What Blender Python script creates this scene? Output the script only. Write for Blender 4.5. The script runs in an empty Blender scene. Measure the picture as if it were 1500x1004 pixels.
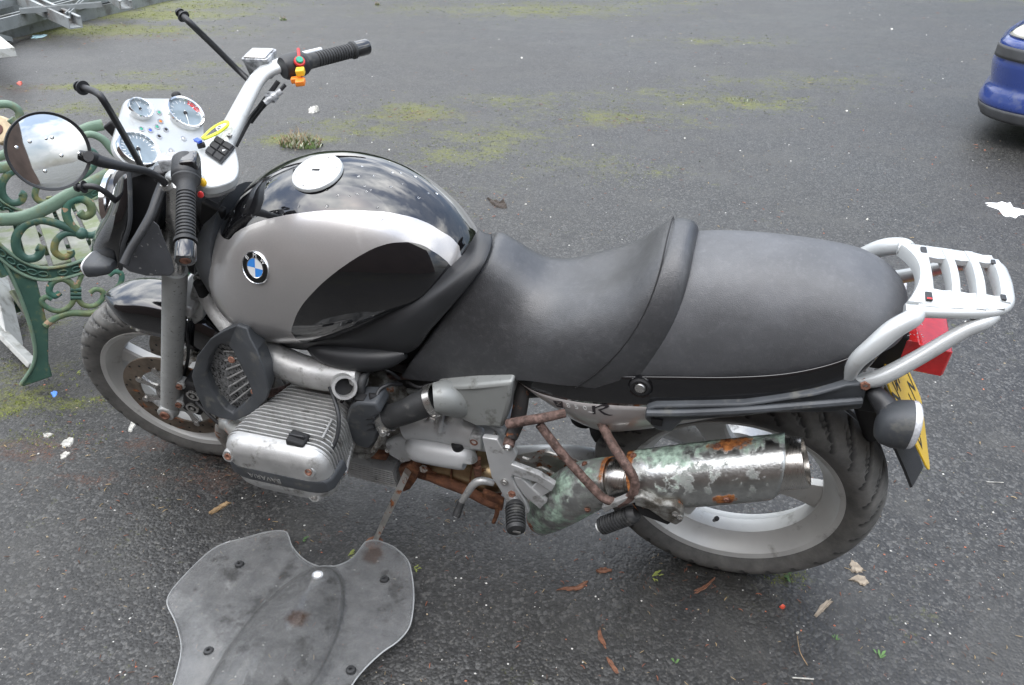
import bpy, bmesh, math, random
from mathutils import Vector, Matrix, noise
from mathutils.bvhtree import BVHTree
random.seed(7)
R_ = math.radians
scene = bpy.context.scene
col = scene.collection

# ------------------------------------------------------------------ camera
CAM = Vector((-0.08988, -1.55859, 1.50081))
CR = Matrix(((0.95735852, -0.14893552, 0.24755378),
             (0.28889419, 0.48701838, -0.82422888),
             (0.00219372, 0.86059939, 0.50927780)))
FPX = 1140.28            # focal length in pixels of a 1500 px wide frame
PW, PH = 1500.0, 1004.0
cam_d = bpy.data.cameras.new('camera')
cam_o = bpy.data.objects.new('camera', cam_d)
col.objects.link(cam_o)
cam_o.matrix_world = Matrix.Translation(CAM) @ CR.to_4x4()
cam_d.sensor_width = 36.0
cam_d.lens = 36.0 * FPX / PW
cam_d.clip_start = 0.05
cam_d.clip_end = 1500
scene.camera = cam_o

# ------------------------------------------------------------------ light
world = bpy.data.worlds.new("World")
scene.world = world
world.use_nodes = True
wn, wl = world.node_tree.nodes, world.node_tree.links
wn.clear()
SUN_EL, SUN_AZ = R_(62), R_(195)      # azimuth clockwise from +Y
sky = wn.new('ShaderNodeTexSky'); sky.sky_type = 'NISHITA'; sky.sun_disc = False
sky.sun_elevation = SUN_EL; sky.sun_rotation = SUN_AZ
sky.air_density = 1.0; sky.dust_density = 1.5; sky.ozone_density = 1.0
tc = wn.new('ShaderNodeTexCoord')
mp = wn.new('ShaderNodeMapping'); mp.inputs['Scale'].default_value = (1.0, 1.0, 2.2)
mp.inputs['Location'].default_value = (0.35, 0.2, 0.1)
nz = wn.new('ShaderNodeTexNoise'); nz.inputs['Scale'].default_value = 1.7
nz.inputs['Detail'].default_value = 6; nz.inputs['Roughness'].default_value = 0.55
cr = wn.new('ShaderNodeValToRGB')
cr.color_ramp.elements[0].position = 0.42; cr.color_ramp.elements[0].color = (0.15, 0.15, 0.15, 1)
cr.color_ramp.elements[1].position = 0.57; cr.color_ramp.elements[1].color = (1, 1, 1, 1)
n2 = wn.new('ShaderNodeTexNoise'); n2.inputs['Scale'].default_value = 3.1; n2.inputs['Detail'].default_value = 5
cr2 = wn.new('ShaderNodeValToRGB')
cr2.color_ramp.elements[0].position = 0.35; cr2.color_ramp.elements[0].color = (7.0, 7.4, 8.0, 1)
cr2.color_ramp.elements[1].position = 0.65; cr2.color_ramp.elements[1].color = (13.5, 13.5, 13.4, 1)
mx = wn.new('ShaderNodeMixRGB')
bg = wn.new('ShaderNodeBackground'); bg.inputs['Strength'].default_value = 0.10
wo = wn.new('ShaderNodeOutputWorld')
wl.new(tc.outputs['Generated'], mp.inputs['Vector'])
wl.new(mp.outputs[0], nz.inputs['Vector']); wl.new(mp.outputs[0], n2.inputs['Vector'])
wl.new(nz.outputs['Fac'], cr.inputs[0]); wl.new(n2.outputs['Fac'], cr2.inputs[0])
wl.new(cr.outputs[0], mx.inputs[0]); wl.new(sky.outputs[0], mx.inputs[1]); wl.new(cr2.outputs[0], mx.inputs[2])
# an overcast sky is about three times brighter overhead than at the horizon
sxyz = wn.new('ShaderNodeSeparateXYZ'); wl.new(tc.outputs['Generated'], sxyz.inputs[0])
grd = wn.new('ShaderNodeMapRange'); grd.inputs['From Min'].default_value = 0.0; grd.inputs['From Max'].default_value = 1.0
grd.inputs['To Min'].default_value = 0.35; grd.inputs['To Max'].default_value = 2.6; wl.new(sxyz.outputs[2], grd.inputs['Value'])
mg_ = wn.new('ShaderNodeMixRGB'); mg_.blend_type = 'MULTIPLY'; mg_.inputs[0].default_value = 1.0
wl.new(mx.outputs[0], mg_.inputs[1]); wl.new(grd.outputs[0], mg_.inputs[2])
wl.new(mg_.outputs[0], bg.inputs['Color']); wl.new(bg.outputs[0], wo.inputs[0])
sd = bpy.data.lights.new('sun', 'SUN'); so = bpy.data.objects.new('sun', sd); col.objects.link(so)
sd.energy = 0.6; sd.angle = R_(60); sd.color = (1.0, 0.96, 0.9)
sdir = Vector((math.sin(SUN_AZ) * math.cos(SUN_EL), math.cos(SUN_AZ) * math.cos(SUN_EL), math.sin(SUN_EL)))
so.rotation_euler = sdir.to_track_quat('Z', 'Y').to_euler()
so.location = (0, 0, 12)
vs = scene.view_settings
vs.view_transform = 'Standard'; vs.look = 'None'; vs.exposure = 0.98; vs.gamma = 1; vs.use_curve_mapping = False

# ------------------------------------------------------------------ frames
LEAN = 0.20716758          # the motorcycle leans on its side stand
STEER = 0.0899114          # and its bars are turned a little to the left
RAKE = R_(27)
LM = Matrix.Rotation(LEAN, 3, 'X'); LMi = LM.transposed()
SA = Vector((-1.614, 0, 0)); SD = Vector((math.sin(RAKE), 0, math.cos(RAKE)))
SM = Matrix.Rotation(STEER, 3, SD); SMi = SM.transposed()
def steer(p): return SA + SM @ (Vector(p) - SA)
def unsteer(p): return SA + SMi @ (Vector(p) - SA)
def ray(px, py): return CR @ Vector(((px - PW / 2) / FPX, -(py - PH / 2) / FPX, -1))
def _ray_local(px, py, front):
    o = LMi @ CAM; d = LMi @ ray(px, py)
    if front:
        o2 = unsteer(o); d = unsteer(o + d) - o2; o = o2
    return o, d
def S(px, py, y, front=False):       # point of the side plane at lateral distance y seen at a pixel
    o, d = _ray_local(px, py, front); return o + d * ((y - o.y) / d.y)
def Z(px, py, z, front=False):       # point at height z above the wheels' base line
    o, d = _ray_local(px, py, front); return o + d * ((z - o.z) / d.z)
def PL(px, py, o0, n, front=False):
    o, d = _ray_local(px, py, front); return o + d * ((Vector(o0) - o).dot(n) / d.dot(n))
def G(px, py, z=0.0):
    d = ray(px, py); return CAM + d * ((z - CAM.z) / d.z)
def W2B(p): return LMi @ Vector(p)

# ------------------------------------------------------------------ mesh builder
def crom(a, b, c, d, t):
    t2, t3 = t * t, t * t * t
    return [0.5 * (2 * q + (r - p) * t + (2 * p - 5 * q + 4 * r - s) * t2 + (3 * q - p - 3 * r + s) * t3) for p, q, r, s in zip(a, b, c, d)]
def smooth_rows(rows, sub):
    rows = [tuple(r) for r in rows]
    if len(rows) < 3: return rows
    out = []
    for i in range(len(rows) - 1):
        a = rows[max(i - 1, 0)]; b = rows[i]; c = rows[i + 1]; d = rows[min(i + 2, len(rows) - 1)]
        for k in range(sub): out.append(tuple(crom(a, b, c, d, k / sub)))
    out.append(rows[-1])
    return out

class MB:
    def __init__(s): s.v = []; s.f = []; s.m = []; s.mi = 0
    def add(s, vs_, fs):
        b = len(s.v); s.v += [Vector(p) for p in vs_]
        for f in fs: s.f.append([b + i for i in f]); s.m.append(s.mi)
        return s
    def loft(s, rings, cap=True, closed=True, wrap=False):
        n = len(rings[0]); vv = [p for r in rings for p in r]; ff = []
        m = len(rings)
        for i in range(m if wrap else m - 1):
            j = (i + 1) % m
            for k in range(n if closed else n - 1):
                l = (k + 1) % n
                ff.append([i * n + k, i * n + l, j * n + l, j * n + k])
        if cap and closed and not wrap:
            ff.append(list(range(n))[::-1]); ff.append([(m - 1) * n + k for k in range(n)])
        return s.add(vv, ff)
    def tube(s, pts, r, n=12, sub=5, flat=1.0, up=(0, 0, 1), cap=True):
        k = len(pts)
        rr = list(r) if isinstance(r, (list, tuple)) else [r] * k
        rows = smooth_rows([tuple(Vector(p)) + (q,) for p, q in zip(pts, rr)], sub) if sub > 1 else [tuple(Vector(p)) + (q,) for p, q in zip(pts, rr)]
        P = [Vector(a[:3]) for a in rows]; rings = []
        side = None
        for i, p in enumerate(P):
            t = (P[min(i + 1, len(P) - 1)] - P[max(i - 1, 0)]).normalized()
            if side is None:
                u = Vector(up)
                if abs(u.dot(t)) > 0.95: u = Vector((1, 0, 0))
                side = t.cross(u).normalized()
            else:
                side = (side - t * side.dot(t)).normalized()
            w = side.cross(t).normalized(); q = max(rows[i][3], 1e-5)
            rings.append([p + side * (q * math.cos(2 * math.pi * j / n)) + w * (q * flat * math.sin(2 * math.pi * j / n)) for j in range(n)])
        return s.loft(rings, cap)
    def lathe(s, prof, o, ax, n=32, closed=False):   # prof: (radius, along)
        o = Vector(o); ax = Vector(ax).normalized()
        u = ax.orthogonal().normalized(); w = ax.cross(u)
        rings = [[o + ax * a + (u * math.cos(2 * math.pi * k / n) + w * math.sin(2 * math.pi * k / n)) * r for k in range(n)] for r, a in prof]
        return s.loft(rings, cap=not closed, wrap=closed)
    def cyl(s, a, b, r, n=16, r2=None, bev=0.0):
        a, b = Vector(a), Vector(b); L = (b - a).length; r2 = r if r2 is None else r2
        pr = [(r, 0), (r2, L)] if not bev else [(r - bev, 0), (r, bev), (r2, L - bev), (r2 - bev, L)]
        return s.lathe(pr, a, b - a, n)
    def ball(s, c, r, n=12, sc=(1, 1, 1)):
        rings = []
        for i in range(1, n // 2 * 2):
            th = math.pi * i / (n // 2 * 2)
            rings.append([Vector(c) + Vector((sc[0] * r * math.sin(th) * math.cos(2 * math.pi * k / n), sc[1] * r * math.sin(th) * math.sin(2 * math.pi * k / n), sc[2] * r * math.cos(th))) for k in range(n)])
        return s.loft(rings)
    def box(s, c, d, rot=None):
        x, y, z = [q / 2 for q in d]
        vv = [Vector((a * x, b * y, e * z)) for a in (-1, 1) for b in (-1, 1) for e in (-1, 1)]
        if rot is not None: vv = [rot @ q for q in vv]
        return s.add([Vector(c) + q for q in vv], [(0, 1, 3, 2), (4, 6, 7, 5), (0, 4, 5, 1), (2, 3, 7, 6), (0, 2, 6, 4), (1, 5, 7, 3)])
    def prism(s, pts, off, top_scale=1.0):
        pts = [Vector(p) for p in pts]; n = len(pts); off = Vector(off)
        c = sum(pts, Vector()) / n
        top = [c + (p - c) * top_scale + off for p in pts]
        ff = [list(range(n))[::-1], [n + k for k in range(n)]] + [[k, (k + 1) % n, n + (k + 1) % n, n + k] for k in range(n)]
        return s.add(pts + top, ff)
    def ring_prism(s, outer, inner, off):        # plate with a hole, same number of points
        off = Vector(off); n = len(outer)
        vv = [Vector(p) for p in outer] + [Vector(p) for p in inner]
        vv += [p + off for p in vv]
        ff = []
        for k in range(n):
            l = (k + 1) % n
            ff += [[k, l, n + l, n + k], [2 * n + k, 3 * n + k, 3 * n + l, 2 * n + l], [k, 2 * n + k, 2 * n + l, l], [n + k, n + l, 3 * n + l, 3 * n + k]]
        return s.add(vv, ff)
    def grid(s, fn, nu, nv):
        vv = [fn(i / nu, j / nv) for i in range(nu + 1) for j in range(nv + 1)]
        return s.add(vv, [[i * (nv + 1) + j, (i + 1) * (nv + 1) + j, (i + 1) * (nv + 1) + j + 1, i * (nv + 1) + j + 1] for i in range(nu) for j in range(nv)])
    def mesh(s, name, mats, front=False, ang=40, fix=True):
        vv = [steer(p) for p in s.v] if front else s.v
        me = bpy.data.meshes.new(name)
        me.from_pydata([tuple(p) for p in vv], [], s.f)
        for m in (mats if isinstance(mats, (list, tuple)) else [mats]): me.materials.append(m)
        if any(s.m):
            me.polygons.foreach_set('material_index', s.m)
        if fix:
            bm = bmesh.new(); bm.from_mesh(me)
            bmesh.ops.recalc_face_normals(bm, faces=bm.faces)
            bm.to_mesh(me); bm.free()
        me.polygons.foreach_set('use_smooth', [True] * len(me.polygons))
        me.set_sharp_from_angle(angle=R_(ang))
        me.update()
        return me
    def build(s, name, mats, parent=None, front=False, bevel=0.0, seg=2, ang=40, label=None, subsurf=0, solid=0, fix=True):
        o = bpy.data.objects.new(name, s.mesh(name, mats, front, ang, fix))
        col.objects.link(o)
        if parent: o.parent = parent
        if label: o['label'] = label
        if subsurf:
            m = o.modifiers.new('sub', 'SUBSURF'); m.levels = m.render_levels = subsurf
        if solid:
            m = o.modifiers.new('solid', 'SOLIDIFY'); m.thickness = solid; m.offset = 0
        if bevel:
            m = o.modifiers.new('bevel', 'BEVEL'); m.width = bevel; m.segments = seg; m.limit_method = 'ANGLE'; m.angle_limit = R_(35); m.harden_normals = False
        return o

def tag(o, label, cat, group=None, kind=None):
    if label: o['label'] = label
    if cat: o['category'] = cat
    if group: o['group'] = group
    if kind: o['kind'] = kind
    return o
def empty(name, loc, rot=(0, 0, 0)):
    o = bpy.data.objects.new(name, None); col.objects.link(o); o.location = loc; o.rotation_euler = rot
    o.empty_display_size = 0.1
    return o
def text_mesh(txt, size, name, mat, M, depth=0.0006, shear=0.0, align='CENTER'):
    cu = bpy.data.curves.new('t', 'FONT'); cu.body = txt; cu.size = size; cu.extrude = depth; cu.shear = shear
    cu.align_x = align; cu.align_y = 'CENTER'; cu.resolution_u = 3
    t = bpy.data.objects.new('t', cu); col.objects.link(t)
    dg = bpy.context.evaluated_depsgraph_get()
    me = bpy.data.meshes.new_from_object(t.evaluated_get(dg))
    bpy.data.objects.remove(t); bpy.data.curves.remove(cu)
    me.name = name; me.transform(M); me.materials.clear(); me.materials.append(mat)
    return me
def mesh_obj(name, me, parent, label=None):
    o = bpy.data.objects.new(name, me); col.objects.link(o); o.parent = parent
    if label: o['label'] = label
    return o
def frame(o, x, n):      # 4x4 with local x, normal n
    n = Vector(n).normalized(); x = Vector(x); x = (x - n * x.dot(n)).normalized(); y = n.cross(x)
    M = Matrix((x, y, n)).transposed().to_4x4(); M.translation = Vector(o); return M

# ------------------------------------------------------------------ materials
class NT:
    def __init__(s, m): s.t = m.node_tree; s.n = s.t.nodes; s.l = s.t.links
    def new(s, ty, **kw):
        n = s.n.new(ty)
        for k, v in kw.items(): setattr(n, k, v)
        return n
    def link(s, a, b): s.l.new(a, b)
    def noise(s, vec, scale, detail=4, rough=0.55, dist=0.0):
        n = s.new('ShaderNodeTexNoise'); n.inputs['Scale'].default_value = scale; n.inputs['Detail'].default_value = detail
        n.inputs['Roughness'].default_value = rough; n.inputs['Distortion'].default_value = dist
        s.link(vec, n.inputs['Vector']); return n.outputs['Fac']
    def ramp(s, fac, a, b, ca=(0, 0, 0, 1), cb=(1, 1, 1, 1)):
        r = s.new('ShaderNodeValToRGB'); e = r.color_ramp.elements
        e[0].position = a; e[1].position = b; e[0].color = ca if len(ca) == 4 else tuple(ca) + (1,); e[1].color = cb if len(cb) == 4 else tuple(cb) + (1,)
        s.link(fac, r.inputs[0]); return r.outputs[0]
    def mix(s, fac, a, b, mode='MIX'):
        m = s.new('ShaderNodeMixRGB'); m.blend_type = mode
        for i, q in ((0, fac), (1, a), (2, b)):
            if isinstance(q, (int, float)): m.inputs[i].default_value = q if i == 0 else (q, q, q, 1)
            elif isinstance(q, (tuple, list)): m.inputs[i].default_value = tuple(q)[:3] + (1,)
            else: s.link(q, m.inputs[i])
        return m.outputs[0]
    def math(s, op, a, b=0.0, clamp=False):
        m = s.new('ShaderNodeMath'); m.operation = op; m.use_clamp = clamp
        for i, q in ((0, a), (1, b)):
            if isinstance(q, (int, float)): m.inputs[i].default_value = q
            else: s.link(q, m.inputs[i])
        return m.outputs[0]
    def bump(s, h, strength, dist, normal=None):
        b = s.new('ShaderNodeBump'); b.inputs['Strength'].default_value = strength; b.inputs['Distance'].default_value = dist
        s.link(h, b.inputs['Height'])
        if normal is not None: s.link(normal, b.inputs['Normal'])
        return b.outputs[0]

def pm(name, colr, rough=0.5, metal=0.0, coat=0.0, var=0.12, vscale=8, bump=0.0, bscale=200, dirt=None, rust=None, spec=None, rvar=0.08, speck=None, aniso=None):
    """dirt=(colour, amount, scale); rust=(amount, scale); speck=(colour, amount, scale)"""
    m = bpy.data.materials.new(name); m.use_nodes = True
    t = NT(m); b = t.n['Principled BSDF']
    tcn = t.new('ShaderNodeTexCoord'); vec = tcn.outputs['Object']
    n1 = t.noise(vec, vscale, 5)
    c = t.mix(t.ramp(n1, 0.3, 0.7), tuple(q * (1 - var) for q in colr), tuple(min(1, q * (1 + var)) for q in colr))
    r = t.math('ADD', rough - rvar / 2, t.math('MULTIPLY', t.noise(vec, vscale * 2.3, 5), rvar))
    mt = None
    if dirt:
        dn = t.ramp(t.noise(vec, dirt[2], 8, 0.65), 0.62 - dirt[1] * 0.5, 0.72 - dirt[1] * 0.3)
        c = t.mix(dn, c, dirt[0]); r = t.math('ADD', r, t.math('MULTIPLY', dn, 0.25), True)
    hgt = None
    if rust:
        rn = t.ramp(t.noise(vec, rust[1], 9, 0.7, 0.3), 0.66 - rust[0] * 0.4, 0.72 - rust[0] * 0.4)
        rc = t.ramp(t.noise(vec, rust[1] * 4, 6, 0.7), 0.35, 0.65, (0.10, 0.032, 0.012, 1), (0.36, 0.13, 0.045, 1))
        c = t.mix(rn, c, rc); r = t.mix(rn, r, 0.9)
        if metal: mt = t.math('MULTIPLY', t.math('SUBTRACT', 1.0, rn), metal)
        hgt = t.math('MULTIPLY', rn, t.noise(vec, 300, 4))
    if speck:
        sn = t.ramp(t.noise(vec, speck[2], 2, 0.5), 0.70 - speck[1] * 0.3, 0.72 - speck[1] * 0.3)
        c = t.mix(sn, c, speck[0])
    t.link(c, b.inputs['Base Color']); t.link(r, b.inputs['Roughness'])
    if mt is not None: t.link(mt, b.inputs['Metallic'])
    else: b.inputs['Metallic'].default_value = metal
    if coat: b.inputs['Coat Weight'].default_value = coat; b.inputs['Coat Roughness'].default_value = 0.04
    if spec is not None: b.inputs['Specular IOR Level'].default_value = spec
    nrm = None
    if bump: nrm = t.bump(t.noise(vec, bscale, 6, 0.6), bump, 0.002)
    if hgt is not None: nrm = t.bump(hgt, 0.6, 0.003, nrm)
    if nrm is not None: t.link(nrm, b.inputs['Normal'])
    return m

M = {}
M['black_plastic'] = pm('black_plastic', (0.022, 0.023, 0.025), 0.42, var=0.25, bump=0.15, bscale=500, rvar=0.15)
M['grey_plastic'] = pm('grey_plastic', (0.055, 0.060, 0.066), 0.52, var=0.25, vscale=14, bump=0.12, bscale=600, rvar=0.2, dirt=((0.12, 0.12, 0.11), 0.12, 25))
M['black_gloss'] = pm('black_gloss', (0.006, 0.006, 0.007), 0.12, coat=1.0, rvar=0.05)
M['dark'] = pm('dark', (0.012, 0.012, 0.013), 0.7)
M['rubber'] = pm('rubber', (0.028, 0.029, 0.030), 0.55, var=0.3, vscale=20, bump=0.2, bscale=300, dirt=((0.09, 0.09, 0.085), 0.1, 30))
M['tyre'] = pm('tyre', (0.040, 0.040, 0.039), 0.62, var=0.35, vscale=16, bump=0.25, bscale=180, dirt=((0.13, 0.125, 0.11), 0.25, 22), rvar=0.25)
M['silver'] = pm('silver', (0.62, 0.63, 0.63), 0.48, metal=0.35, var=0.06, vscale=20, bump=0.05, bscale=400, dirt=((0.24, 0.235, 0.22), 0.10, 18))
M['wheel_silver'] = pm('wheel_silver', (0.54, 0.54, 0.52), 0.42, metal=0.25, var=0.10, vscale=9, dirt=((0.30, 0.29, 0.27), 0.10, 14), rvar=0.15)
M['rack'] = pm('rack_paint', (0.50, 0.52, 0.52), 0.36, metal=0.25, coat=0.3, var=0.04, vscale=12, dirt=((0.4, 0.4, 0.38), 0.05, 16))
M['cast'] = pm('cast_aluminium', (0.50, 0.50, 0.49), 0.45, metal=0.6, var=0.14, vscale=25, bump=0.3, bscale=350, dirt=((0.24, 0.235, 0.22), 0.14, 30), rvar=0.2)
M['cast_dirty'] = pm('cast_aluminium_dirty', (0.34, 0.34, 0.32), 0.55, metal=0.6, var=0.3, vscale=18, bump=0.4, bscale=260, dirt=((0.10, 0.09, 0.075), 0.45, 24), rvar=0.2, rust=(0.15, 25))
M['fork'] = pm('fork_grey', (0.44, 0.45, 0.44), 0.5, metal=0.35, var=0.08, vscale=40, bump=0.2, bscale=500, speck=((0.22, 0.22, 0.2), 0.15, 180))
M['chrome'] = pm('chrome', (0.8, 0.8, 0.8), 0.12, metal=1.0, var=0.05, rvar=0.1)
M['steel'] = pm('steel', (0.55, 0.54, 0.52), 0.28, metal=0.95, var=0.12, vscale=30, rvar=0.15, bump=0.08, bscale=300)
M['steel_rusty'] = pm('steel_rusty', (0.52, 0.51, 0.48), 0.38, metal=0.8, var=0.2, rust=(0.34, 22), vscale=30)
M['disc'] = pm('brake_disc', (0.16, 0.13, 0.10), 0.5, metal=0.5, var=0.4, vscale=30, rust=(0.18, 18), bump=0.2)
M['rust'] = pm('rust', (0.13, 0.055, 0.03), 0.9, var=0.5, vscale=45, bump=0.8, bscale=160, dirt=((0.27, 0.12, 0.06), 0.25, 35))
M['rust_tube'] = pm('rusty_tube', (0.075, 0.045, 0.036), 0.7, var=0.45, vscale=70, bump=0.9, bscale=220, dirt=((0.20, 0.13, 0.11), 0.36, 80), rvar=0.3)
M['tube_black'] = pm('worn_black_tube', (0.03, 0.028, 0.027), 0.6, var=0.3, rust=(0.22, 35), bump=0.3)
M['bolt_rust'] = pm('rusty_bolt', (0.22, 0.105, 0.07), 0.8, var=0.4, vscale=90, bump=0.5, bscale=300)
M['brass'] = pm('oily_brass', (0.40, 0.30, 0.18), 0.3, metal=0.9, var=0.35, vscale=25, rust=(0.18, 25))
M['grey_paint'] = pm('airbox_grey', (0.26, 0.27, 0.26), 0.42, metal=0.25, var=0.08, dirt=((0.13, 0.13, 0.12), 0.10, 25))
M['red_lens'] = pm('red_lens', (0.70, 0.018, 0.02), 0.15, coat=0.8, var=0.15, vscale=60)
M['red'] = pm('red_plastic', (0.6, 0.03, 0.03), 0.4)
M['green'] = pm('green_plastic', (0.02, 0.35, 0.22), 0.4)
M['blue'] = pm('blue_plastic', (0.05, 0.12, 0.6), 0.4)
M['blue_enamel'] = pm('blue_enamel', (0.05, 0.27, 0.75), 0.2, coat=0.8)
M['yellow'] = pm('yellow_plastic', (0.85, 0.52, 0.03), 0.4)
M['orange'] = pm('orange_plastic', (0.85, 0.24, 0.03), 0.4)
M['white'] = pm('white_plastic', (0.78, 0.79, 0.78), 0.4, var=0.04)
M['plate_yellow'] = pm('plate_yellow', (0.82, 0.53, 0.03), 0.3, var=0.05, coat=0.4)
M['plate_black'] = pm('plate_black', (0.02, 0.02, 0.02), 0.5)
M['dial'] = pm('dial_face', (0.22, 0.27, 0.30), 0.10, coat=1.0, var=0.15, vscale=30)
M['lens_clear'] = pm('clear_lens', (0.62, 0.63, 0.65), 0.12, coat=1.0, var=0.2, vscale=160)
M['clear_dirty'] = pm('reservoir_plastic', (0.32, 0.33, 0.34), 0.2, coat=0.8, var=0.9, vscale=70)
M['strap'] = pm('yellow_strap', (0.72, 0.80, 0.06), 0.5)
M['print'] = pm('print', (0.03, 0.025, 0.03), 0.4)

def m_mirror():
    m = bpy.data.materials.new('mirror_glass'); m.use_nodes = True; t = NT(m); b = t.n['Principled BSDF']
    v = t.new('ShaderNodeTexCoord').outputs['Object']
    b.inputs['Metallic'].default_value = 1; b.inputs['Base Color'].default_value = (0.86, 0.87, 0.86, 1)
    vo = t.new('ShaderNodeTexVoronoi'); vo.inputs['Scale'].default_value = 45; t.link(v, vo.inputs['Vector'])
    d = t.ramp(vo.outputs['Distance'], 0.06, 0.13, (1, 1, 1, 1), (0, 0, 0, 1))
    t.link(t.math('ADD', 0.03, t.math('MULTIPLY', d, 0.25)), b.inputs['Roughness'])
    t.link(t.bump(d, 0.6, 0.003), b.inputs['Normal'])
    return m
M['mirror'] = m_mirror()

def m_tyre():
    m = bpy.data.materials.new('tyre_rubber'); m.use_nodes = True; t = NT(m); b = t.n['Principled BSDF']
    v = t.new('ShaderNodeTexCoord').outputs['Object']
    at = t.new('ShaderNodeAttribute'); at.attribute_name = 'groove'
    c = t.mix(t.ramp(t.noise(v, 18, 7, 0.7), 0.35, 0.7), (0.085, 0.085, 0.081), (0.175, 0.17, 0.16))
    c = t.mix(t.math('MULTIPLY', t.ramp(t.noise(v, 90, 5, 0.7), 0.5, 0.7), 0.5), c, (0.12, 0.115, 0.10))
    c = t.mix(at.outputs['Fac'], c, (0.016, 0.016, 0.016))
    t.link(c, b.inputs['Base Color'])
    t.link(t.math('ADD', 0.5, t.math('MULTIPLY', t.noise(v, 12, 5), 0.3)), b.inputs['Roughness'])
    t.link(t.bump(t.noise(v, 260, 5), 0.25, 0.002), b.inputs['Normal'])
    return m
M['bike_tyre'] = m_tyre()

def m_seat(name='seat_vinyl', k=1.0, dr=0.0):
    m = bpy.data.materials.new(name); m.use_nodes = True; t = NT(m); b = t.n['Principled BSDF']
    v = t.new('ShaderNodeTexCoord').outputs['Object']
    c = t.mix(t.ramp(t.noise(v, 7, 6), 0.35, 0.7), (0.030 * k, 0.031 * k, 0.033 * k), (0.050 * k, 0.052 * k, 0.056 * k))
    c = t.mix(t.math('MULTIPLY', t.ramp(t.noise(v, 75, 7, 0.8), 0.50, 0.75), 0.55), c, (0.10 * k ** .5, 0.10 * k ** .5, 0.105 * k ** .5))
    t.link(c, b.inputs['Base Color'])
    t.link(t.math('ADD', 0.30 + dr, t.math('MULTIPLY', t.noise(v, 30, 6), 0.16)), b.inputs['Roughness'])
    b.inputs['Specular IOR Level'].default_value = 0.8
    vo = t.new('ShaderNodeTexVoronoi'); vo.inputs['Scale'].default_value = 650; t.link(v, vo.inputs['Vector'])
    n1 = t.bump(vo.outputs['Distance'], 0.35, 0.001)
    t.link(t.bump(t.noise(v, 9, 3), 0.25, 0.012, n1), b.inputs['Normal'])
    return m
M['seat'] = m_seat()
M['pillion'] = m_seat('pillion_vinyl', 1.9, 0.12)

def m_patina():      # heat shield: bare steel, verdigris blotches, rust at edges
    m = bpy.data.materials.new('shield_patina'); m.use_nodes = True; t = NT(m); b = t.n['Principled BSDF']
    v = t.new('ShaderNodeTexCoord').outputs['Object']
    base = t.mix(t.ramp(t.noise(v, 40, 5, 0.6), 0.3, 0.7), (0.42, 0.43, 0.42), (0.70, 0.71, 0.69))
    at = t.new('ShaderNodeAttribute'); at.attribute_name = 'wear'; w = t.new('ShaderNodeSeparateColor'); t.link(at.outputs['Color'], w.inputs[0])
    gm = t.ramp(t.math('ADD', t.noise(v, 20, 9, 0.62), t.math('MULTIPLY', w.outputs[0], 0.30)), 0.64, 0.74)
    gc = t.mix(t.ramp(t.noise(v, 90, 5), 0.35, 0.65), (0.20, 0.27, 0.22), (0.50, 0.66, 0.54))
    dk = t.ramp(t.math('ADD', t.noise(v, 26, 8, 0.62), t.math('MULTIPLY', w.outputs[0], 0.15)), 0.58, 0.64)
    c = t.mix(t.math('MULTIPLY', dk, 0.7), base, (0.15, 0.17, 0.15)); c = t.mix(gm, c, gc)
    rm = t.ramp(t.math('ADD', t.noise(v, 40, 8, 0.7), t.math('MULTIPLY', w.outputs[1], 0.60)), 0.73, 0.84)
    rc = t.mix(t.ramp(t.noise(v, 110, 5), 0.35, 0.65), (0.16, 0.05, 0.02), (0.62, 0.24, 0.07))
    c = t.mix(rm, c, rc)
    t.link(c, b.inputs['Base Color'])
    al = t.math('MAXIMUM', t.math('MAXIMUM', gm, rm), t.math('MULTIPLY', dk, 0.7))
    t.link(t.math('SUBTRACT', 1.0, al, True), b.inputs['Metallic'])
    t.link(t.math('ADD', 0.30, t.math('MULTIPLY', al, 0.4)), b.inputs['Roughness'])
    t.link(t.bump(t.math('ADD', t.noise(v, 200, 5), al), 0.25, 0.002), b.inputs['Normal'])
    return m
M['patina'] = m_patina()
def m_brushed():
    m = bpy.data.materials.new('brushed_steel'); m.use_nodes = True; t = NT(m); b = t.n['Principled BSDF']
    v = t.new('ShaderNodeTexCoord').outputs['Object']
    b.inputs['Metallic'].default_value = 1
    t.link(t.mix(t.noise(v, 30, 4), (0.48, 0.46, 0.43), (0.70, 0.68, 0.65)), b.inputs['Base Color'])
    mp_ = t.new('ShaderNodeMapping'); mp_.inputs['Scale'].default_value = (900, 40, 40); mp_.inputs['Rotation'].default_value = (0, R_(20), 0)
    t.link(v, mp_.inputs['Vector']); n = t.noise(mp_.outputs[0], 1, 3)
    t.link(t.math('ADD', 0.18, t.math('MULTIPLY', n, 0.22)), b.inputs['Roughness'])
    t.link(t.bump(n, 0.08, 0.001), b.inputs['Normal'])
    return m
M['brushed'] = m_brushed()
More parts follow.
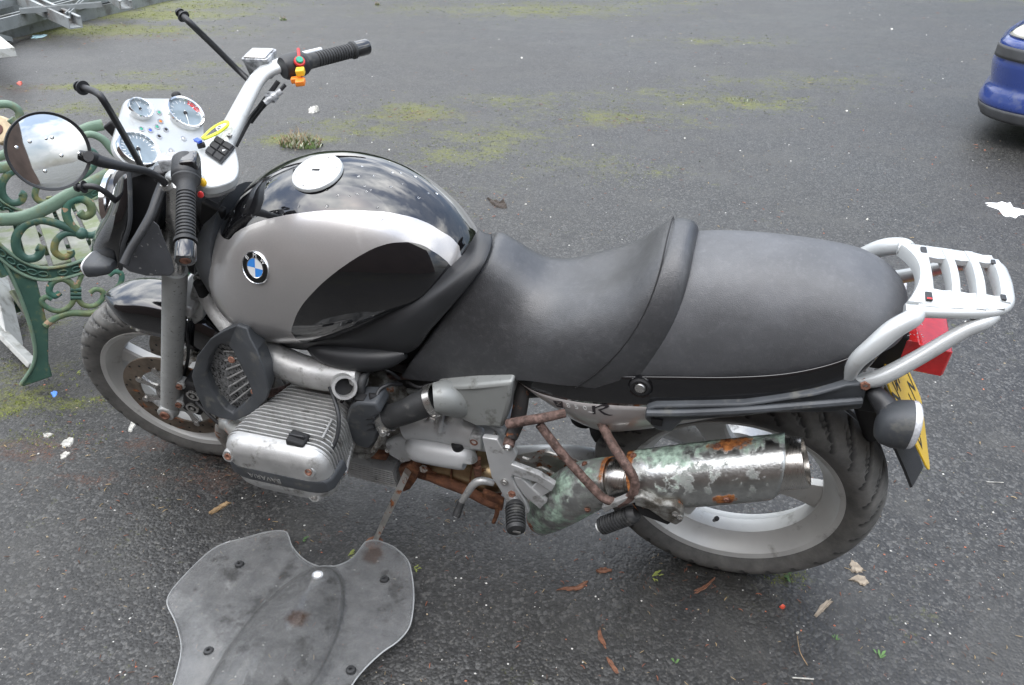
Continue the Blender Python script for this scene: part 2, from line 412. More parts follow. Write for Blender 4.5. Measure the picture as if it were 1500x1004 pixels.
# ================================================================== GROUND
MOSS = [  # pixel centre, radii in metres (along x, y), weight
    ((60, 45), 2.2, 0.5, 1.0), ((200, 22), 1.6, 0.5, 1.0), ((250, 8), 1.6, 0.8, 0.8), ((620, 12), 1.3, 0.9, 0.42), ((790, 14), 1.9, 0.9, 0.62), ((960, 4), 1.2, 0.5, 0.45),
    ((170, 128), 0.75, 0.16, 0.85), ((110, 160), 0.6, 0.3, 0.5), ((435, 205), 0.30, 0.16, 1.0), ((600, 165), 0.42, 0.34, 0.8), ((560, 190), 0.5, 0.22, 0.55), ((720, 200), 0.55, 0.4, 0.55),
    ((900, 170), 0.8, 0.4, 0.5), ((1080, 150), 0.8, 0.35, 0.55), ((1150, 120), 1.0, 0.5, 0.4), ((850, 240), 0.5, 0.3, 0.4), ((20, 590), 0.16, 0.12, 0.62), ((110, 590), 0.12, 0.05, 0.6), ((1060, 60), 1.0, 0.4, 0.45),
    ((60, 640), 0.14, 0.08, 0.35), ((1150, 845), 0.05, 0.03, 0.6), ((30, 545), 0.2, 0.1, 0.5), ((320, 95), 0.5, 0.2, 0.45), ((680, 225), 0.6, 0.35, 0.5), ((500, 185), 0.45, 0.25, 0.5), ((980, 140), 1.0, 0.35, 0.45), ((770, 150), 0.8, 0.4, 0.42), ((620, 290), 0.4, 0.25, 0.35), ((240, 110), 0.7, 0.25, 0.5), ((900, 250), 0.5, 0.25, 0.35), ((20, 470), 0.3, 0.15, 0.35)]
LITTER = [((60, 660), 0.20, 0.09, 1.0), ((110, 700), 0.18, 0.05, 0.8), ((230, 650), 0.14, 0.07, 1.0), ((290, 700), 0.22, 0.10, 0.9), ((620, 170), 0.5, 0.3, 0.7), ((560, 330), 0.3, 0.3, 0.4),
          ((150, 55), 2.0, 0.4, 0.7), ((40, 130), 0.5, 0.3, 0.8), ((900, 180), 0.6, 0.3, 0.6), ((760, 780), 0.2, 0.08, 0.5), ((430, 790), 0.15, 0.05, 0.6), ((300, 660), 0.12, 0.06, 0.9), ((640, 300), 0.6, 0.3, 0.5), ((1000, 850), 0.3, 0.08, 0.35)]
def patch_list(L): return [(G(*p), a, b, w) for p, a, b, w in L]
MOSSW, LITW = patch_list(MOSS), patch_list(LITTER)
YAW = R_(16.7); cyw, syw = math.cos(YAW), math.sin(YAW)
def patch_val(L, x, y):
    v = 0.0
    for c, a, b, w in L:
        dx, dy = x - c.x, y - c.y
        if abs(dx) > 3 * (a + b) or abs(dy) > 3 * (a + b): continue
        u = (dx * cyw + dy * syw) / a; q = (-dx * syw + dy * cyw) / b
        v = max(v, w * math.exp(-0.9 * (u * u + q * q)))
    return v

def m_asphalt():
    m = bpy.data.materials.new('asphalt'); m.use_nodes = True; t = NT(m); b = t.n['Principled BSDF']
    v = t.new('ShaderNodeTexCoord').outputs['Object']
    at = t.new('ShaderNodeAttribute'); at.attribute_name = 'mask'
    sp = t.new('ShaderNodeSeparateColor'); t.link(at.outputs['Color'], sp.inputs[0])
    vo = t.new('ShaderNodeTexVoronoi'); vo.inputs['Scale'].default_value = 125; t.link(v, vo.inputs['Vector'])
    vo2 = t.new('ShaderNodeTexVoronoi'); vo2.inputs['Scale'].default_value = 230; t.link(v, vo2.inputs['Vector'])
    cs = t.new('ShaderNodeSeparateColor'); t.link(vo.outputs['Color'], cs.inputs[0])
    cs2 = t.new('ShaderNodeSeparateColor'); t.link(vo2.outputs['Color'], cs2.inputs[0])
    big = t.noise(v, 1.1, 6, 0.6); mid = t.noise(v, 9, 6, 0.65)
    base = t.mix(t.ramp(cs.outputs[0], 0.1, 0.95), (0.011, 0.0112, 0.011), (0.040, 0.040, 0.0395))
    base = t.mix(t.math('MULTIPLY', t.ramp(cs.outputs[1], 0.86, 0.9), 0.7), base, (0.14, 0.14, 0.135))
    base = t.mix(t.math('MULTIPLY', t.ramp(cs2.outputs[1], 0.93, 0.96), 0.6), base, (0.20, 0.19, 0.17))
    sp1 = t.noise(v, 38, 5, 0.8); sp2 = t.noise(v, 11, 8, 0.9)
    lg = t.noise(v, 2.2, 6, 0.7)
    base = t.mix(t.ramp(sp1, 0.55, 0.64), base, (0.12, 0.118, 0.112))
    base = t.mix(t.ramp(sp2, 0.38, 0.46, (1, 1, 1, 1), (0, 0, 0, 1)), base, (0.009, 0.009, 0.0095))
    base = t.mix(t.math('MULTIPLY', t.ramp(lg, 0.52, 0.62), 0.45), base, (0.075, 0.074, 0.068))
    base = t.mix(0.25, base, t.mix(t.ramp(mid, 0.3, 0.7), (0.020, 0.020, 0.021), (0.056, 0.055, 0.052)))
    base = t.mix(t.math('MULTIPLY', t.ramp(big, 0.35, 0.68), 0.4), base, (0.040, 0.038, 0.033))
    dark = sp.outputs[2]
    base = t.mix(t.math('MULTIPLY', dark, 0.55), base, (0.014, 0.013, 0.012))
    # moss film
    mn = t.noise(v, 26, 8, 0.72); mn2 = t.noise(v, 5, 5, 0.6)
    def sg(n_, k): return t.math('MULTIPLY', t.math('SUBTRACT', n_, 0.5), k)
    mm = t.ramp(t.math('ADD', t.math('MULTIPLY', sp.outputs[0], 0.8), t.math('ADD', sg(t.noise(v, 3.2, 8, 0.75), 1.5), t.math('ADD', sg(t.noise(v, 17, 6, 0.8), 1.3), sg(t.noise(v, 75, 4, 0.8), 1.3)))), 0.28, 0.62)
    mm_ = t.ramp(t.math('ADD', t.math('MULTIPLY', sp.outputs[0], 0.62), t.math('ADD', t.math('MULTIPLY', t.math('ADD', mn, mn2), 0.28), t.math('MULTIPLY', t.noise(v, 110, 5, 0.8), 0.30))), 0.66, 0.84)
    mc = t.mix(t.ramp(t.noise(v, 60, 6, 0.7), 0.3, 0.7), (0.040, 0.042, 0.018), (0.165, 0.175, 0.040))
    base = t.mix(t.math('MULTIPLY', mm, 0.9), base, mc)
    lm = t.ramp(t.math('ADD', t.math('MULTIPLY', sp.outputs[1], 0.75), t.math('ADD', sg(t.noise(v, 5, 8, 0.75), 1.4), t.math('ADD', sg(t.noise(v, 30, 6, 0.8), 1.4), sg(t.noise(v, 110, 4, 0.8), 1.4)))), 0.48, 0.80)
    lm_ = t.ramp(t.math('ADD', t.math('MULTIPLY', sp.outputs[1], 0.60), t.math('MULTIPLY', t.math('ADD', t.noise(v, 38, 8, 0.75), t.noise(v, 7, 4)), 0.30)), 0.62, 0.85)
    lc = t.mix(t.ramp(t.noise(v, 130, 6, 0.7), 0.35, 0.65), (0.030, 0.02, 0.015), (0.15, 0.08, 0.055))
    base = t.mix(t.math('MULTIPLY', lm, 0.65), base, lc)
    t.link(base, b.inputs['Base Color'])
    wet = t.ramp(t.noise(v, 0.8, 5, 0.6), 0.42, 0.62)
    r = t.math('SUBTRACT', 0.56, t.math('MULTIPLY', wet, 0.14))
    r = t.math('ADD', r, t.math('MULTIPLY', t.math('MAXIMUM', mm, lm), 0.3), True)
    r = t.math('ADD', r, t.math('MULTIPLY', cs.outputs[2], -0.12))
    t.link(r, b.inputs['Roughness']); b.inputs['Specular IOR Level'].default_value = 0.5
    h1 = t.math('MULTIPLY', t.math('SUBTRACT', 1.0, vo.outputs['Distance']), t.math('ADD', 0.5, t.math('MULTIPLY', cs.outputs[0], 0.5)))
    nn = t.bump(h1, 0.8, 0.0032)
    nn = t.bump(t.noise(v, 200, 5, 0.7), 0.5, 0.002, nn)
    nn = t.bump(mid, 0.35, 0.012, nn)
    t.link(nn, b.inputs['Normal'])
    return m
def axis(lo, hi, a, b, st):
    out = [a + (b - a) * i / round((b - a) / st) for i in range(round((b - a) / st) + 1)]
    x = a; s = st
    while x > lo: s *= 1.6; x -= s; out.insert(0, max(x, lo))
    x = b; s = st
    while x < hi: s *= 1.6; x += s; out.append(min(x, hi))
    return out
GX, GY = axis(-260, 260, -11.5, 4.0, 0.045), axis(-120, 320, -1.6, 11.5, 0.045)
gv = [(x, y, 0.0) for x in GX for y in GY]; ny = len(GY)
gf = [(i * ny + j, (i + 1) * ny + j, (i + 1) * ny + j + 1, i * ny + j + 1) for i in range(len(GX) - 1) for j in range(ny - 1)]
gm = bpy.data.meshes.new('asphalt_ground'); gm.from_pydata(gv, [], gf); gm.materials.append(m_asphalt())
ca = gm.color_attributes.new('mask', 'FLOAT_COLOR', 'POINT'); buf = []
for x in GX:
    for y in GY:
        near = -12 < x < 5 and -2 < y < 12
        a = patch_val(MOSSW, x, y) if near else 0.3
        l = patch_val(LITW, x, y) if near else 0.2
        # ground coloured darker in front of and under the machine
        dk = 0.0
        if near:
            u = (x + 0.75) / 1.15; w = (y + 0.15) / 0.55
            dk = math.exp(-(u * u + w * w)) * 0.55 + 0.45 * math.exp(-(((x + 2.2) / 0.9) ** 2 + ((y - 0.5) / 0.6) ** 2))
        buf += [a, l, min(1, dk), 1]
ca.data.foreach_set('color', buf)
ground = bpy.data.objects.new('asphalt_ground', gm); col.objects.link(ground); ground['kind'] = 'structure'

# ---- loose grit, needles and moss cushions
def scatter(n, boxw, fn, seed):
    rnd = random.Random(seed); k = 0
    while k < n:
        px, py = rnd.uniform(-60, 1560), rnd.uniform(0, 1060)
        p = G(px, py)
        if rnd.random() > min(1, (1.2 / (0.5 + (p - CAM).length)) ** 0.5 * 1.4): pass
        if fn(p, rnd): k += 1
mb = MB()
def grit(p, r):
    s = r.choice((0.0009, 0.0011, 0.0014, 0.0018, 0.0028)) * (0.6 + 0.22 * (p - CAM).length)
    mb.mi = r.choice((0, 0, 1, 1, 2, 3)); a = r.uniform(0, 6)
    q = [Vector((p.x + s * math.cos(a + k * 1.571) * r.uniform(0.7, 1.4), p.y + s * math.sin(a + k * 1.571) * r.uniform(0.7, 1.3), 0.0005)) for k in range(4)]
    mb.add(q + [Vector((p.x, p.y, s * r.uniform(0.6, 1.2)))], [(0, 1, 4), (1, 2, 4), (2, 3, 4), (3, 0, 4)]); return True
scatter(2300, None, grit, 3)
G_W = pm('grit_white', (0.62, 0.61, 0.57), 0.7, var=0.2); G_T = pm('grit_tan', (0.34, 0.28, 0.19), 0.8, var=0.3)
G_G = pm('grit_grey', (0.25, 0.25, 0.24), 0.7, var=0.3); G_R = pm('grit_red', (0.40, 0.14, 0.08), 0.8, var=0.3)
tag(mb.build('loose_grit', [G_W, G_T, G_G, G_R], ang=10), 'tiny pale grit and crumbs scattered all over the asphalt', 'grit', kind='stuff')
mb = MB()
def needle(p, r):
    lv = patch_val(LITW, p.x, p.y)
    if r.random() > 0.10 + lv: return False
    L = r.uniform(0.004, 0.014) * (0.7 + 0.2 * (p - CAM).length); w = L * r.uniform(0.05, 0.11); a = r.uniform(0, 6.28); cu = r.uniform(-0.3, 0.3)
    mb.mi = r.choice((0, 0, 1, 2)); d = Vector((math.cos(a), math.sin(a), 0)); e = Vector((-d.y, d.x, 0)); rings = []
    for k in range(4):
        f = k / 3; ww = w * (1.1 - abs(f - 0.5) * 1.6)
        cc = p + d * (L * (f - 0.5)) + e * (cu * L * (f - 0.5) ** 2 * 2) + Vector((0, 0, 0.0015 + 0.002 * math.sin(f * 3.1)))
        rings.append([cc + e * ww, cc + Vector((0, 0, w * 0.8)), cc - e * ww])
    mb.loft(rings, cap=False, closed=False); return True
scatter(1900, None, needle, 5)
N_A = pm('needle_rust', (0.24, 0.085, 0.045), 0.8, var=0.4, vscale=60); N_B = pm('needle_brown', (0.10, 0.05, 0.03), 0.85, var=0.4, vscale=60); N_C = pm('needle_straw', (0.36, 0.26, 0.13), 0.8, var=0.3, vscale=60)
tag(mb.build('needle_litter', [N_A, N_B, N_C], fix=False), 'rusty red conifer needles and bark crumbs in drifts on the asphalt', 'leaf litter', kind='stuff')
mb = MB()
def mossc(p, r):
    mv = patch_val(MOSSW, p.x, p.y)
    if r.random() > mv * mv * 1.1: return False
    s = r.uniform(0.002, 0.005) * (0.55 + 0.20 * (p - CAM).length); mb.mi = r.choice((0, 1, 1, 2))
    for _ in range(5):
        a = r.uniform(0, 6.28); d = Vector((math.cos(a), math.sin(a), 0)); e = Vector((-d.y, d.x, 0)); q = p + Vector((r.gauss(0, s), r.gauss(0, s), 0))
        mb.add([q - e * s * 0.3, q + e * s * 0.3, q + d * s * 0.8 + Vector((0, 0, s * r.uniform(0.3, 1.0)))], [(0, 1, 2)])
    return True
scatter(5000, None, mossc, 9)
MS = [pm('moss_a', (0.11, 0.13, 0.022), 0.9, var=0.4, vscale=30), pm('moss_b', (0.17, 0.20, 0.03), 0.9, var=0.3, vscale=30), pm('moss_c', (0.07, 0.085, 0.03), 0.9, var=0.3, vscale=30)]
tag(mb.build('moss_cushions', MS, fix=False), 'low yellow green moss growing in patches on the asphalt', 'moss', kind='stuff')

# ================================================================== ADDED SURROUNDINGS, off camera, only for reflections and shade
M['added_brick'] = pm('added_brick', (0.11, 0.075, 0.06), 0.85, var=0.3, vscale=0.8, bump=0.3, bscale=12)
M['unseen_trees'] = pm('unseen_trees', (0.035, 0.050, 0.022), 0.9, var=0.5, vscale=0.6)
mb = MB(); mb.box((0, 0, 2.3), (22, 0.4, 4.6)); o = mb.build('unseen_wall', M['added_brick']); o.location = (-4.2, -4.8, 0)  # added out of view to darken tank reflections and shade the near ground
tag(o, 'added unseen brick wall behind the viewer, there for dark tank reflections and shade', 'wall')
mb = MB(); rnd = random.Random(21)  # trees added out of view as a dark band for reflections
for k in range(70):
    a = -0.9 + 1.9 * math.pi * 0 + (k / 69) * math.pi * 1.0; r = rnd.uniform(38, 52); x, y = -1 + r * math.cos(a) * 1.1, r * math.sin(a + 0.1)
    if y < 14: continue
    for q in range(3):
        c = Vector((x + rnd.gauss(0, 2), y + rnd.gauss(0, 2), rnd.uniform(1.5, 5))); rr = rnd.uniform(2.2, 4.2); n0 = rnd.random() * 50
        rings = []
        for i in range(1, 8):
            th = math.pi * i / 8
            rings.append([c + Vector((math.sin(th) * math.cos(2 * math.pi * j / 12), math.sin(th) * math.sin(2 * math.pi * j / 12), math.cos(th))) * rr * (1 + 0.35 * noise.noise(Vector((i * .9 + n0, j * .9, k)))) for j in range(12)])
        mb.loft(rings)
tag(mb.build('unseen_trees', M['unseen_trees'], ang=30), 'added unseen belt of dark trees beyond the yard, there for reflections', 'trees', kind='stuff')

# ================================================================== STEEL SECTION PILE
M['galv'] = pm('galvanised', (0.27, 0.29, 0.29), 0.5, metal=0.35, var=0.22, vscale=3, dirt=((0.13, 0.13, 0.12), 0.25, 3), rvar=0.2)
M['galv_rust'] = pm('galvanised_worn', (0.31, 0.33, 0.33), 0.5, metal=0.3, var=0.22, vscale=3, rust=(0.08, 4), dirt=((0.16, 0.15, 0.14), 0.3, 4))
def channel(a, b, w, h, label, m, roll=0.0, th=0.012):
    a, b = Vector(a), Vector(b); d = (b - a).normalized(); side = d.cross(Vector((0, 0, 1))).normalized(); up = side.cross(d)
    q = Matrix.Rotation(roll, 3, d); side = q @ side; up = q @ up
    prof = [(-w / 2, 0), (w / 2, 0), (w / 2, h), (w / 2 - w * 0.22, h), (w / 2 - w * 0.22, h - th), (w / 2 - th, h - th), (w / 2 - th, th), (-w / 2 + th, th), (-w / 2 + th, h - th), (-w / 2 + w * 0.22, h - th), (-w / 2 + w * 0.22, h), (-w / 2, h)]
    r0 = [side * p + up * z for p, z in prof]; L = (b - a).length
    mb = MB(); mb.loft([[q + d * (L * t) for q in r0] for t in (0, 0.5, 1)])
    o = mb.build('steel_section', m, ang=20); o.location = a
    return tag(o, label, 'steel section', 'galvanised steel sections piled at the edge of the yard')
ch = [
 (G(-40, 68, 0), G(265, -5, 0), 0.16, 0.13, 'longest grey steel section lying along the front edge of the pile on the moss', 0),
 (G(-60, 55, 0.02), G(72, 36, 0.02), 0.16, 0.13, 'second grey section from the front, at the left of the pile', 0),
 (G(-60, 62, 0.14), G(340, -50, 0.14), 0.14, 0.12, 'long grey section stacked on the front one of the pile', 0),
 (G(-60, 40, 0.14), G(320, -65, 0.14), 0.15, 0.13, 'long grey section in the second row of the pile', 0),
 (G(-60, 20, 0.02), G(300, -60, 0.02), 0.16, 0.13, 'grey section low in the middle of the pile', 0),
 (G(-60, 8, 0.02), G(260, -70, 0.02), 0.16, 0.13, 'grey section in the rear row of the pile', 0),
 (G(6, -8, 0.36), G(112, 42, 0.12), 0.15, 0.12, 'grey channel lying slantwise across the pile with its torn end over the moss', 1),
 (G(150, -12, 0.30), G(186, 14, 0.16), 0.15, 0.10, 'short open channel end poking out at the right of the pile', 1),
 (G(100, 26, 0.22), G(136, -6, 0.32), 0.05, 0.05, 'thin angle leaning between two sections of the pile', 0),
 (G(30, 20, 0.26), G(150, 10, 0.28), 0.09, 0.05, 'narrow flat section lying level on top of the pile', 0),
 (G(-50, 24, 0.27), G(66, -4, 0.30), 0.11, 0.08, 'pale section at the upper left of the pile', 0),
 (G(-20, 55, 0.16), G(12, 62, 0.02), 0.10, 0.05, 'short bent end at the far left of the pile', 1)]
for a, b, w, h, lab, k in ch: channel(a, b, w, h, lab, (M['galv'], M['galv_rust'])[k])

# ================================================================== BENCH
M['bench_green'] = pm('bench_green', (0.050, 0.115, 0.088), 0.42, var=0.22, vscale=14, bump=0.35, bscale=120, dirt=((0.20, 0.19, 0.07), 0.22, 14), speck=((0.30, 0.20, 0.12), 0.05, 26))
M['bench_olive'] = pm('bench_olive', (0.17, 0.21, 0.10), 0.5, var=0.3, vscale=14, bump=0.35, bscale=120, dirt=((0.05, 0.145, 0.105), 0.4, 10), speck=((0.40, 0.28, 0.18), 0.10, 30))
M['bench_pale'] = pm('bench_pale', (0.16, 0.24, 0.175), 0.45, var=0.15, vscale=14, bump=0.3, bscale=120, dirt=((0.2, 0.2, 0.1), 0.2, 16))
M['slat'] = pm('weathered_slat', (0.22, 0.225, 0.195), 0.7, var=0.3, vscale=10, bump=0.5, bscale=150, dirt=((0.16, 0.19, 0.10), 0.35, 9))
BO = Vector((-2.28, 0.12, 0)); BD = Vector((0.66, 0.75, 0)).normalized(); BL = Vector((-0.765, 0.645, 0)).normalized()
def bs(px, py, off=0.0):
    n = Vector((BD.y, -BD.x, 0)); r = ray(px, py); o0 = BO + BL * off; t = (o0 - CAM).dot(n) / r.dot(n); return CAM + r * t - BO
bench = empty('garden_bench', BO)
tag(bench, 'green cast iron garden bench with scrolled end and weathered slats behind the front wheel', 'bench')
LENB = 0.60
def bt(name, pts, r, m, off=0.0, shift=None, sub=5, flat=1.0, lab=None, n=10):
    mb = MB(); P = [bs(*p, off) for p in pts]
    if shift is not None: P = [p + shift for p in P]
    mb.tube(P, r, n=n, sub=sub, flat=flat, up=BL); return mb.build(name, m, bench, label=lab)
OUT = -BL * 0.0
def end_frame(shift):
    sh = shift
    mb = MB(); leg = [(8, 380), (24, 420), (39, 460), (50, 500), (52, 530), (44, 550), (29, 563), (34, 567), (77, 552), (71, 530), (71, 482), (64, 452), (54, 412), (40, 392)]
    mb.prism([bs(*p) + sh for p in leg], BL * 0.022); mb.build('leg', M['bench_green'], bench, bevel=0.004)
    bt('leg_rib', [(6, 384), (30, 436), (48, 492), (50, 530), (30, 564)], 0.006, M['bench_pale'], shift=sh)
    # front leg, further to the right
    mb = MB(); fl = [Vector((BD * s)) + Vector((0, 0, z)) + sh for s, z in ((0.46, 0.43), (0.50, 0.30), (0.50, 0.12), (0.53, 0.0), (0.60, 0.0), (0.575, 0.14), (0.575, 0.30), (0.54, 0.44))]
    mb.prism(fl, BL * 0.022); mb.build('leg', M['bench_green'], bench, bevel=0.004)
    up_ = [(-14, 340), (0, 358), (30, 381), (62, 392), (100, 388), (140, 372), (190, 342), (225, 318)]
    lo_ = [(-14, 362), (4, 382), (34, 402), (64, 410), (104, 405), (146, 388), (194, 358), (230, 332)]
    mb = MB(); U = smooth_rows([bs(*p) for p in up_], 4); L = smooth_rows([bs(*p) for p in lo_], 4)
    mb.prism([Vector(p) + sh for p in U] + [Vector(p) + sh for p in L[::-1]], BL * 0.016); mb.build('seat_rail', M['bench_green'], bench, bevel=0.002)
    mb = MB()
    for q in (U, L): mb.tube([Vector(p) + sh - BL * 0.003 for p in q], 0.0055, n=8, sub=1)
    mb.build('rail_moulding', M['bench_pale'], bench)
    n_ = len(U)
    for k in range(1, 13):
        mb = MB(); i = int(k * (n_ - 1) / 13); a = (Vector(U[i]) + Vector(L[i])) / 2 + sh - BL * 0.004; tng = (Vector(U[min(i + 1, n_ - 1)]) - Vector(U[i - 1])).normalized(); nn = BL.cross(tng)
        mb.tube([a + tng * (0.014 * math.cos(q * math.pi / 4)) + nn * (0.008 * math.sin(q * math.pi / 4)) for q in range(9)], 0.0028, n=6, sub=2)
        mb.build('oval_ornament', M['bench_green'], bench)
    bt('armrest', [(-40, 322), (0, 322), (34, 319), (70, 304), (105, 284), (140, 266), (172, 250), (196, 244)], 0.021, M['bench_pale'], shift=sh, flat=0.45)
    if sh.length < .1: bt('armrest_scroll', [(196, 244), (170, 226), (150, 204), (130, 197), (118, 207), (120, 226), (130, 236), (136, 224)], [0.014, 0.013, 0.012, 0.011, 0.011, 0.010, 0.010, 0.008], M['bench_pale'], shift=sh, flat=0.7)
    for nm, pts, r, mm in (
        ('scroll', [(116, 342), (92, 331), (62, 323), (38, 329), (24, 347), (25, 367), (38, 379), (54, 377), (60, 366), (54, 362)], 0.0135, 'bench_green'),
        ('scroll', [(116, 343), (97, 342), (83, 352), (80, 368), (92, 377), (104, 373), (103, 367)], 0.0115, 'bench_green'),
        ('scroll', [(118, 342), (104, 330), (97, 312), (101, 297), (116, 291), (131, 298), (134, 311), (124, 317), (116, 311)], 0.0135, 'bench_olive'),
        ('scroll', [(118, 342), (135, 345), (155, 335), (175, 320), (185, 300), (175, 288), (165, 295)], 0.012, 'bench_green'),
        ('lower_scroll', [(111, 430), (106, 417), (92, 409), (77, 414), (72, 427), (80, 434), (88, 429)], 0.0105, 'bench_olive'),
        ('lower_scroll', [(110, 436), (101, 450), (84, 456), (68, 450), (61, 441), (68, 435), (76, 438)], 0.009, 'bench_olive'),
        ('lower_scroll', [(113, 436), (122, 447), (138, 448), (150, 438), (150, 427), (140, 424), (132, 429)], 0.009, 'bench_olive'),
        ('lower_scroll', [(111, 432), (114, 418), (121, 400)], 0.008, 'bench_olive'),
        ('lower_scroll', [(150, 433), (164, 427), (176, 416), (178, 402), (168, 398), (160, 404)], 0.009, 'bench_olive'),
        ('stretcher', [(66, 478), (82, 466), (104, 459), (134, 459), (158, 448), (190, 428), (214, 420)], 0.012, 'bench_olive')):
        bt(nm, pts, r, M[mm], shift=sh, flat=0.75)
    mb = MB()
    for dz in (-6, 0, 6): mb.tube([bs(103, 430 + dz) + sh, bs(119, 430 + dz) + sh], 0.0085, n=10, sub=1)
    mb.build('collar', M['bench_green'], bench)
    mb = MB(); mb.ball(bs(119, 342) + sh, 0.020, 12); mb.build('boss', M['bench_green'], bench)
end_frame(Vector((0, 0, 0)))
end_frame(BL * LENB)
for k in range(8):           # seat slats run away from us along the bench
    s = 0.03 + k * 0.068
    z = 0.425 - 0.02 * math.sin(k / 7 * math.pi)
    mb = MB(); a = BD * s + Vector((0, 0, z)) + BL * 0.01
    rot = Matrix((BL, BD, Vector((0, 0, 1)))).transposed()
    mb.box(a + BL * (LENB / 2), (LENB, 0.055, 0.022), rot); mb.build('seat_slat', M['slat'], bench, bevel=0.003)
for k in range(5):           # backrest slats
    z = 0.50 + k * 0.085; s = -0.03 - k * 0.028
    mb = MB(); rot = Matrix((BL, Vector((0, 0, 1)), BD)).transposed()
    mb.box(BD * s + Vector((0, 0, z)) + BL * (LENB / 2), (LENB, 0.06, 0.022), rot); mb.build('back_slat', M['slat'], bench, bevel=0.003)
mb = MB(); mb.tube([BD * -0.0 + Vector((0, 0, 0.42)), BD * -0.05 + Vector((0, 0, 0.62)), BD * -0.15 + Vector((0, 0, 0.92))], 0.015, n=8)
mb.tube([BD * -0.0 + Vector((0, 0, 0.42)) + BL * LENB, BD * -0.05 + Vector((0, 0, 0.62)) + BL * LENB, BD * -0.15 + Vector((0, 0, 0.92)) + BL * LENB], 0.015, n=8)
mb.build('back_post', M['bench_green'], bench)
bt('back_crest', [(-30, 158), (-8, 154), (12, 153), (26, 161), (29, 174), (22, 180), (15, 174)], 0.013, M['bench_pale'], off=.35, flat=.7)
bt('back_crest', [(-12, 232), (8, 226), (20, 214), (16, 206)], 0.016, M['bench_pale'], off=.35, flat=.7)

# pale planks leaning in front of the bench leg, white painted plank end at the left edge
M['plank_pale'] = pm('pale_plank', (0.50, 0.51, 0.49), 0.6, var=0.12, vscale=12, bump=0.3, bscale=100, dirt=((0.25, 0.25, 0.22), 0.25, 14))
def board(a, b, w, th, name, label, cat, m, tilt=0.0):
    a, b = Vector(a), Vector(b); d = (b - a).normalized(); s = d.cross(Vector((0, 0, 1))).normalized(); s = Matrix.Rotation(tilt, 3, d) @ s; u = s.cross(d)
    mb = MB(); mb.box(d * ((b - a).length / 2), ((b - a).length, w, th), Matrix((d, s, u)).transposed())
    o = mb.build(name, m, bevel=0.003); o.location = a; return tag(o, label, cat)
board(G(50, 536, 0.012), G(-60, 425, 0.13), 0.042, 0.02, 'plank', 'pale narrow plank with its lower end against the bench leg', 'plank', M['plank_pale'], 0.5)
p0 = G(20, 503, 0.02)
board(p0, G(-6, 385, 0.18), 0.075, 0.018, 'plank', 'wide pale board standing on edge left of the bench leg', 'plank', M['plank_pale'], 1.0)
board(G(44, 466, 0.01), G(18, 425, 0.12), 0.05, 0.012, 'plank', 'small broken board end seen under the bench', 'plank', M['slat'], 0.8)
board(G(7, 78, 0.30), G(-60, 20, 0.30), 0.16, 0.07, 'plank', 'white topped green edged plank end at the left edge below the steel pile', 'plank', M['plank_pale'])
# reel of brown timber behind the mirror
reel = empty('timber_reel', G(2, 245, 0)); tag(reel, 'round brown and cream wooden reel standing behind the bench at the left edge', 'reel')
rc = G(3, 192, 0.34) - G(2, 245, 0); ax = Vector((0.15, -0.85, 0.5))
mb = MB(); mb.cyl(rc - ax * 0.03, rc - ax * -0.03, 0.075, 28, bev=0.006); mb.build('flange', pm('reel_cream', (0.50, 0.40, 0.26), 0.6, var=0.25, vscale=20), reel)
mb = MB(); mb.cyl(rc + ax * 0.02, rc + ax * 0.034, 0.03, 16); mb.build('hub', pm('reel_dark', (0.10, 0.04, 0.03), 0.7), reel)
mb = MB(); mb.cyl(rc - ax * 0.03 - Vector((0, 0, 0)), rc - ax * 0.12, 0.06, 24); mb.cyl(rc - ax * 0.12, rc - ax * 0.15, 0.08, 28); mb.cyl(Vector((0, 0.12, 0)), rc - ax * 0.10, 0.02, 8); mb.build('drum', pm('reel_brown', (0.24, 0.12, 0.07), 0.7, var=0.3), reel)

# ================================================================== CAR
M['car_blue'] = pm('car_blue', (0.020, 0.045, 0.20), 0.28, coat=0.7, var=0.08, vscale=5, dirt=((0.10, 0.12, 0.22), 0.12, 6), rvar=0.12)
M['car_trim'] = pm('car_trim', (0.055, 0.057, 0.06), 0.5, var=0.2, vscale=8)
M['head_lens'] = pm('headlamp_lens', (0.60, 0.59, 0.52), 0.15, coat=1.0, var=0.1)
M['glass_dark'] = pm('car_glass', (0.02, 0.025, 0.03), 0.05, coat=1.0)
CARO = Vector((1.53, 5.02, 0)); CYAW = R_(-20)
car = empty('parked_car', CARO, (0, 0, CYAW)); tag(car, 'dark blue parked car whose scuffed front corner enters at the right edge', 'car')
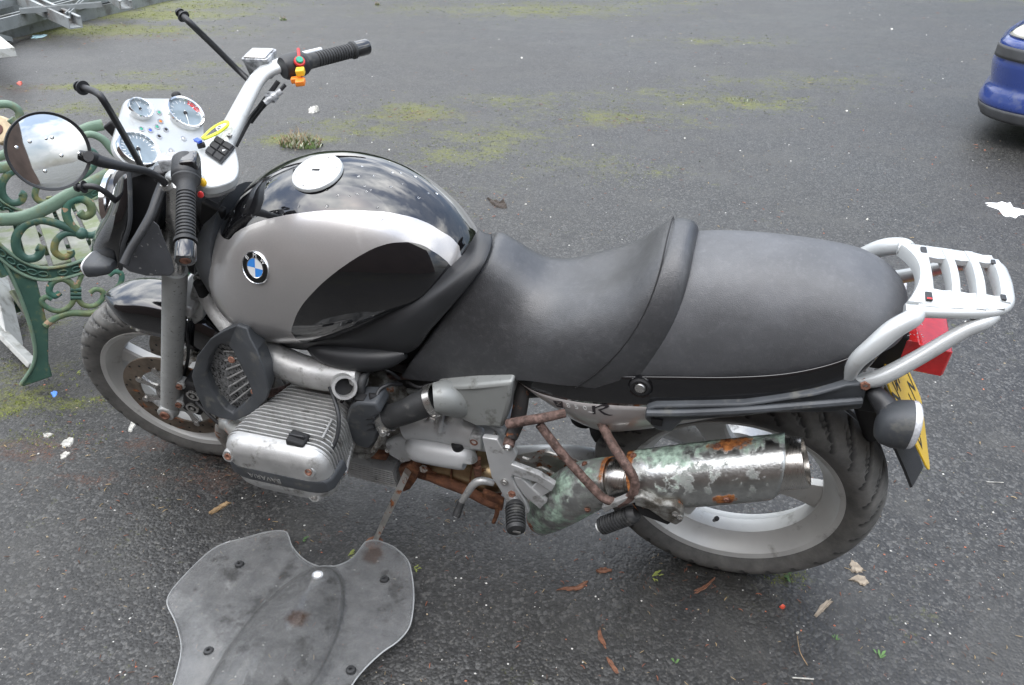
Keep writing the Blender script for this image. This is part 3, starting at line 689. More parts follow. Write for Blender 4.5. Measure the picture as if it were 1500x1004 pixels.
# local: x runs back along the car from its nose, y = 0 is the centre line minus half width toward us
HWc = 0.83
def car_sec(x, hw, zs):   # ring through heights, hw multiplier per height
    r = []
    for z, k in zs: r.append(Vector((x, -hw * k, z)))
    for z, k in zs[::-1]: r.append(Vector((x, hw * k, z)))
    return r
def nose(z):      # how far back the nose face lies at a height
    tab = [(0.17, 0.045), (0.20, 0.02), (0.27, 0.0), (0.33, 0.02), (0.36, 0.05), (0.42, 0.035), (0.50, 0.02), (0.53, 0.03), (0.62, 0.035), (0.64, 0.06), (0.70, 0.12), (0.80, 0.30), (0.86, 0.55), (0.92, 0.95)]
    for (a, b), (c, d) in zip(tab, tab[1:]):
        if z <= c: return b + (d - b) * max(0, (z - a) / (c - a))
    return tab[-1][1]
def skin(z, t, off=0.0):     # t 0 = centre front ... 1 = round the corner to 1.25 m back along our side
    x0 = nose(z); R = 0.42
    L1 = HWc - R; L2 = R * math.pi / 2; L3 = 0.75; s = t * (L1 + L2 + L3)
    if s < L1: p = Vector((0.10 * (s / L1) ** 2 * 0.2, -s, 0)); n = Vector((-1, 0, 0))
    elif s < L1 + L2:
        a = (s - L1) / R; p = Vector((0.02 + R * (1 - math.cos(a)), -L1 - R * math.sin(a), 0)); n = Vector((-math.cos(a), -math.sin(a), 0))
    else: p = Vector((0.02 + R + s - L1 - L2, -HWc, 0)); n = Vector((0, -1, 0))
    inset = x0 if s < L1 else x0 * max(0.35, 1 - (s - L1) / 0.9)
    if z > 0.64: inset = min(inset, 0.10 + (z - 0.64) * 0.5) if s >= L1 + L2 * 0.8 else inset
    return p - n * (inset - off) + Vector((0, 0, z)) if True else p
def panel(name, zs, t0, t1, off, m, nt=30, both=True, label=None):
    for sgn in ((1, -1) if both else (1,)):
        mb = MB()
        mb.grid(lambda u, v: (lambda q: Vector((q.x, q.y * sgn, q.z)))(skin(zs[0] + (zs[-1] - zs[0]) * v, t0 + (t1 - t0) * u, off)), nt, max(4, int((zs[-1] - zs[0]) * 60)))
        mb.build(name, m, car, solid=0.006, ang=50, label=label)
panel('bumper', (0.235, 0.655), 0, 1.0, 0.0, M['car_blue'])
panel('bumper_lip', (0.165, 0.237), 0, 1.0, 0.004, M['car_trim'])
panel('bumper_strip', (0.535, 0.610), 0.30, 0.72, 0.012, M['car_trim'])
panel('wing', (0.655, 0.84), 0.0, 1.0, -0.004, M['car_blue'])
panel('headlamp', (0.665, 0.80), 0.30, 0.84, 0.008, M['head_lens'])
mb = MB()
prof = [(0.55, 0.84, 0.90), (0.75, 0.865, 0.93), (1.0, 0.90, 0.95), (1.25, 0.93, 0.95)]
rings = []
for x, z, k in prof: rings.append([Vector((x, HWc * k * math.cos(math.pi * j / 16), z - 0.10 * abs(math.cos(math.pi * j / 16)) ** 3 + 0.02)) for j in range(17)])
mb.loft(rings, closed=False); mb.build('bonnet', M['car_blue'], car, solid=0.006)
mb = MB(); rings = []
for x, zt, zb, hw in ((1.15, 0.90, 0.30, 0.81), (1.6, 0.94, 0.25, 0.83), (2.4, 0.95, 0.25, 0.84), (3.3, 0.95, 0.25, 0.83), (3.85, 0.92, 0.28, 0.78), (4.05, 0.80, 0.35, 0.70)):
    rings.append([Vector((x, hw * math.cos(a) * (1 if True else 1), (zt + zb) / 2 + (zt - zb) / 2 * math.sin(a))) if False else Vector((x, hw * (abs(math.cos(a)) ** 0.35) * (1 if math.cos(a) >= 0 else -1), (zt + zb) / 2 + (zt - zb) / 2 * (abs(math.sin(a)) ** 0.5) * (1 if math.sin(a) >= 0 else -1))) for a in [2 * math.pi * k / 28 for k in range(28)]])
mb.loft(rings); mb.build('body', M['car_blue'], car)
mb = MB(); rings = []
for x, zt, hw in ((1.20, 0.94, 0.70), (1.75, 1.38, 0.60), (2.4, 1.43, 0.60), (3.1, 1.40, 0.58), (3.8, 0.96, 0.66)):
    rings.append([Vector((x, -hw - 0.08, 0.90)), Vector((x, -hw, zt - 0.03)), Vector((x, -hw * 0.8, zt)), Vector((x, hw * 0.8, zt)), Vector((x, hw, zt - 0.03)), Vector((x, hw + 0.08, 0.90))])
mb.loft(rings, closed=True); mb.build('window_glass', M['glass_dark'], car)
mb = MB(); mb.box((2.45, 0, 1.435), (1.35, 1.12, 0.03)); mb.build('roof', M['car_blue'], car, bevel=0.012)
mb = MB(); mb.box((1.9, 0, 0.45), (3.0, 1.3, 0.5)); mb.box((0.75, 0, 0.5), (0.9, 1.2, 0.4)); mb.build('underbody', M['dark'], car)
for x in (0.86, 3.3):
    for s in (-1, 1):
        mb = MB(); mb.lathe([(0.20, -0.08), (0.28, -0.09), (0.30, -0.06), (0.30, 0.06), (0.28, 0.09), (0.20, 0.08)], (x, s * 0.74, 0.30), (0, 1, 0), 32, closed=True); w = mb.build('tyre', M['tyre'], car)
        mb = MB(); mb.lathe([(0.02, -0.085), (0.17, -0.07), (0.20, -0.085), (0.20, 0.085), (0.17, 0.07), (0.02, 0.085)], (x, s * 0.74, 0.30), (0, 1, 0), 24); mb.build('wheel_rim', M['wheel_silver'], car)
# ================================================================== MOTORCYCLE
bike = empty('motorcycle', (0, 0, 0.001), (LEAN, 0, 0))
tag(bike, 'black and silver motorcycle with rusty pannier frame leaning on its side stand', 'motorcycle')
Y = Vector((0, 1, 0)); X = Vector((1, 0, 0)); ZV = Vector((0, 0, 1))
def P3(l, front=False): return [S(a, b, c, front) for a, b, c in l]
def T(name, pts, r, m, front=False, n=12, sub=5, flat=1.0, raw=False, parent=None, **k):
    mb = MB(); mb.tube(pts if raw else P3(pts, front), r, n=n, sub=sub, flat=flat)
    return mb.build(name, M[m] if isinstance(m, str) else m, parent or bike, front=front, **k)
def bolt(p, d, r, L, m, parent, front=False, name='bolt'):
    mb = MB(); d = Vector(d).normalized(); p = Vector(p); mb.lathe([(0.0001, 0), (r * 1.35, 0), (r * 1.35, L * 0.35), (r, L * 0.38), (r * 0.95, L), (r * 0.5, L), (r * 0.45, L * 0.6), (0.0001, L * 0.6)], p, d, 6 if m != 'steel' else 12)
    return mb.build(name, M[m], parent, front=front)
def plate(name, pts, th, m, front=False, parent=None, bevel=0.003, **k):
    mb = MB(); q = P3(pts, front); mb.prism(q, Y * th); return mb.build(name, M[m], parent or bike, front=front, bevel=bevel, **k)
def sgnpow(a, p): return math.copysign(abs(a) ** p, a)

# ---------------- wheels
def tyre(name, c, R, hw, rb, front, parent):
    prof = []
    for k in range(31):     # from left bead over the tread to right bead
        a = -1 + 2 * k / 30
        th = a * math.pi * 0.5
        y = hw * math.sin(max(-1, min(1, a * 1.0)) * math.pi * 0.5)
        prof.append((a, y))
    n = 420; m = 32; vv = []; gr_ = []
    for i in range(n):
        ph = 2 * math.pi * i / n
        for k in range(m + 1):
            a = -1 + 2 * k / m; aa = abs(a)
            if aa < 0.72:        # tread arc
                q = aa / 0.72 * R_(62); rr = R - hw * 0.95 * (1 - math.cos(q)) ; y = hw * 1.0 * math.sin(q) / math.sin(R_(62))
            else:
                q = (aa - 0.72) / 0.28; r0 = R - hw * 0.95 * (1 - math.cos(R_(62))); rr = r0 + (rb - r0) * q; y = hw * (1.0 + 0.04 * math.sin(q * math.pi) - 0.22 * q * q)
            # curved grooves
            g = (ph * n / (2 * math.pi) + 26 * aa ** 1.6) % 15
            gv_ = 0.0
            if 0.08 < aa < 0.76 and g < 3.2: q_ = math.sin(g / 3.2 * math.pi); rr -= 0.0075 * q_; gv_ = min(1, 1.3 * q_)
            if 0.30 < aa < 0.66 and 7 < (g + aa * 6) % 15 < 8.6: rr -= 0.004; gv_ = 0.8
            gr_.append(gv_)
            if aa < 0.03: rr -= 0.004
            if 0.72 < aa < 0.76: rr -= 0.0012
            vv.append(Vector((c[0] + rr * math.cos(ph), c[1] + math.copysign(y, a), c[2] + rr * math.sin(ph))))
    mb = MB(); w = m + 1
    mb.add(vv, [[i * w + k, ((i + 1) % n) * w + k, ((i + 1) % n) * w + k + 1, i * w + k + 1] for i in range(n) for k in range(m)])
    o = mb.build(name, M['bike_tyre'], parent, front=front, ang=28, fix=False)
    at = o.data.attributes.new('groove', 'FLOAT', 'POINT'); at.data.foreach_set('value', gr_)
    return o
def rim(c, rf, hw, rw, front, parent):
    t = 0.005
    inner = [(rf, -hw), (rf - 0.003, -hw - 0.003), (rf - 0.014, -hw + 0.002), (rf - 0.018, -hw + 0.012), (rw + 0.012, -hw * 0.5), (rw, -hw * 0.30), (rw - 0.002, 0), (rw, hw * 0.30), (rw + 0.012, hw * 0.5), (rf - 0.018, hw - 0.012), (rf - 0.014, hw - 0.002), (rf - 0.003, hw + 0.003), (rf, hw)]
    outer = [(rf - 0.004, hw - 0.004), (rf - 0.012, hw * 0.8), (rw + t + 0.012, hw * 0.5), (rw + t, hw * 0.3), (rw + t, -hw * 0.3), (rw + t + 0.012, -hw * 0.5), (rf - 0.012, -hw * 0.8), (rf - 0.004, -hw + 0.004)]
    mb = MB(); mb.lathe(inner + outer, c, Y, 96, closed=True)
    return mb.build('rim', M['wheel_silver'], parent, front=front, ang=30)
def spoke(c, ang, r0, r1, y0, y1, w0, w1, th, front, parent):
    mb = MB(); d = Vector((math.cos(ang), 0, math.sin(ang))); e = Vector((-d.z, 0, d.x)); rings = []
    for k in range(9):
        f = k / 8; r = r0 + (r1 - r0) * f; w = (w0 + (w1 - w0) * f) * (1 - 0.32 * math.sin(f * math.pi)) ; y = y0 + (y1 - y0) * f
        cc = Vector(c) + d * r + Y * y
        rings.append([cc - e * w - Y * th * 0.6, cc - e * w * 0.8 - Y * th, cc + e * w * 0.8 - Y * th, cc + e * w - Y * th * 0.6, cc + e * w + Y * th, cc - e * w + Y * th])
    mb.loft(rings); return mb.build('spoke', M['wheel_silver'], parent, front=front, ang=35)

CRW, CFW = Vector((0, 0, 0.325)), Vector((-1.487, 0, 0.300))
rw = empty('rear_wheel', (0, 0, 0)); rw.parent = bike
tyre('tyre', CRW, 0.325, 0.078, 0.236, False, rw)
rim(CRW, 0.242, 0.062, 0.196, False, rw)
for a in (-6, 114, 234): spoke(CRW, R_(a), 0.06, 0.199, 0.012, 0.0, 0.045, 0.042, 0.012, False, rw)
mb = MB(); mb.lathe([(0.02, -0.02), (0.062, -0.015), (0.075, 0.0), (0.078, 0.03), (0.06, 0.06), (0.02, 0.06)], CRW, Y, 36); mb.build('hub', M['wheel_silver'], rw)
vp = S(1046, 763, -0.02); mb = MB(); d = (CRW - vp).normalized(); d.y = -0.5; mb.cyl(vp, vp + d * 0.022, 0.0045, 10); mb.cyl(vp + d * 0.022, vp + d * 0.034, 0.0062, 10, bev=0.001); mb.build('valve', M['black_plastic'], rw)

fw = empty('front_wheel', (0, 0, 0)); fw.parent = bike
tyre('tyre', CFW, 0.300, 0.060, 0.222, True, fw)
rim(CFW, 0.229, 0.050, 0.188, True, fw)
for a in (152, 272, 32): spoke(CFW, R_(a), 0.05, 0.191, 0.0, 0.0, 0.036, 0.030, 0.014, True, fw)
mb = MB(); mb.lathe([(0.012, -0.062), (0.035, -0.06), (0.042, -0.03), (0.05, 0), (0.042, 0.03), (0.035, 0.06), (0.012, 0.062)], CFW, Y, 32); mb.build('hub', M['cast_dirty'], fw, front=True)
for s in (-1, 1):
    c = CFW + Y * (s * 0.068)
    mb = MB(); mb.lathe([(0.105, -0.0025), (0.1525, -0.0025), (0.1525, 0.0025), (0.105, 0.0025)], c, Y, 96, closed=True); mb.build('brake_disc', M['disc'], fw, front=True, ang=30)
    mb = MB()
    for k in range(8):
        a = k * math.pi / 4 + 0.2; d = Vector((math.cos(a), 0, math.sin(a))); e = Vector((-d.z, 0, d.x))
        mb.loft([[c + d * r + e * w * q + Y * z for q, z in ((-1, -0.003), (1, -0.003), (1, 0.003), (-1, 0.003))] for r, w in ((0.045, 0.014), (0.075, 0.007), (0.104, 0.014))])
        mb.lathe([(0.0001, -0.007), (0.009, -0.007), (0.010, 0.007), (0.0001, 0.007)], c + d * 0.108, Y, 10)
    mb.lathe([(0.025, -0.003), (0.06, -0.003), (0.06, 0.003), (0.025, 0.003)], c, Y, 40, closed=True)
    mb.build('disc_carrier', M['steel'], fw, front=True)
    mb = MB()
    for k in range(30):
        a = k * math.pi / 15; mb.lathe([(0.0001, -0.0031), (0.0035, -0.0031), (0.0035, 0.0031), (0.0001, 0.0031)], c + Vector((math.cos(a), 0, math.sin(a))) * (0.122 + 0.014 * (k % 3 - 0.3)), Y, 8)
    mb.build('drilled_hole', M['dark'], fw, front=True)['kind'] = 'stuff'

# ---------------- front end (turned with the bars)
def fork(sy):
    y = -0.104 * sy if sy == 1 else 0.104
    par = bike
    b = Vector((-1.500, y, 0.272)); t = Vector((-1.268, y, 0.800)); ax = (t - b).normalized()
    mb = MB(); L = (t - b).length
    mb.lathe([(0.0001, 0), (0.019, 0.0), (0.0235, 0.006), (0.0255, 0.05), (0.026, 0.2), (0.0265, 0.42), (0.0272, L - 0.03), (0.0275, L), (0.020, L), (0.0001, L)], b, ax, 40)
    f = mb.build('fork_slider', M['fork'], par, front=True)
    t2 = Vector((-1.165, y, 1.035)); mb = MB(); mb.cyl(t - ax * 0.02, t2, 0.0205, 28); mb.build('fork_tube', M['steel'], f, front=True)
    axl = Vector((-1.487, y, 0.300))
    mb = MB(); mb.cyl(axl + Y * 0.028 * sy, axl - Y * 0.030 * sy, 0.0235, 28, bev=0.002); mb.build('axle_clamp', M['fork'], f, front=True)
    mb = MB(); mb.lathe([(0.0001, 0), (0.0135, 0), (0.0135, 0.006), (0.009, 0.007), (0.008, 0.002), (0.0001, 0.002)], axl - Y * 0.030 * sy, -Y * sy, 20); mb.build('axle_bolt', M['bolt_rust'], f, front=True)
    cal = []
    for z in (0.335, 0.412):
        q = Vector((-1.487 + (z - 0.3) * 0.43 + 0.033, y - 0.002 * sy, z)); mb = MB(); mb.cyl(q + Y * 0.012 * sy, q - Y * 0.014 * sy, 0.0135, 18, bev=0.002); mb.build('lug', M['fork'], f, front=True)
        mb = MB(); mb.lathe([(0.0001, 0), (0.0085, 0), (0.0085, 0.006), (0.005, 0.0062), (0.005, 0.003), (0.0001, 0.003)], q - Y * 0.014 * sy, -Y * sy, 14); mb.build('lug_bolt', M['bolt_rust'], f, front=True)
    # brake caliper behind the slider
    c = Vector((-1.395, y + 0.018 * sy, 0.355)); rot = Matrix.Rotation(R_(23), 3, 'Y')
    mb = MB(); mb.box(c, (0.055, 0.060, 0.13), rot); ca = mb.build('brake_caliper', M['dark'], par, front=True, bevel=0.010)
    for dz in (-0.030, 0.028):
        q = c + rot @ Vector((0.004, -0.031 * sy, dz)); mb = MB(); mb.lathe([(0.012, 0), (0.018, 0), (0.018, 0.005), (0.012, 0.005)], q, -Y * sy, 20, closed=True); mb.lathe([(0.0001, 0), (0.006, 0), (0.006, 0.006), (0.0001, 0.006)], q, -Y * sy, 12)
        mb.build('piston_cover', M['steel'], ca, front=True)
    mb = MB(); mb.box(c + rot @ Vector((-0.03, -0.016 * sy, -0.075)), (0.10, 0.010, 0.018), Matrix.Rotation(R_(-8), 3, 'Y')); mb.build('torque_bracket', M['fork'], ca, front=True, bevel=0.002)
fork(1); fork(-1)
# mudguard
mb = MB(); rings = []
for k in range(25):
    a = R_(110 - k * 82 / 24); f = k / 24; rad = 0.330 + 0.008 * math.sin(f * math.pi); w = 0.074 * min(1, 0.35 + 1.5 * math.sin(min(1, f * 2.4 + 0.08) * math.pi / 2) * 0.5) * (1.0)
    w = 0.072 * (1 - 0.75 * max(0, 1 - f * 5) ** 2) * (1 - 0.35 * max(0, (f - 0.8) * 5) ** 2); dp = 0.092 * (1 - 0.85 * max(0, 1 - f * 3.2) ** 1.6)
    d = Vector((math.cos(a), 0, math.sin(a))); ring = []
    for j in range(17):
        b = math.pi * j / 16; ring.append(CFW + d * (rad - dp * (1 - math.sin(b) ** 0.55)) + Y * (-w * sgnpow(math.cos(b), 0.75)))
    rings.append(ring)
mb.loft(rings, cap=False, closed=False); mg = mb.build('front_mudguard', M['black_gloss'], bike, front=True, solid=0.003, ang=60, subsurf=1)
# fork bridge and telelever ball joint
mb = MB(); mb.box((-1.315, 0, 0.665), (0.06, 0.19, 0.035), Matrix.Rotation(R_(24), 3, 'Y')); mb.build('fork_bridge', M['cast'], bike, front=True, bevel=0.008)
plate('bridge_casting', [(283, 405, -0.06), (300, 402, -0.06), (308, 418, -0.06), (300, 440, -0.06), (296, 470, -0.07), (284, 478, -0.07), (276, 462, -0.07), (278, 430, -0.06)], 0.03, 'cast', front=True, bevel=0.006)
for px, py in ((291, 407), (275, 466)):
    p = S(px, py, -0.065, True); mb = MB(); mb.lathe([(0.0045, 0), (0.009, 0), (0.009, 0.008), (0.0045, 0.008)], p, (0.1, -1, 0.2), 16, closed=True); mb.build('bolt', M['steel'], bike, front=True)
T('telelever_arm', [(296, 418, -0.05), (312, 447, -0.08), (338, 478, -0.12), (370, 502, -0.145), (405, 527, -0.165), (450, 545, -0.17), (492, 552, -0.17), (530, 553, -0.17)], [0.019, 0.023, 0.027, 0.033, 0.036, 0.035, 0.035, 0.028], 'cast', n=16, flat=1.0)
bp_ = S(296, 424, -0.075); mb = MB(); mb.cyl(bp_ + Vector((0, 0, -0.02)), bp_ + Vector((0.002, -0.004, 0.026)), 0.013, 16, bev=0.004); mb.build('rubber_cap', M['dark'], bike)
a = S(500, 558, -0.165); b = S(505, 569, -0.222)
mb = MB(); d = (b - a).normalized(); mb.lathe([(0.0205, 0), (0.0265, 0), (0.0265, 0.055), (0.0205, 0.055), (0.0200, 0.01)], b - d * 0.055, d, 36, closed=True); mb.build('pivot_eye', M['cast'], bike, ang=30)
mb = MB(); mb.cyl(b - d * 0.05, b - d * 0.022, 0.0206, 28); mb.build('pivot_plug', M['dark'], bike)
T('brake_hose', [(262, 405, -0.07), (268, 440, -0.075), (272, 480, -0.09), (276, 520, -0.08), (268, 556, -0.07)], 0.0045, 'black_plastic', front=True)
T('brake_hose', [(266, 270, -0.06), (285, 320, -0.06), (296, 350, -0.05), (288, 400, -0.04), (300, 430, -0.02)], 0.005, 'black_plastic', front=True)
T('brake_hose', [(330, 300, 0.0), (322, 340, 0.02), (312, 380, 0.02), (300, 410, 0.0)], 0.005, 'black_plastic')
mb = MB(); mb.box(S(310, 340, 0.02), (0.16, 0.12, 0.22), Matrix.Rotation(R_(24), 3, 'Y')); mb.build('steering_head', M['dark'], bike, bevel=0.02)
mb = MB(); mb.box(S(312, 318, -0.05), (0.05, 0.02, 0.07), Matrix.Rotation(R_(24), 3, 'Y')); mb.build('connector_block', M['dark'], bike, bevel=0.004)
T('wiring_loom', [(300, 375, -0.06), (308, 360, -0.07), (318, 352, -0.06), (325, 385, -0.05), (314, 402, -0.06)], 0.004, 'orange', n=8)
T('wiring_loom', [(292, 345, -0.05), (304, 360, -0.07), (312, 380, -0.07), (302, 398, -0.06)], 0.004, 'black_plastic', n=8)
T('shock_spring', [(285, 500, 0.0), (300, 440, 0.0)], 0.03, 'dark')

# ---------------- tank
TS = [
 (-1.196, .765, .045, .735, .705, 2.0), (-1.188, .81, .090, .745, .672, 2.0), (-1.165, .866, .132, .755, .645, 2.0), (-1.125, .922, .164, .765, .620, 2.05), (-1.06, .982, .190, .772, .612, 2.1), (-.97, 1.026, .200, .785, .628, 2.15), (-.88, 1.043, .198, .80, .660, 2.15),
 (-.79, 1.036, .182, .82, .712, 2.1), (-.71, 1.006, .155, .835, .768, 2.05), (-.65, .964, .125, .84, .800, 2.0), (-.615, .925, .095, .845, .815, 2.0), (-.592, .890, .065, .85, .83, 2.0), (-.582, .865, .030, .855, .845, 2.0)]
def tank_ring(s, n=48, grow=0.0):
    x, zt, w, zw, zb, e = s; r = []
    for k in range(n):
        a = 2 * math.pi * k / n; c, q = math.cos(a), math.sin(a)
        if q >= 0: y = (w + grow) * sgnpow(c, 2 / e); z = zw + (zt + grow - zw) * abs(q) ** (2 / (e * 0.98))
        else: y = (w + grow) * sgnpow(c, 2 / 2.5); z = zw - (zw - zb + grow) * abs(q) ** (2 / 2.3)
        r.append(Vector((x + (0.10 * (zw - z) if x > -0.8 else 0) * 0, y, z)))
    return r
rows = smooth_rows(TS, 5)
mb = MB(); mb.loft([tank_ring(s) for s in rows])
tank = mb.build('fuel_tank', M['black_gloss'], bike, ang=60)
bvh = BVHTree.FromPolygons([tuple(v.co) for v in tank.data.vertices], [tuple(p.vertices) for p in tank.data.polygons])
def hit(px, py, tree=None):
    o, d = _ray_local(px, py, False); h = (tree or bvh).ray_cast(o, d.normalized()); return h[0], h[1]
def curve_pts(l):
    out = []
    for px, py in l:
        h = hit(px, py)[0]
        if h is not None: out.append((h.x, h.z))
    return sorted(out)
UP = curve_pts([(334, 352), (345, 342), (368, 330), (400, 320), (440, 313), (490, 309), (540, 310), (580, 314), (620, 325), (650, 342), (672, 360), (684, 374)])
LO = curve_pts([(427, 489), (430, 474), (440, 452), (458, 430), (480, 409), (505, 390), (530, 374), (558, 361), (585, 356), (612, 358), (636, 370), (655, 384), (664, 391)])
def m_tank():
    m = bpy.data.materials.new('tank_paint'); m.use_nodes = True; t = NT(m); b = t.n['Principled BSDF']
    v = t.new('ShaderNodeTexCoord').outputs['Object']; sx = t.new('ShaderNodeSeparateXYZ'); t.link(v, sx.inputs[0])
    X0, X1, Z0, Z1 = -1.25, -0.50, 0.50, 1.10
    nx = t.math('DIVIDE', t.math('SUBTRACT', sx.outputs[0], X0), X1 - X0)
    zz = t.math('DIVIDE', t.math('SUBTRACT', sx.outputs[2], Z0), Z1 - Z0)
    def fc(pts, left, right):
        f = t.new('ShaderNodeFloatCurve'); c = f.mapping.curves[0]
        q = [((x - X0) / (X1 - X0), (z - Z0) / (Z1 - Z0)) for x, z in pts]
        q = [(0.0, left if left is not None else q[0][1])] + q + [(1.0, right if right is not None else q[-1][1])]
        while len(c.points) < len(q): c.points.new(0.5, 0.5)
        for p, a in zip(c.points, q): p.location = a; p.handle_type = 'AUTO'
        f.mapping.update(); t.link(nx, f.inputs['Value']); return f.outputs[0]
    below_u = t.math('LESS_THAN', zz, fc(UP, None, None))
    above_l = t.math('GREATER_THAN', zz, fc([(LO[0][0] - 0.004, 0.5)] + LO, 0.0, None))
    mask = t.math('MULTIPLY', below_u, above_l)
    flake = t.new('ShaderNodeTexVoronoi'); flake.inputs['Scale'].default_value = 1800; t.link(v, flake.inputs['Vector'])
    sc = t.mix(t.ramp(flake.outputs['Distance'], 0.2, 0.8), (0.42, 0.405, 0.395), (0.54, 0.525, 0.515))
    t.link(t.mix(mask, (0.006, 0.006, 0.007), sc), b.inputs['Base Color'])
    t.link(t.math('MULTIPLY', mask, 0.6), b.inputs['Metallic'])
    # rain drops and wet smears on the top
    dn = t.noise(v, 24, 4, 0.5)
    sm = t.ramp(t.noise(v, 9, 5, 0.6, 0.6), 0.60, 0.63)
    t.link(t.math('ADD', 0.05, t.math('ADD', t.math('MULTIPLY', mask, 0.24), t.math('MULTIPLY', sm, 0.10))), b.inputs['Roughness'])
    b.inputs['Coat Weight'].default_value = 1.0; b.inputs['Coat Roughness'].default_value = 0.03
    t.link(t.bump(t.noise(v, 30, 3), 0.012, 0.01), b.inputs['Normal'])
    return m
tank.data.materials[0] = m_tank()
# water beads
mb = MB(); rnd = random.Random(4)
for k in range(34):
    px, py = rnd.gauss(520, 80), rnd.gauss(275, 22); h, n = hit(px, py)
    if h is None: continue
    r = rnd.uniform(0.0015, 0.004); u = n.orthogonal().normalized(); w = n.cross(u)
    mb.loft([[h + (u * math.cos(a) * rr * 1.3 + w * math.sin(a) * rr) + n * z for a in [2 * math.pi * j / 8 for j in range(8)]] for rr, z in ((r, 0.0001), (r * 0.8, r * 0.3), (r * 0.4, r * 0.42))])
wat = bpy.data.materials.new('water'); wat.use_nodes = True; wb = wat.node_tree.nodes['Principled BSDF']; wb.inputs['Base Color'].default_value = (1, 1, 1, 1); wb.inputs['Roughness'].default_value = 0.02; wb.inputs['Transmission Weight'].default_value = 1.0; wb.inputs['IOR'].default_value = 1.33
mb.build('water_drops', wat, tank)['kind'] = 'stuff'
# filler cap
h, n = hit(465, 254); n = n.normalized(); u = X - n * X.dot(n); u.normalize(); Mf = frame(h + n * 0.001, u, n)
cap = empty('filler_cap', (0, 0, 0)); cap.parent = bike
nn = Mf.to_3x3() @ ZV; oo = Mf.translation
mb = MB(); mb.lathe([(0.0001, 0.0045), (0.030, 0.0045), (0.046, 0.0038), (0.0505, 0.002), (0.052, -0.001), (0.0525, -0.004)], oo, nn, 56); mb.build('cap_ring', M['rack'], cap, ang=25)
mb = MB(); mb.lathe([(0.0001, 0.0062), (0.026, 0.0062), (0.028, 0.0052), (0.028, 0.004)], oo, nn, 40); mb.build('lock_cover', M['silver'], cap, ang=25)
for k in range(6):
    a = k * math.pi / 3 + 0.3; p = Mf @ Vector((0.042 * math.cos(a), 0.042 * math.sin(a), 0.0040)); mb = MB(); mb.lathe([(0.0001, 0.0012), (0.0022, 0.0012), (0.003, 0)], p, nn, 10); mb.build('screw', M['steel'], cap)
mb = MB(); mb.box(Mf @ Vector((0.0, 0.0, 0.0066)), (0.016, 0.004, 0.002), Mf.to_3x3()); mb.build('key_flap', M['dark'], cap)
# roundel
def roundel(px, py, r, normal_from=None):
    h, n = hit(px, py); n = n.normalized(); up = ZV - n * ZV.dot(n); up.normalize(); xd = up.cross(n); Mr = frame(h + n * 0.0005, xd, n)
    rt = empty('badge', (0, 0, 0)); rt.parent = bike; c = Mr.translation
    mb = MB(); mb.lathe([(r * 0.93, 0.002), (r * 0.96, 0.0034), (r, 0.002), (r * 1.01, -0.003), (r * 0.9, -0.003)], c, n, 48, closed=True); mb.build('badge_rim', M['chrome'], rt)
    mb = MB(); mb.lathe([(r * 0.60, 0.0020), (r * 0.94, 0.0020), (r * 0.94, -0.002), (r * 0.60, -0.002)], c, n, 48, closed=True); mb.build('badge_ring', M['black_gloss'], rt)
    mb = MB(); mb.lathe([(r * 0.575, 0.0024), (r * 0.61, 0.0030), (r * 0.625, 0.0018), (r * 0.575, 0.0018)], c, n, 48, closed=True); mb.build('badge_inner_rim', M['chrome'], rt)
    for q in range(4):
        mb = MB(); pts = [Mr @ Vector((0, 0, 0.0015))] + [Mr @ Vector((r * 0.59 * math.cos(a), r * 0.59 * math.sin(a), 0.0015)) for a in [q * math.pi / 2 + k * math.pi / 2 / 10 for k in range(11)]]
        mb.prism(pts, n * 0.0006); mb.build('badge_field', M['blue_enamel'] if q % 2 else M['white'], rt)
    for ch_, a in (('B', 138), ('M', 90), ('W', 42)):
        a = R_(a); ML = Mr @ Matrix.Translation((r * 0.775 * math.cos(a), r * 0.775 * math.sin(a), 0.0022)) @ Matrix.Rotation(a - math.pi / 2, 4, 'Z')
        mesh_obj('badge_letter', text_mesh(ch_, r * 0.36, 'badge_letter', M['white'], ML, 0.0004), rt)
roundel(375, 393, 0.0335)
# plastic nose panel between headstock and tank
mb = MB(); mb.loft([tank_ring(s, 32, g) for s, g in (((-1.225, .80, .06, .76, .72, 2), 0.0), ((-1.215, .865, .09, .79, .69, 2), 0.004), ((-1.18, .905, .12, .80, .66, 2), 0.004), ((-1.13, .945, .14, .80, .66, 2), 0.004))])
mb.build('headstock_panel', M['grey_plastic'], bike, ang=60)
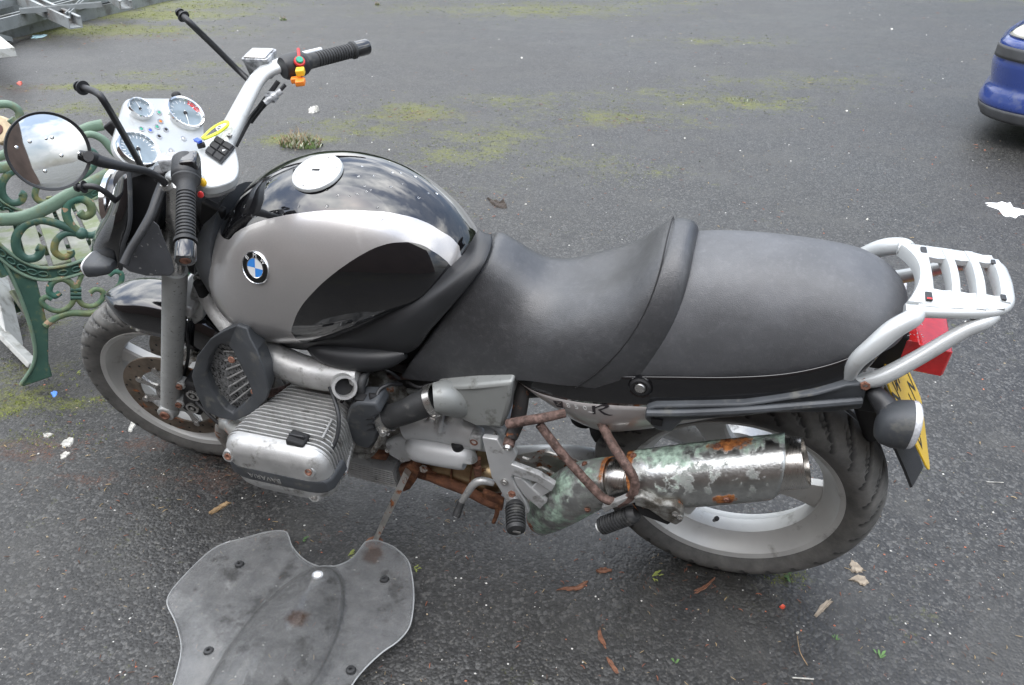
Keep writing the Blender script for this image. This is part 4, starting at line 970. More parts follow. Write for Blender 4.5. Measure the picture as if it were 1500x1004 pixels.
# black trim under and behind the tank
TA = [(706, 341, .010), (702, 354, -.025), (690, 378, -.062), (668, 403, -.094), (640, 428, -.120), (606, 454, -.140), (566, 476, -.152), (520, 489, -.155), (470, 496, -.155), (425, 498, -.148), (394, 494, -.135)]
TB = [(718, 345, .015), (719, 360, -.025), (709, 386, -.070), (688, 416, -.100), (660, 450, -.122), (630, 484, -.136), (606, 514, -.140), (572, 520, -.140), (500, 513, -.142), (440, 512, -.138), (398, 502, -.128)]
ta, tb_ = smooth_rows([tuple(p) for p in P3(TA)], 5), smooth_rows([tuple(p) for p in P3(TB)], 5)
for sgn in (1, -1):
    mb = MB(); rings = []
    for p, q in zip(ta, tb_):
        p, q = Vector(p), Vector(q); d = q - p; n_ = Vector((.1, -1, .35)).normalized(); w = min(.0075, d.length * .2); ring = []
        for f, h_ in ((-.55, -2.4), (-.02, -.1), (.06, .55), (.22, 1.0), (.42, 1.02), (.62, .9), (.86, .62), (.97, .15), (1.0, -1.6)):
            c_ = p + d * f + n_ * (h_ * w); ring.append(Vector((c_.x, c_.y * sgn, c_.z - (.035 if sgn < 0 else 0))))
        rings.append(ring)
    mb.loft(rings, cap=False, closed=False); mb.build('tank_trim', M['black_plastic'], bike, solid=.004, ang=38)
T('side_trim', [(455, 508, -0.140), (472, 515, -0.150), (500, 522, -0.155), (535, 526, -0.155), (566, 525, -0.150), (594, 519, -0.140)], [0.012, 0.024, 0.029, 0.029, 0.024, 0.010], 'black_plastic', n=16)
# dark core behind the panels
mb = MB(); rings = []
for x, zt, zb, w in ((-1.12, .82, .66, .05), (-.95, .80, .50, .09), (-.75, .80, .48, .10), (-.55, .80, .50, .10), (-.35, .80, .58, .115), (-.1, .88, .69, .12), (.1, .90, .78, .11), (.17, .88, .82, .09)):
    rings.append([Vector((x, w * sgnpow(math.cos(a), .5), (zt + zb) / 2 + (zt - zb) / 2 * sgnpow(math.sin(a), .5))) for a in [2 * math.pi * k / 24 for k in range(24)]])
mb.loft(rings); mb.build('frame_core', M['dark'], bike)

# ---------------- seats   (x of the crest, ztop, half width, zbot, shear)
def seat_ring(s, n=40):
    x, zt, w, zb, sh, e = s; r = []
    for k in range(n + 1):
        a = math.pi * k / n; c, q = math.cos(a), math.sin(a)
        f = abs(q) ** (2 / e); y = w * sgnpow(c, 2 / (e + 0.4)) * (1 - 0.20 * f ** 2.0); z = zb + (zt - zb) * f
        p_ = 1 + .85 * max(0, min(1, (x + .40) / .16)); r.append(Vector((x - sh * (zt - zb) * ((zt - z) / (zt - zb)) ** p_, y, z)))
    r.append(Vector((r[-1].x, r[-1].y * 0.6, r[-1].z - 0.004))); r.append(Vector((r[0].x, r[0].y * 0.6, r[0].z - 0.004)))
    return r
RS = [(-.560, .845, .085, .640, .66, 2.6), (-.552, .885, .125, .615, .66, 2.7), (-.535, .897, .136, .604, .66, 2.7), (-.505, .883, .139, .608, .64, 2.6), (-.465, .858, .142, .625, .62, 2.5), (-.43, .846, .146, .642, .60, 2.45), (-.385, .850, .152, .655, .58, 2.4), (-.335, .874, .158, .668, .56, 2.4), (-.285, .900, .163, .677, .54, 2.4), (-.250, .925, .166, .685, .52, 2.45),
      (-.218, .957, .167, .692, .50, 2.5), (-.195, .972, .167, .697, .49, 2.5), (-.165, .972, .166, .700, .48, 2.5), (-.150, .956, .164, .703, .47, 2.5), (-.146, .925, .160, .706, .46, 2.5)]
rows = smooth_rows(RS, 5)
def crown(rings, depth, fall):   # scoop the middle of the rider's seat
    for ring, s in zip(rings, rows):
        g = depth * math.exp(-((s[0] + 0.315) / 0.095) ** 2)
        for p in ring:
            p.z -= g * (math.exp(-(p.y / 0.10) ** 2) - 0.35)
    return rings
mb = MB(); mb.loft(crown([seat_ring(s) for s in rows], 0.048, 0)); rs = mb.build('rider_seat', M['seat'], bike, ang=70)
# stitched piping on the back edge of the rider's seat
def seat_line(s, off, n=30):
    r = seat_ring(s, n)[:n + 1]; c = Vector((s[0], 0, 0.78)); return [p + Vector((-0.0, p.y, p.z - 0.75)).normalized() * off for p in r]
mb = MB(); mb.tube(seat_line((-.198, .9718, .1672, .694, .495, 2.5), 0.0004), 0.0014, n=8, sub=1); mb.build('stitching', M['dark'], rs)
PS = [(-.190, .905, .150, .742, .46, 2.5), (-.170, .935, .156, .732, .44, 2.5), (-.14, .948, .158, .728, .42, 2.5), (-.08, .957, .158, .735, .38, 2.5), (0.0, .960, .153, .757, .28, 2.5), (.08, .957, .144, .788, .17, 2.5), (.14, .948, .132, .820, .08, 2.5), (.185, .928, .115, .846, .02, 2.4), (.212, .905, .095, .858, 0, 2.3), (.228, .885, .060, .866, 0, 2.2), (.232, .870, .03, .864, 0, 2.0)]
mb = MB(); mb.loft([seat_ring(s) for s in smooth_rows(PS, 5)]); mb.build('passenger_seat', M['pillion'], bike, ang=70)

# ---------------- tail panels: upper half black, lower half silver
PT = [  # x, z top, z split, z bottom, half width
 (-.475, .660, .653, .645, .118), (-.43, .680, .650, .612, .140), (-.38, .700, .652, .582, .152), (-.33, .717, .657, .560, .158), (-.28, .732, .665, .553, .161), (-.22, .747, .676, .573, .162), (-.15, .762, .690, .606, .162), (-.05, .782, .712, .655, .160), (.04, .805, .738, .690, .154), (.11, .832, .768, .728, .142), (.16, .860, .806, .770, .125), (.185, .878, .845, .815, .105), (.195, .880, .868, .850, .09)]
rows = smooth_rows(PT, 5)
for nm, mat, lohi in (('tail_panel', M['black_gloss'], (2, 1)), ('tail_panel', pm('panel_silver', (0.42, 0.40, 0.39), 0.35, metal=0.25, coat=0.6, var=0.05), (3, 2))):
    for sgn in (-1, 1):
        mb = MB(); rings = []
        for s in rows:
            ring = []
            for j in range(9):
                f = j / 8; z = s[lohi[0]] + (s[lohi[1]] - s[lohi[0]]) * f
                g = (z - s[3]) / max(1e-4, s[1] - s[3]); y = s[4] + 0.012 * math.sin(math.pi * min(1, g * 1.05)) - 0.022 * (1 - g) ** 2.5
                ring.append(Vector((s[0], sgn * y, z)))
            rings.append(ring)
        mb.loft(rings, cap=False, closed=False); mb.build(nm, mat, bike, solid=0.004, ang=60)
sp = []
for s in rows: sp.append(Vector((s[0], -(s[4] + 0.0135), s[2] - 0.0)))
# lettering 850 and R on the panel
def panel_y(x, z):
    for a, b in zip(rows, rows[1:]):
        if a[0] <= x <= b[0]:
            f = (x - a[0]) / (b[0] - a[0]); s = [p + (q - p) * f for p, q in zip(a, b)]; g = (z - s[3]) / max(1e-4, s[1] - s[3])
            return -(s[4] + 0.012 * math.sin(math.pi * min(1, g * 1.05)) - 0.022 * (1 - g) ** 2.5 + 0.0022)
    return -0.16
def on_panel(px, py):
    y = -0.16
    for _ in range(6): p = S(px, py, y); y = panel_y(p.x, p.z)
    return S(px, py, y)
a = on_panel(826, 598); b = on_panel(866, 602); xd = (b - a).normalized(); up_p = (on_panel(845, 590) - on_panel(845, 606)).normalized(); nn = xd.cross(up_p).normalized()
for ch_, px, py in (('8', 832.5, 595), ('5', 844.5, 597), ('0', 857, 598.5)):
    c = on_panel(px, py); mesh_obj('panel_digit', text_mesh(ch_, 0.0185, 'panel_digit', M['white'], frame(c + nn * 0.0005, xd, nn), 0.0002), bike)
def strokes(name, polys, m):
    mb = MB()
    for pl_ in polys: mb.prism([on_panel(*p) + nn * 0.0004 for p in pl_], nn * 0.0004)
    return mb.build(name, m, bike, ang=10)
strokes('panel_letter', [[(867, 595), (872, 595), (872.5, 607), (868.5, 607.5)], [(872, 597), (880, 593.5), (889, 593), (893, 595), (890, 598), (882, 601), (877, 602), (876, 600.5), (883, 598.5), (887, 596), (883, 595), (875, 597.5), (872, 599)], [(876, 600.5), (880, 601.5), (886, 605.5), (892, 608), (898, 608.5), (893, 609.5), (885, 608), (880, 604.5)]], M['print'])
strokes('panel_emblem', [[(810, 587.5), (824, 588.5), (825, 598), (816, 596.5)]], M['print'])
strokes('emblem_stroke', [[(814, 589.2), (822, 589.8), (819, 592), (816.5, 593), (821.5, 594.8), (815, 593.6), (818, 590.6)]], M['steel'])
strokes('panel_line', [[(822, 599), (870, 604.6), (870, 605.4), (822, 599.8)]], M['white'])
# seat lock
c = S(938, 568, -0.168); mb = MB(); mb.lathe([(0.0001, 0.002), (0.013, 0.002), (0.014, 0.004), (0.017, 0.004), (0.0215, 0.0), (0.0215, -0.02)], c, (-0.05, -1, 0.12), 30); lk = mb.build('seat_lock', M['dark'], bike)
mb = MB(); mb.lathe([(0.0001, 0.006), (0.0095, 0.006), (0.011, 0.003), (0.011, 0.0)], c, (-0.05, -1, 0.12), 24); mb.build('lock_barrel', M['steel'], lk)
mb = MB(); mb.lathe([(0.021, 0.0), (0.0235, 0.002), (0.0245, -0.01), (0.021, -0.012)], c, (-0.05, -1, 0.12), 30, closed=True); mb.build('lock_rim', M['black_gloss'], lk)

# ---------------- lower grey rail and rear mudguard
rl = [(946, 600, -0.187), (960, 596, -0.187), (1090, 594, -0.185), (1195, 578, -0.172), (1240, 566, -0.162), (1262, 563, -0.152), (1268, 578, -0.152), (1262, 600, -0.152), (1215, 606, -0.162), (1130, 606, -0.177), (1090, 611, -0.184), (1000, 618, -0.187), (984, 634, -0.187), (962, 632, -0.187), (944, 615, -0.187)]
plate('side_rail', rl, 0.022, 'grey_plastic', bevel=0.004)
T('rail_lip', [(948, 606, -0.194), (1000, 606, -0.193), (1090, 602, -0.191), (1190, 594, -0.178), (1262, 588, -0.158)], 0.007, 'grey_plastic', n=8)
c = S(962, 619, -.190); mb = MB(); mb.box(c, (0.022, 0.004, 0.016)); mb.build('rail_slot', M['dark'], bike)
for q in ((1236, 606), (1000, 622)):
    pass
mb = MB(); rings = []     # inner mudguard over the rear tyre
for k in range(15):
    a = R_(160 - k * 85 / 14); d = Vector((math.cos(a), 0, math.sin(a))); rings.append([CRW + d * (0.36 - 0.03 * abs(j) ** 3) + Y * (0.078 * j) for j in (-1, -.8, -.4, 0, .4, .8, 1)])
mb.loft(rings, cap=False, closed=False); mb.build('inner_mudguard', M['dark'], bike, solid=0.004)
mb = MB(); rings = []     # tail of the mudguard below the number plate
for px0, py0, px1, py1 in ((1290, 600, 0, 0), (1312, 640, 0, 0), (1326, 665, 0, 0), (1338, 692, 0, 0), (1348, 718, 0, 0)):
    a = S(px0, py0, -0.045) + Vector((-.016, 0, .004)); b = S(px1, py1, 0.045) if False else a + Vector((0.012, 0.11, 0.002)); rings.append([a, a + (b - a) * 0.5 + Vector((0.018, 0, 0.004)), b, b + Vector((-0.004, 0, -0.004)), a + (b - a) * 0.5 + Vector((0.012, 0, -0.002)), a + Vector((-0.004, 0, -0.004))])
mb.loft(rings); mb.build('rear_mudguard', M['black_plastic'], bike)
T('tail_support', [(1262, 560, -0.03), (1270, 600, -0.03), (1276, 640, -0.02)], [0.03, 0.024, 0.014], 'dark')

# ---------------- grab rails, rack, lights, number plate
def sym(pts): return [Vector((p.x, -p.y, p.z)) for p in pts]
g1 = [S(1243, 553, -.138), S(1255, 530, -.142), S(1280, 508, -.135), S(1308, 484, -.120), S(1335, 468, -.105), S(1343, 460, -0.092)]
r1 = [0.011, 0.0145, 0.0165, 0.017, 0.016, 0.014]
T('grab_rail', g1, r1, 'rack', raw=True, n=16); T('grab_rail', sym(g1), r1, 'rack', raw=True, n=16)
g2 = [S(1252, 560, -.140), S(1275, 558, -.140), S(1300, 549, -.135), S(1350, 522, -.115), S(1410, 487, -.093), S(1440, 474, -.083), S(1458, 463, -0.070)]
r2 = [0.008, 0.014, 0.0145, 0.0135, 0.0125, 0.0125, 0.010]
T('rack_strut', g2, r2, 'rack', raw=True, n=16); T('rack_strut', sym(g2), r2, 'rack', raw=True, n=16)
plate('strut_foot', [(1252, 556, -.142), (1285, 552, -.142), (1282, 566, -.142), (1276, 574, -.142), (1266, 568, -.142)], 0.016, 'rack', bevel=0.003)
RZ = 0.925
def rk(px, py, z=RZ): return Z(px, py, z)
rack = empty('luggage_rack', (0, 0, 0)); rack.parent = bike
def rp(x, y): return Vector((x, y, .930 + 0.010 * (1 - (y / 0.1) ** 2) + 0.02 * (x - 0.2)))
def rail_side(sg): return [rp(x, sg * y) - Vector((0, 0, .004)) for x, y in ((.206, .090), (.24, .088), (.29, .082), (.33, .074), (.352, .062), (.362, .045), (.364, .022), (.365, 0.0))]
for sg in (-1, 1):
    mb = MB(); mb.tube(rail_side(sg), 0.0115, n=12, sub=4, flat=0.9); mb.build('rack_rail', M['rack'], rack)
    mb = MB(); rings = []
    for k in range(11):
        x = .225 + k * .0128; yo = .088 - .014 * (k / 10) ** 2; yi = .046
        rings.append([rp(x, sg * yi) + Vector((0, 0, .004)), rp(x, sg * yi) + Vector((0, 0, .0075 - .0018 * (k % 3 == 0))), rp(x, sg * yo) + Vector((0, 0, .0075 - .0018 * (k % 3 == 0))), rp(x, sg * yo) - Vector((0, 0, .004)), rp(x, sg * yi) - Vector((0, 0, .004))])
    mb.loft(rings); mb.build('rack_side', M['rack'], rack, ang=30)
for x0, x1, bow in ((.206, .251, .010), (.271, .289, .004), (.308, .327, .004), (.346, .364, .002)):
    mb = MB(); rings = []
    for j in range(13):
        f = -1 + j / 6; yy = .082 * f if x0 < .34 else .060 * f; w_ = bow * (1 - f * f)
        if x0 < .21: xa = x0 + .012 - .010 * f * f * 0 + .010 * (1 - f * f) - .012 * f * f; xb = x1
        else: xa = x0 + w_; xb = x1 + w_
        z = rp((xa + xb) / 2, yy).z + .0025 * (1 - f * f)
        rings.append([Vector((xa, yy, z + 0.001)), Vector((xa + 0.003, yy, z + 0.0080)), Vector((xb - 0.003, yy, z + 0.0080)), Vector((xb, yy, z + 0.003)), Vector((xb - .001, yy, z - 0.014)), Vector((xb - 0.005, yy, z - 0.014)), Vector((xb - 0.005, yy, z + 0.001)), Vector((xa + 0.004, yy, z - .001)), Vector((xa + 0.004, yy, z - 0.016)), Vector((xa, yy, z - 0.016))])
    mb.loft(rings); mb.build('rack_bar', M['rack'], rack, ang=35)
for x, y, sx, sy in ((.243, .066, .010, .018), (.240, -.068, .011, .022), (.350, .046, .007, .012), (.352, -.052, .008, .014)):
    mb = MB(); mb.box(rp(x, y) + Vector((0, 0, 0.0095)), (sx, sy, 0.004)); mb.build('rack_pad', M['black_plastic'], rack, bevel=0.0015)
mb = MB(); mb.box(rp(.240, -.076) + Vector((0, 0, 0.0115)), (.008, .004, 0.003)); mb.build('pad_mark', M['red'], rack)
# tail light: square red lens in two steps
tl = MB(); tl.loft([[Vector((x, y, z)) for y, z in ((-w, zb), (-w, zt), (w, zt), (w, zb))] for x, w, zt, zb in ((.222, .054, .836, .775), (.255, .056, .836, .770), (.257, .056, .830, .768), (.312, .052, .820, .760), (.316, .048, .816, .764))])
t_ = tl.build('tail_light', M['red_lens'], bike, bevel=0.003)
mb = MB(); mb.box((.215, 0, .80), (.05, .11, .085)); mb.build('lamp_holder', M['dark'], bike, bevel=0.004)
c = Vector((0.243, 0, 0.843)); mb = MB()
for k in range(40): mb.ball((0.232 + rnd.random() * 0.03, -0.055 + rnd.random() * 0.1, 0.8425), 0.0012, 6, (1, 1, .5))
mb.build('water_drops', M['lens_clear'], t_)['kind'] = 'stuff'
# number plate
pa, pb = S(1298, 562, -.105), S(1362, 697, -.105)
dn = (pb - pa).normalized(); pw = Y; pn = dn.cross(pw).normalized()
if pn.x < 0: pn = -pn
Hh = (pb - pa).length; npl = empty('number_plate', (0, 0, 0)); npl.parent = bike
ctr = (pa + pb) / 2 + Y * 0.105
ring = []
for k in range(28):
    a = 2 * math.pi * k / 28; ring.append(ctr + Y * (0.105 * sgnpow(math.cos(a), 0.18)) + dn * (Hh / 2 * sgnpow(math.sin(a), 0.18)) - pn * 0.002)
mb = MB(); mb.prism(ring, pn * 0.004); mb.build('plate_board', M['plate_yellow'], npl, bevel=0.001)
for txt, off in (('N47 NV', -0.27), ('BDI N', 0.20)):
    Mt = frame(ctr + pn * 0.0024 + dn * (off * Hh), Y, pn)
    me = text_mesh(txt, Hh * 0.36, 'plate_characters', M['plate_black'], Mt @ Matrix.Scale(0.72, 4, (1, 0, 0)), 0.0002); mesh_obj('plate_characters', me, npl)
# rear indicators
for sg in (1, -1):
    def sd_(p): return Vector((p.x, p.y * sg, p.z))
    ind = empty('rear_indicator', (0, 0, 0)); ind.parent = bike
    a, b = S(1280, 575, -.14), S(1300, 600, -.165); c0 = S(1306, 618, -.185)
    mb = MB(); mb.tube([sd_(S(1278, 572, -.10)), sd_(a), sd_(b), sd_(c0)], [.014, .015, .020, .022], n=16); mb.build('stalk', M['black_plastic'], ind)
    rings = []; ax0 = S(1288, 622, -.185); ax1 = S(1342, 625, -.185); d = (ax1 - ax0).normalized()
    cc = S(1310, 622, -.185)
    for f, w, h_ in ((-.030, .006, .010), (-.027, .020, .026), (-.018, .030, .036), (0.0, .036, .042), (.016, .037, .043), (.022, .037, .043)):
        rings.append([sd_(cc + d * f + Y * (w * sgnpow(math.cos(q), .8)) + ZV * (h_ * sgnpow(math.sin(q), .8)) ) for q in [2 * math.pi * k / 24 for k in range(24)]])
    mb = MB(); mb.loft(rings); mb.build('indicator_body', M['grey_plastic'], ind, ang=50)
    rings = []
    for f, w, h_ in ((.022, .0365, .0425), (.029, .036, .042), (.034, .032, .038), (.036, .02, .026)):
        rings.append([sd_(cc + d * f + Y * (w * sgnpow(math.cos(q), .8)) + ZV * (h_ * sgnpow(math.sin(q), .8)) ) for q in [2 * math.pi * k / 24 for k in range(24)]])
    mb = MB(); mb.loft(rings); mb.build('indicator_lens', M['lens_clear'], ind, ang=50)
p = S(1267, 561, -.143); bolt(p, (0, -1, .1), .009, .012, 'bolt_rust', bike)
mb = MB(); mb.box(S(1272, 582, -.12), (.035, .03, .05)); mb.build('rail_bracket', M['dark'], bike, bevel=.004)

# ---------------- rusty pannier frame
T('pannier_frame', [(744, 622, -.195), (765, 618, -.195), (795, 613, -.19), (828, 606, -.17)], [.0105, .0105, .010, .009], 'rust_tube', n=14)
T('pannier_frame', [(790, 622, -.19), (815, 655, -.205), (845, 690, -.22), (870, 717, -.23), (885, 731, -.235), (905, 738, -.235)], .0095, 'rust_tube', n=14)
T('pannier_frame', [(880, 618, -.15), (893, 645, -.185), (912, 675, -.22), (926, 697, -.232), (930, 715, -.237), (922, 730, -.237), (905, 738, -.235)], .0100, 'rust_tube', n=14)
T('frame_tube', [(766, 560, -.12), (763, 590, -.145), (757, 620, -.165), (748, 642, -.19)], [.016, .0165, .016, .0145], 'tube_black', n=16)
p = S(744, 655, -.205); mb = MB(); mb.cyl(S(748, 642, -.185), p, .0125, 20, bev=.002); mb.build('bolt_sleeve', M['rust_tube'], bike); d = (p - S(748, 642, -.185)).normalized()
mb = MB(); mb.lathe([(.0001, .004), (.0045, .004), (.005, .0065), (.009, .0065), (.0095, 0)], p, d, 16); mb.build('bolt', M['steel'], bike)

# ---------------- exhaust
def shield(name, rings_c, a0, a1, thick, m, wear, nseg=28, parent=None, endcut=None):
    """part-cylinder skin following centres, seen side; wear(f, g) -> (green, rust)"""
    mb = MB(); vv = []; nr = len(rings_c)
    for i, (c, ax, r) in enumerate(rings_c):
        ax = ax.normalized(); u = (ZV - ax * ZV.dot(ax)).normalized(); w = ax.cross(u)
        for j in range(nseg + 1):
            g = j / nseg; a = a0 + (a1 - a0) * g; off = ax * (endcut(i / (nr - 1), g) if endcut else 0)
            vv.append(c + off + (u * math.cos(a) + w * math.sin(a)) * r)
    mb.add(vv, [[i * (nseg + 1) + j, (i + 1) * (nseg + 1) + j, (i + 1) * (nseg + 1) + j + 1, i * (nseg + 1) + j + 1] for i in range(nr - 1) for j in range(nseg)])
    o = mb.build(name, M[m], parent or bike, solid=thick, ang=50, fix=False)
    at = o.data.color_attributes.new('wear', 'FLOAT_COLOR', 'POINT'); buf = []
    for i in range(nr):
        for j in range(nseg + 1): gr, ru = wear(i / (nr - 1), j / nseg); buf += [gr, ru, 0, 1]
    at.data.foreach_set('color', buf); return o
ex = empty('exhaust', (0, 0, 0)); ex.parent = bike
mA, mB = Vector((-.205, -.170, .452)), Vector((.098, -.152, .572))
max_ = (mB - mA).normalized()
mb = MB(); mb.lathe([(.0001, -.03), (.030, -.03), (.034, 0), (.052, .012), (.056, .02), (.0585, .285), (.051, .292), (.0505, .338), (.048, .346), (.043, .346), (.042, .336), (.040, .20), (.0001, .20)], mA, max_, 48); mb.build('muffler', M['brushed'], ex)
mb = MB(); mb.lathe([(.0585, .004), (.061, .006), (.061, .016), (.0585, .018)], mA, max_, 48, closed=True); mb.build('muffler_band', M['steel_rusty'], ex)
n_ = 26
rc_ = [(mA + max_ * (.002 + .318 * i / n_), max_, .0655 + .002 * math.sin(i / n_ * math.pi)) for i in range(n_ + 1)]
# direction angle: 0 is up, towards our side (-Y) is w direction
u_ = (ZV - max_ * ZV.dot(max_)).normalized(); w_ = max_.cross(u_); sgn_ = -1 if w_.y > 0 else 1
shield('heat_shield', rc_, sgn_ * R_(-22), sgn_ * R_(128), .0025, 'patina',
       lambda f, g: (0.50 * math.exp(-((f - .36) / .24) ** 2 - ((g - .42) / .30) ** 2) + 0.85 * max(0, 1 - g / .36) - .05 , max(1.0 * math.exp(-(f / .06) ** 2), 1.0 * math.exp(-(((f - .60) / .09) ** 2 + ((g - .80) / .11) ** 2)), .9 * math.exp(-(((f - .68) / .15) ** 2 + ((g - .10) / .12) ** 2)), 1.0 * math.exp(-(((f - .08) / .09) ** 2 + ((g - .80) / .18) ** 2)))),
       parent=ex, endcut=lambda f, g: (-.085 * max(0, g * 1.05 - .30) ** 1.6) * f ** 5)
for f, g in ((.07, .78), (.60, .78), (.05, .12), (.60, .12)):
    a = sgn_ * (R_(-22) + R_(150) * g); c = mA + max_ * (.002 + .318 * f); dd = u_ * math.cos(a) + w_ * math.sin(a); bolt(c + dd * .0672, dd, .0055, .005, 'bolt_rust', ex)
# outlet ring already on the muffler; front pipe with its own shield
pc = [S(*q) for q in ((796, 760, -.095), (806, 748, -.115), (826, 732, -.135), (850, 718, -.15), (878, 708, -.16), (905, 702, -.165))]
pr = [.043, .054, .061, .060, .054, .048]
rows = smooth_rows([tuple(p) + (r,) for p, r in zip(pc, pr)], 5); cs = [Vector(q[:3]) for q in rows]
mb = MB(); mb.tube([Vector(p) for p in pc] + [mA + max_ * -.01], [r * .90 for r in pr] + [.036], n=24, sub=4); mb.build('collector_pipe', M['brushed'], ex)
rc2 = [(cs[i], cs[min(i + 1, len(cs) - 1)] - cs[max(0, i - 1)], rows[i][3]) for i in range(len(cs))]
shield('pipe_shield', rc2, sgn_ * R_(-50), sgn_ * R_(150), .002, 'patina',
       lambda f, g: (.72 - .2 * f, max(.9 * math.exp(-((f / .10) ** 2 + ((g - .65) / .2) ** 2)), .85 * math.exp(-(((f - .98) / .05) ** 2 + ((g - .2) / .4) ** 2)))), parent=ex,
       endcut=lambda f, g: -.035 * max(0, g - .35) * f ** 3)
for f, g in ((.72, .80), (.80, .22), (.15, .72)):
    i = int(f * (len(cs) - 1)); c, ax, r = rc2[i]; ax = ax.normalized(); u2 = (ZV - ax * ZV.dot(ax)).normalized(); w2 = ax.cross(u2); a = sgn_ * (R_(-50) + R_(200) * g); dd = u2 * math.cos(a) + w2 * math.sin(a); bolt(c + dd * (r + .001), dd, .0055, .005, 'bolt_rust', ex)
T('exhaust_pipe', [(700, 690, -.05), (740, 708, -.06), (780, 735, -.08), (800, 752, -.10)], .02, 'steel_rusty', parent=ex)
for q in ([(765, 672, -.10), (780, 675, -.10), (796, 664, -.10), (815, 668, -.10), (835, 676, -.10), (860, 690, -.11)], [(760, 700, -.10), (780, 695, -.10), (792, 687, -.10), (812, 697, -.10), (830, 710, -.11)]):
    T('heat_plate_fold', q, [.0045] * len(q), 'steel_rusty', parent=ex, n=8, flat=1.6)
plate('heat_plate', [(748, 670, -.08), (800, 660, -.08), (860, 680, -.08), (862, 705, -.08), (800, 715, -.08), (756, 705, -.08)], .004, 'steel_rusty', bevel=.001)

# ---------------- foot pegs and their hangers
def fpp(name, pts, y=-.195, th=.014, m='silver'): return plate(name, [(a, b, y) for a, b in pts], th, m, bevel=.0025)
fpp('foot_peg_plate', [(706, 642), (728, 645), (737, 660), (751, 655), (757, 668), (750, 682), (757, 690), (749, 701), (757, 716), (770, 736), (775, 752), (765, 757), (752, 739), (743, 738), (732, 718), (720, 700)])
fpp('plate_arm', [(748, 681), (790, 697), (813, 712), (808, 722), (787, 708), (750, 697)], -.1975)
fpp('plate_arm', [(752, 700), (764, 702), (801, 737), (791, 747), (768, 728), (757, 712)], -.1935)
fpp('plate_web', [(787, 707), (806, 721), (792, 730), (776, 718)], -.190, .008)
bolt(S(739, 707, -.196), (0, -1, .1), .007, .005, 'steel', bike)
def peg(name, a, b, r, front_cap=True):
    mb = MB(); d = (b - a); L = d.length; d.normalize(); prof = [(.0001, 0), (r * .7, 0), (r * .92, .006)]
    k = 11; z = .012
    while z < L - .012: prof += [(r * 1.0, z), (r * 1.0, z + .0035), (r * .86, z + .0045), (r * .86, z + .0062)]; z += .0075
    prof += [(r, L - .010), (r * .9, L - .002), (r * .6, L), (.0001, L)]
    mb.lathe(prof, a, d, 24); return mb.build(name, M['rubber'], bike, ang=25)
a, b = S(754, 737, -.205), S(756, 779, -.275); peg('rider_foot_peg', a, b, .0225)
mb = MB(); mb.box(b + (b - a).normalized() * .0015, (.020, .002, .005)); mb.build('peg_tab', M['steel'], bike)
mb = MB(); mb.cyl(S(748, 722, -.19), a, .011, 14); mb.build('peg_hinge', M['cast'], bike); bolt(S(750, 724, -.205), (0, -1, .3), .007, .006, 'bolt_rust', bike)
a, b = S(933, 752, -.235), S(880, 772, -.245); peg('passenger_foot_peg', a, b, .0200)
mb = MB(); mb.cyl(b, b + (b - a).normalized() * .006, .011, 14); mb.build('peg_cap', M['white'], bike)
plate('peg_hanger', [(881, 745, -.245), (925, 727, -.245), (936, 728, -.245), (932, 737, -.245), (900, 745, -.245), (886, 752, -.245)], .014, 'cast', bevel=.002)
plate('peg_arm', [(928, 730, -.250), (940, 728, -.250), (965, 740, -.250), (990, 742, -.250), (1001, 752, -.250), (1000, 765, -.250), (990, 771, -.250), (972, 763, -.250), (950, 748, -.250), (930, 742, -.250)], .020, 'cast_dirty', bevel=.004)
for px, py in ((989, 754), (996, 759)): p = S(px, py, -.252); mb = MB(); mb.lathe([(.0001, -.001), (.003, -.001), (.0035, .001), (.0065, .001), (.007, -.002)], p, (0, -1, .1), 16); mb.build('bolt', M['steel'], bike)
plate('peg_plate_dark', [(925, 737, -.240), (950, 745, -.240), (985, 765, -.240), (978, 770, -.240), (940, 756, -.240)], .012, 'dark', bevel=.002)

# ---------------- gearbox, engine, airbox
def blob(name, pts, m, par=None, th=.08, bevel=.012, seg=3, scale=1.0):
    mb = MB(); mb.prism(P3(pts), Y * th, scale); return mb.build(name, M[m], par or bike, bevel=bevel, seg=seg)
blob('gearbox', [(562, 640, -.125), (572, 622, -.125), (600, 610, -.12), (628, 606, -.12), (650, 612, -.12), (700, 622, -.12), (735, 632, -.12), (745, 650, -.12), (735, 665, -.12), (710, 668, -.12), (690, 660, -.12), (660, 662, -.12), (610, 668, -.12), (590, 672, -.12), (566, 664, -.12)], 'silver', th=.24, bevel=.018, seg=4)
T('gearbox_barrel', [(600, 622, -.115), (640, 620, -.115), (690, 632, -.112), (732, 643, -.108)], [.040, .043, .043, .034], 'silver', n=28)
T('gearbox_rib', [(648, 607, -.135), (646, 622, -.160), (643, 640, -.150)], .006, 'silver', n=8)
T('starter_cover', [(603, 655, -.150), (612, 656, -.150), (676, 668, -.148), (684, 670, -.148)], [.020, .034, .034, .026], 'silver', n=28, sub=3)
blob('bell_housing', [(562, 652, -.145), (586, 640, -.145), (604, 645, -.145), (608, 665, -.145), (600, 680, -.145), (585, 678, -.145), (568, 668, -.145)], 'silver', th=.25, bevel=.01)
p = S(670, 648, -.150); mb = MB(); mb.cyl(p, p + Vector((0, 0, -.03)), .015, 16, bev=.003); mb.build('rubber_grommet', M['dark'], bike)
plate('gearbox_lug', [(686, 643, -.165), (692, 638, -.165), (704, 642, -.165), (706, 662, -.165), (688, 658, -.165)], .03, 'silver', bevel=.004)
p = S(694, 649, -.166); mb = MB(); mb.lathe([(.0001, -.002), (.0055, -.002), (.006, .0006), (.009, .0006), (.010, -.002)], p, (0, -1, .1), 20); mb.build('lug_hole', M['bolt_rust'], bike)
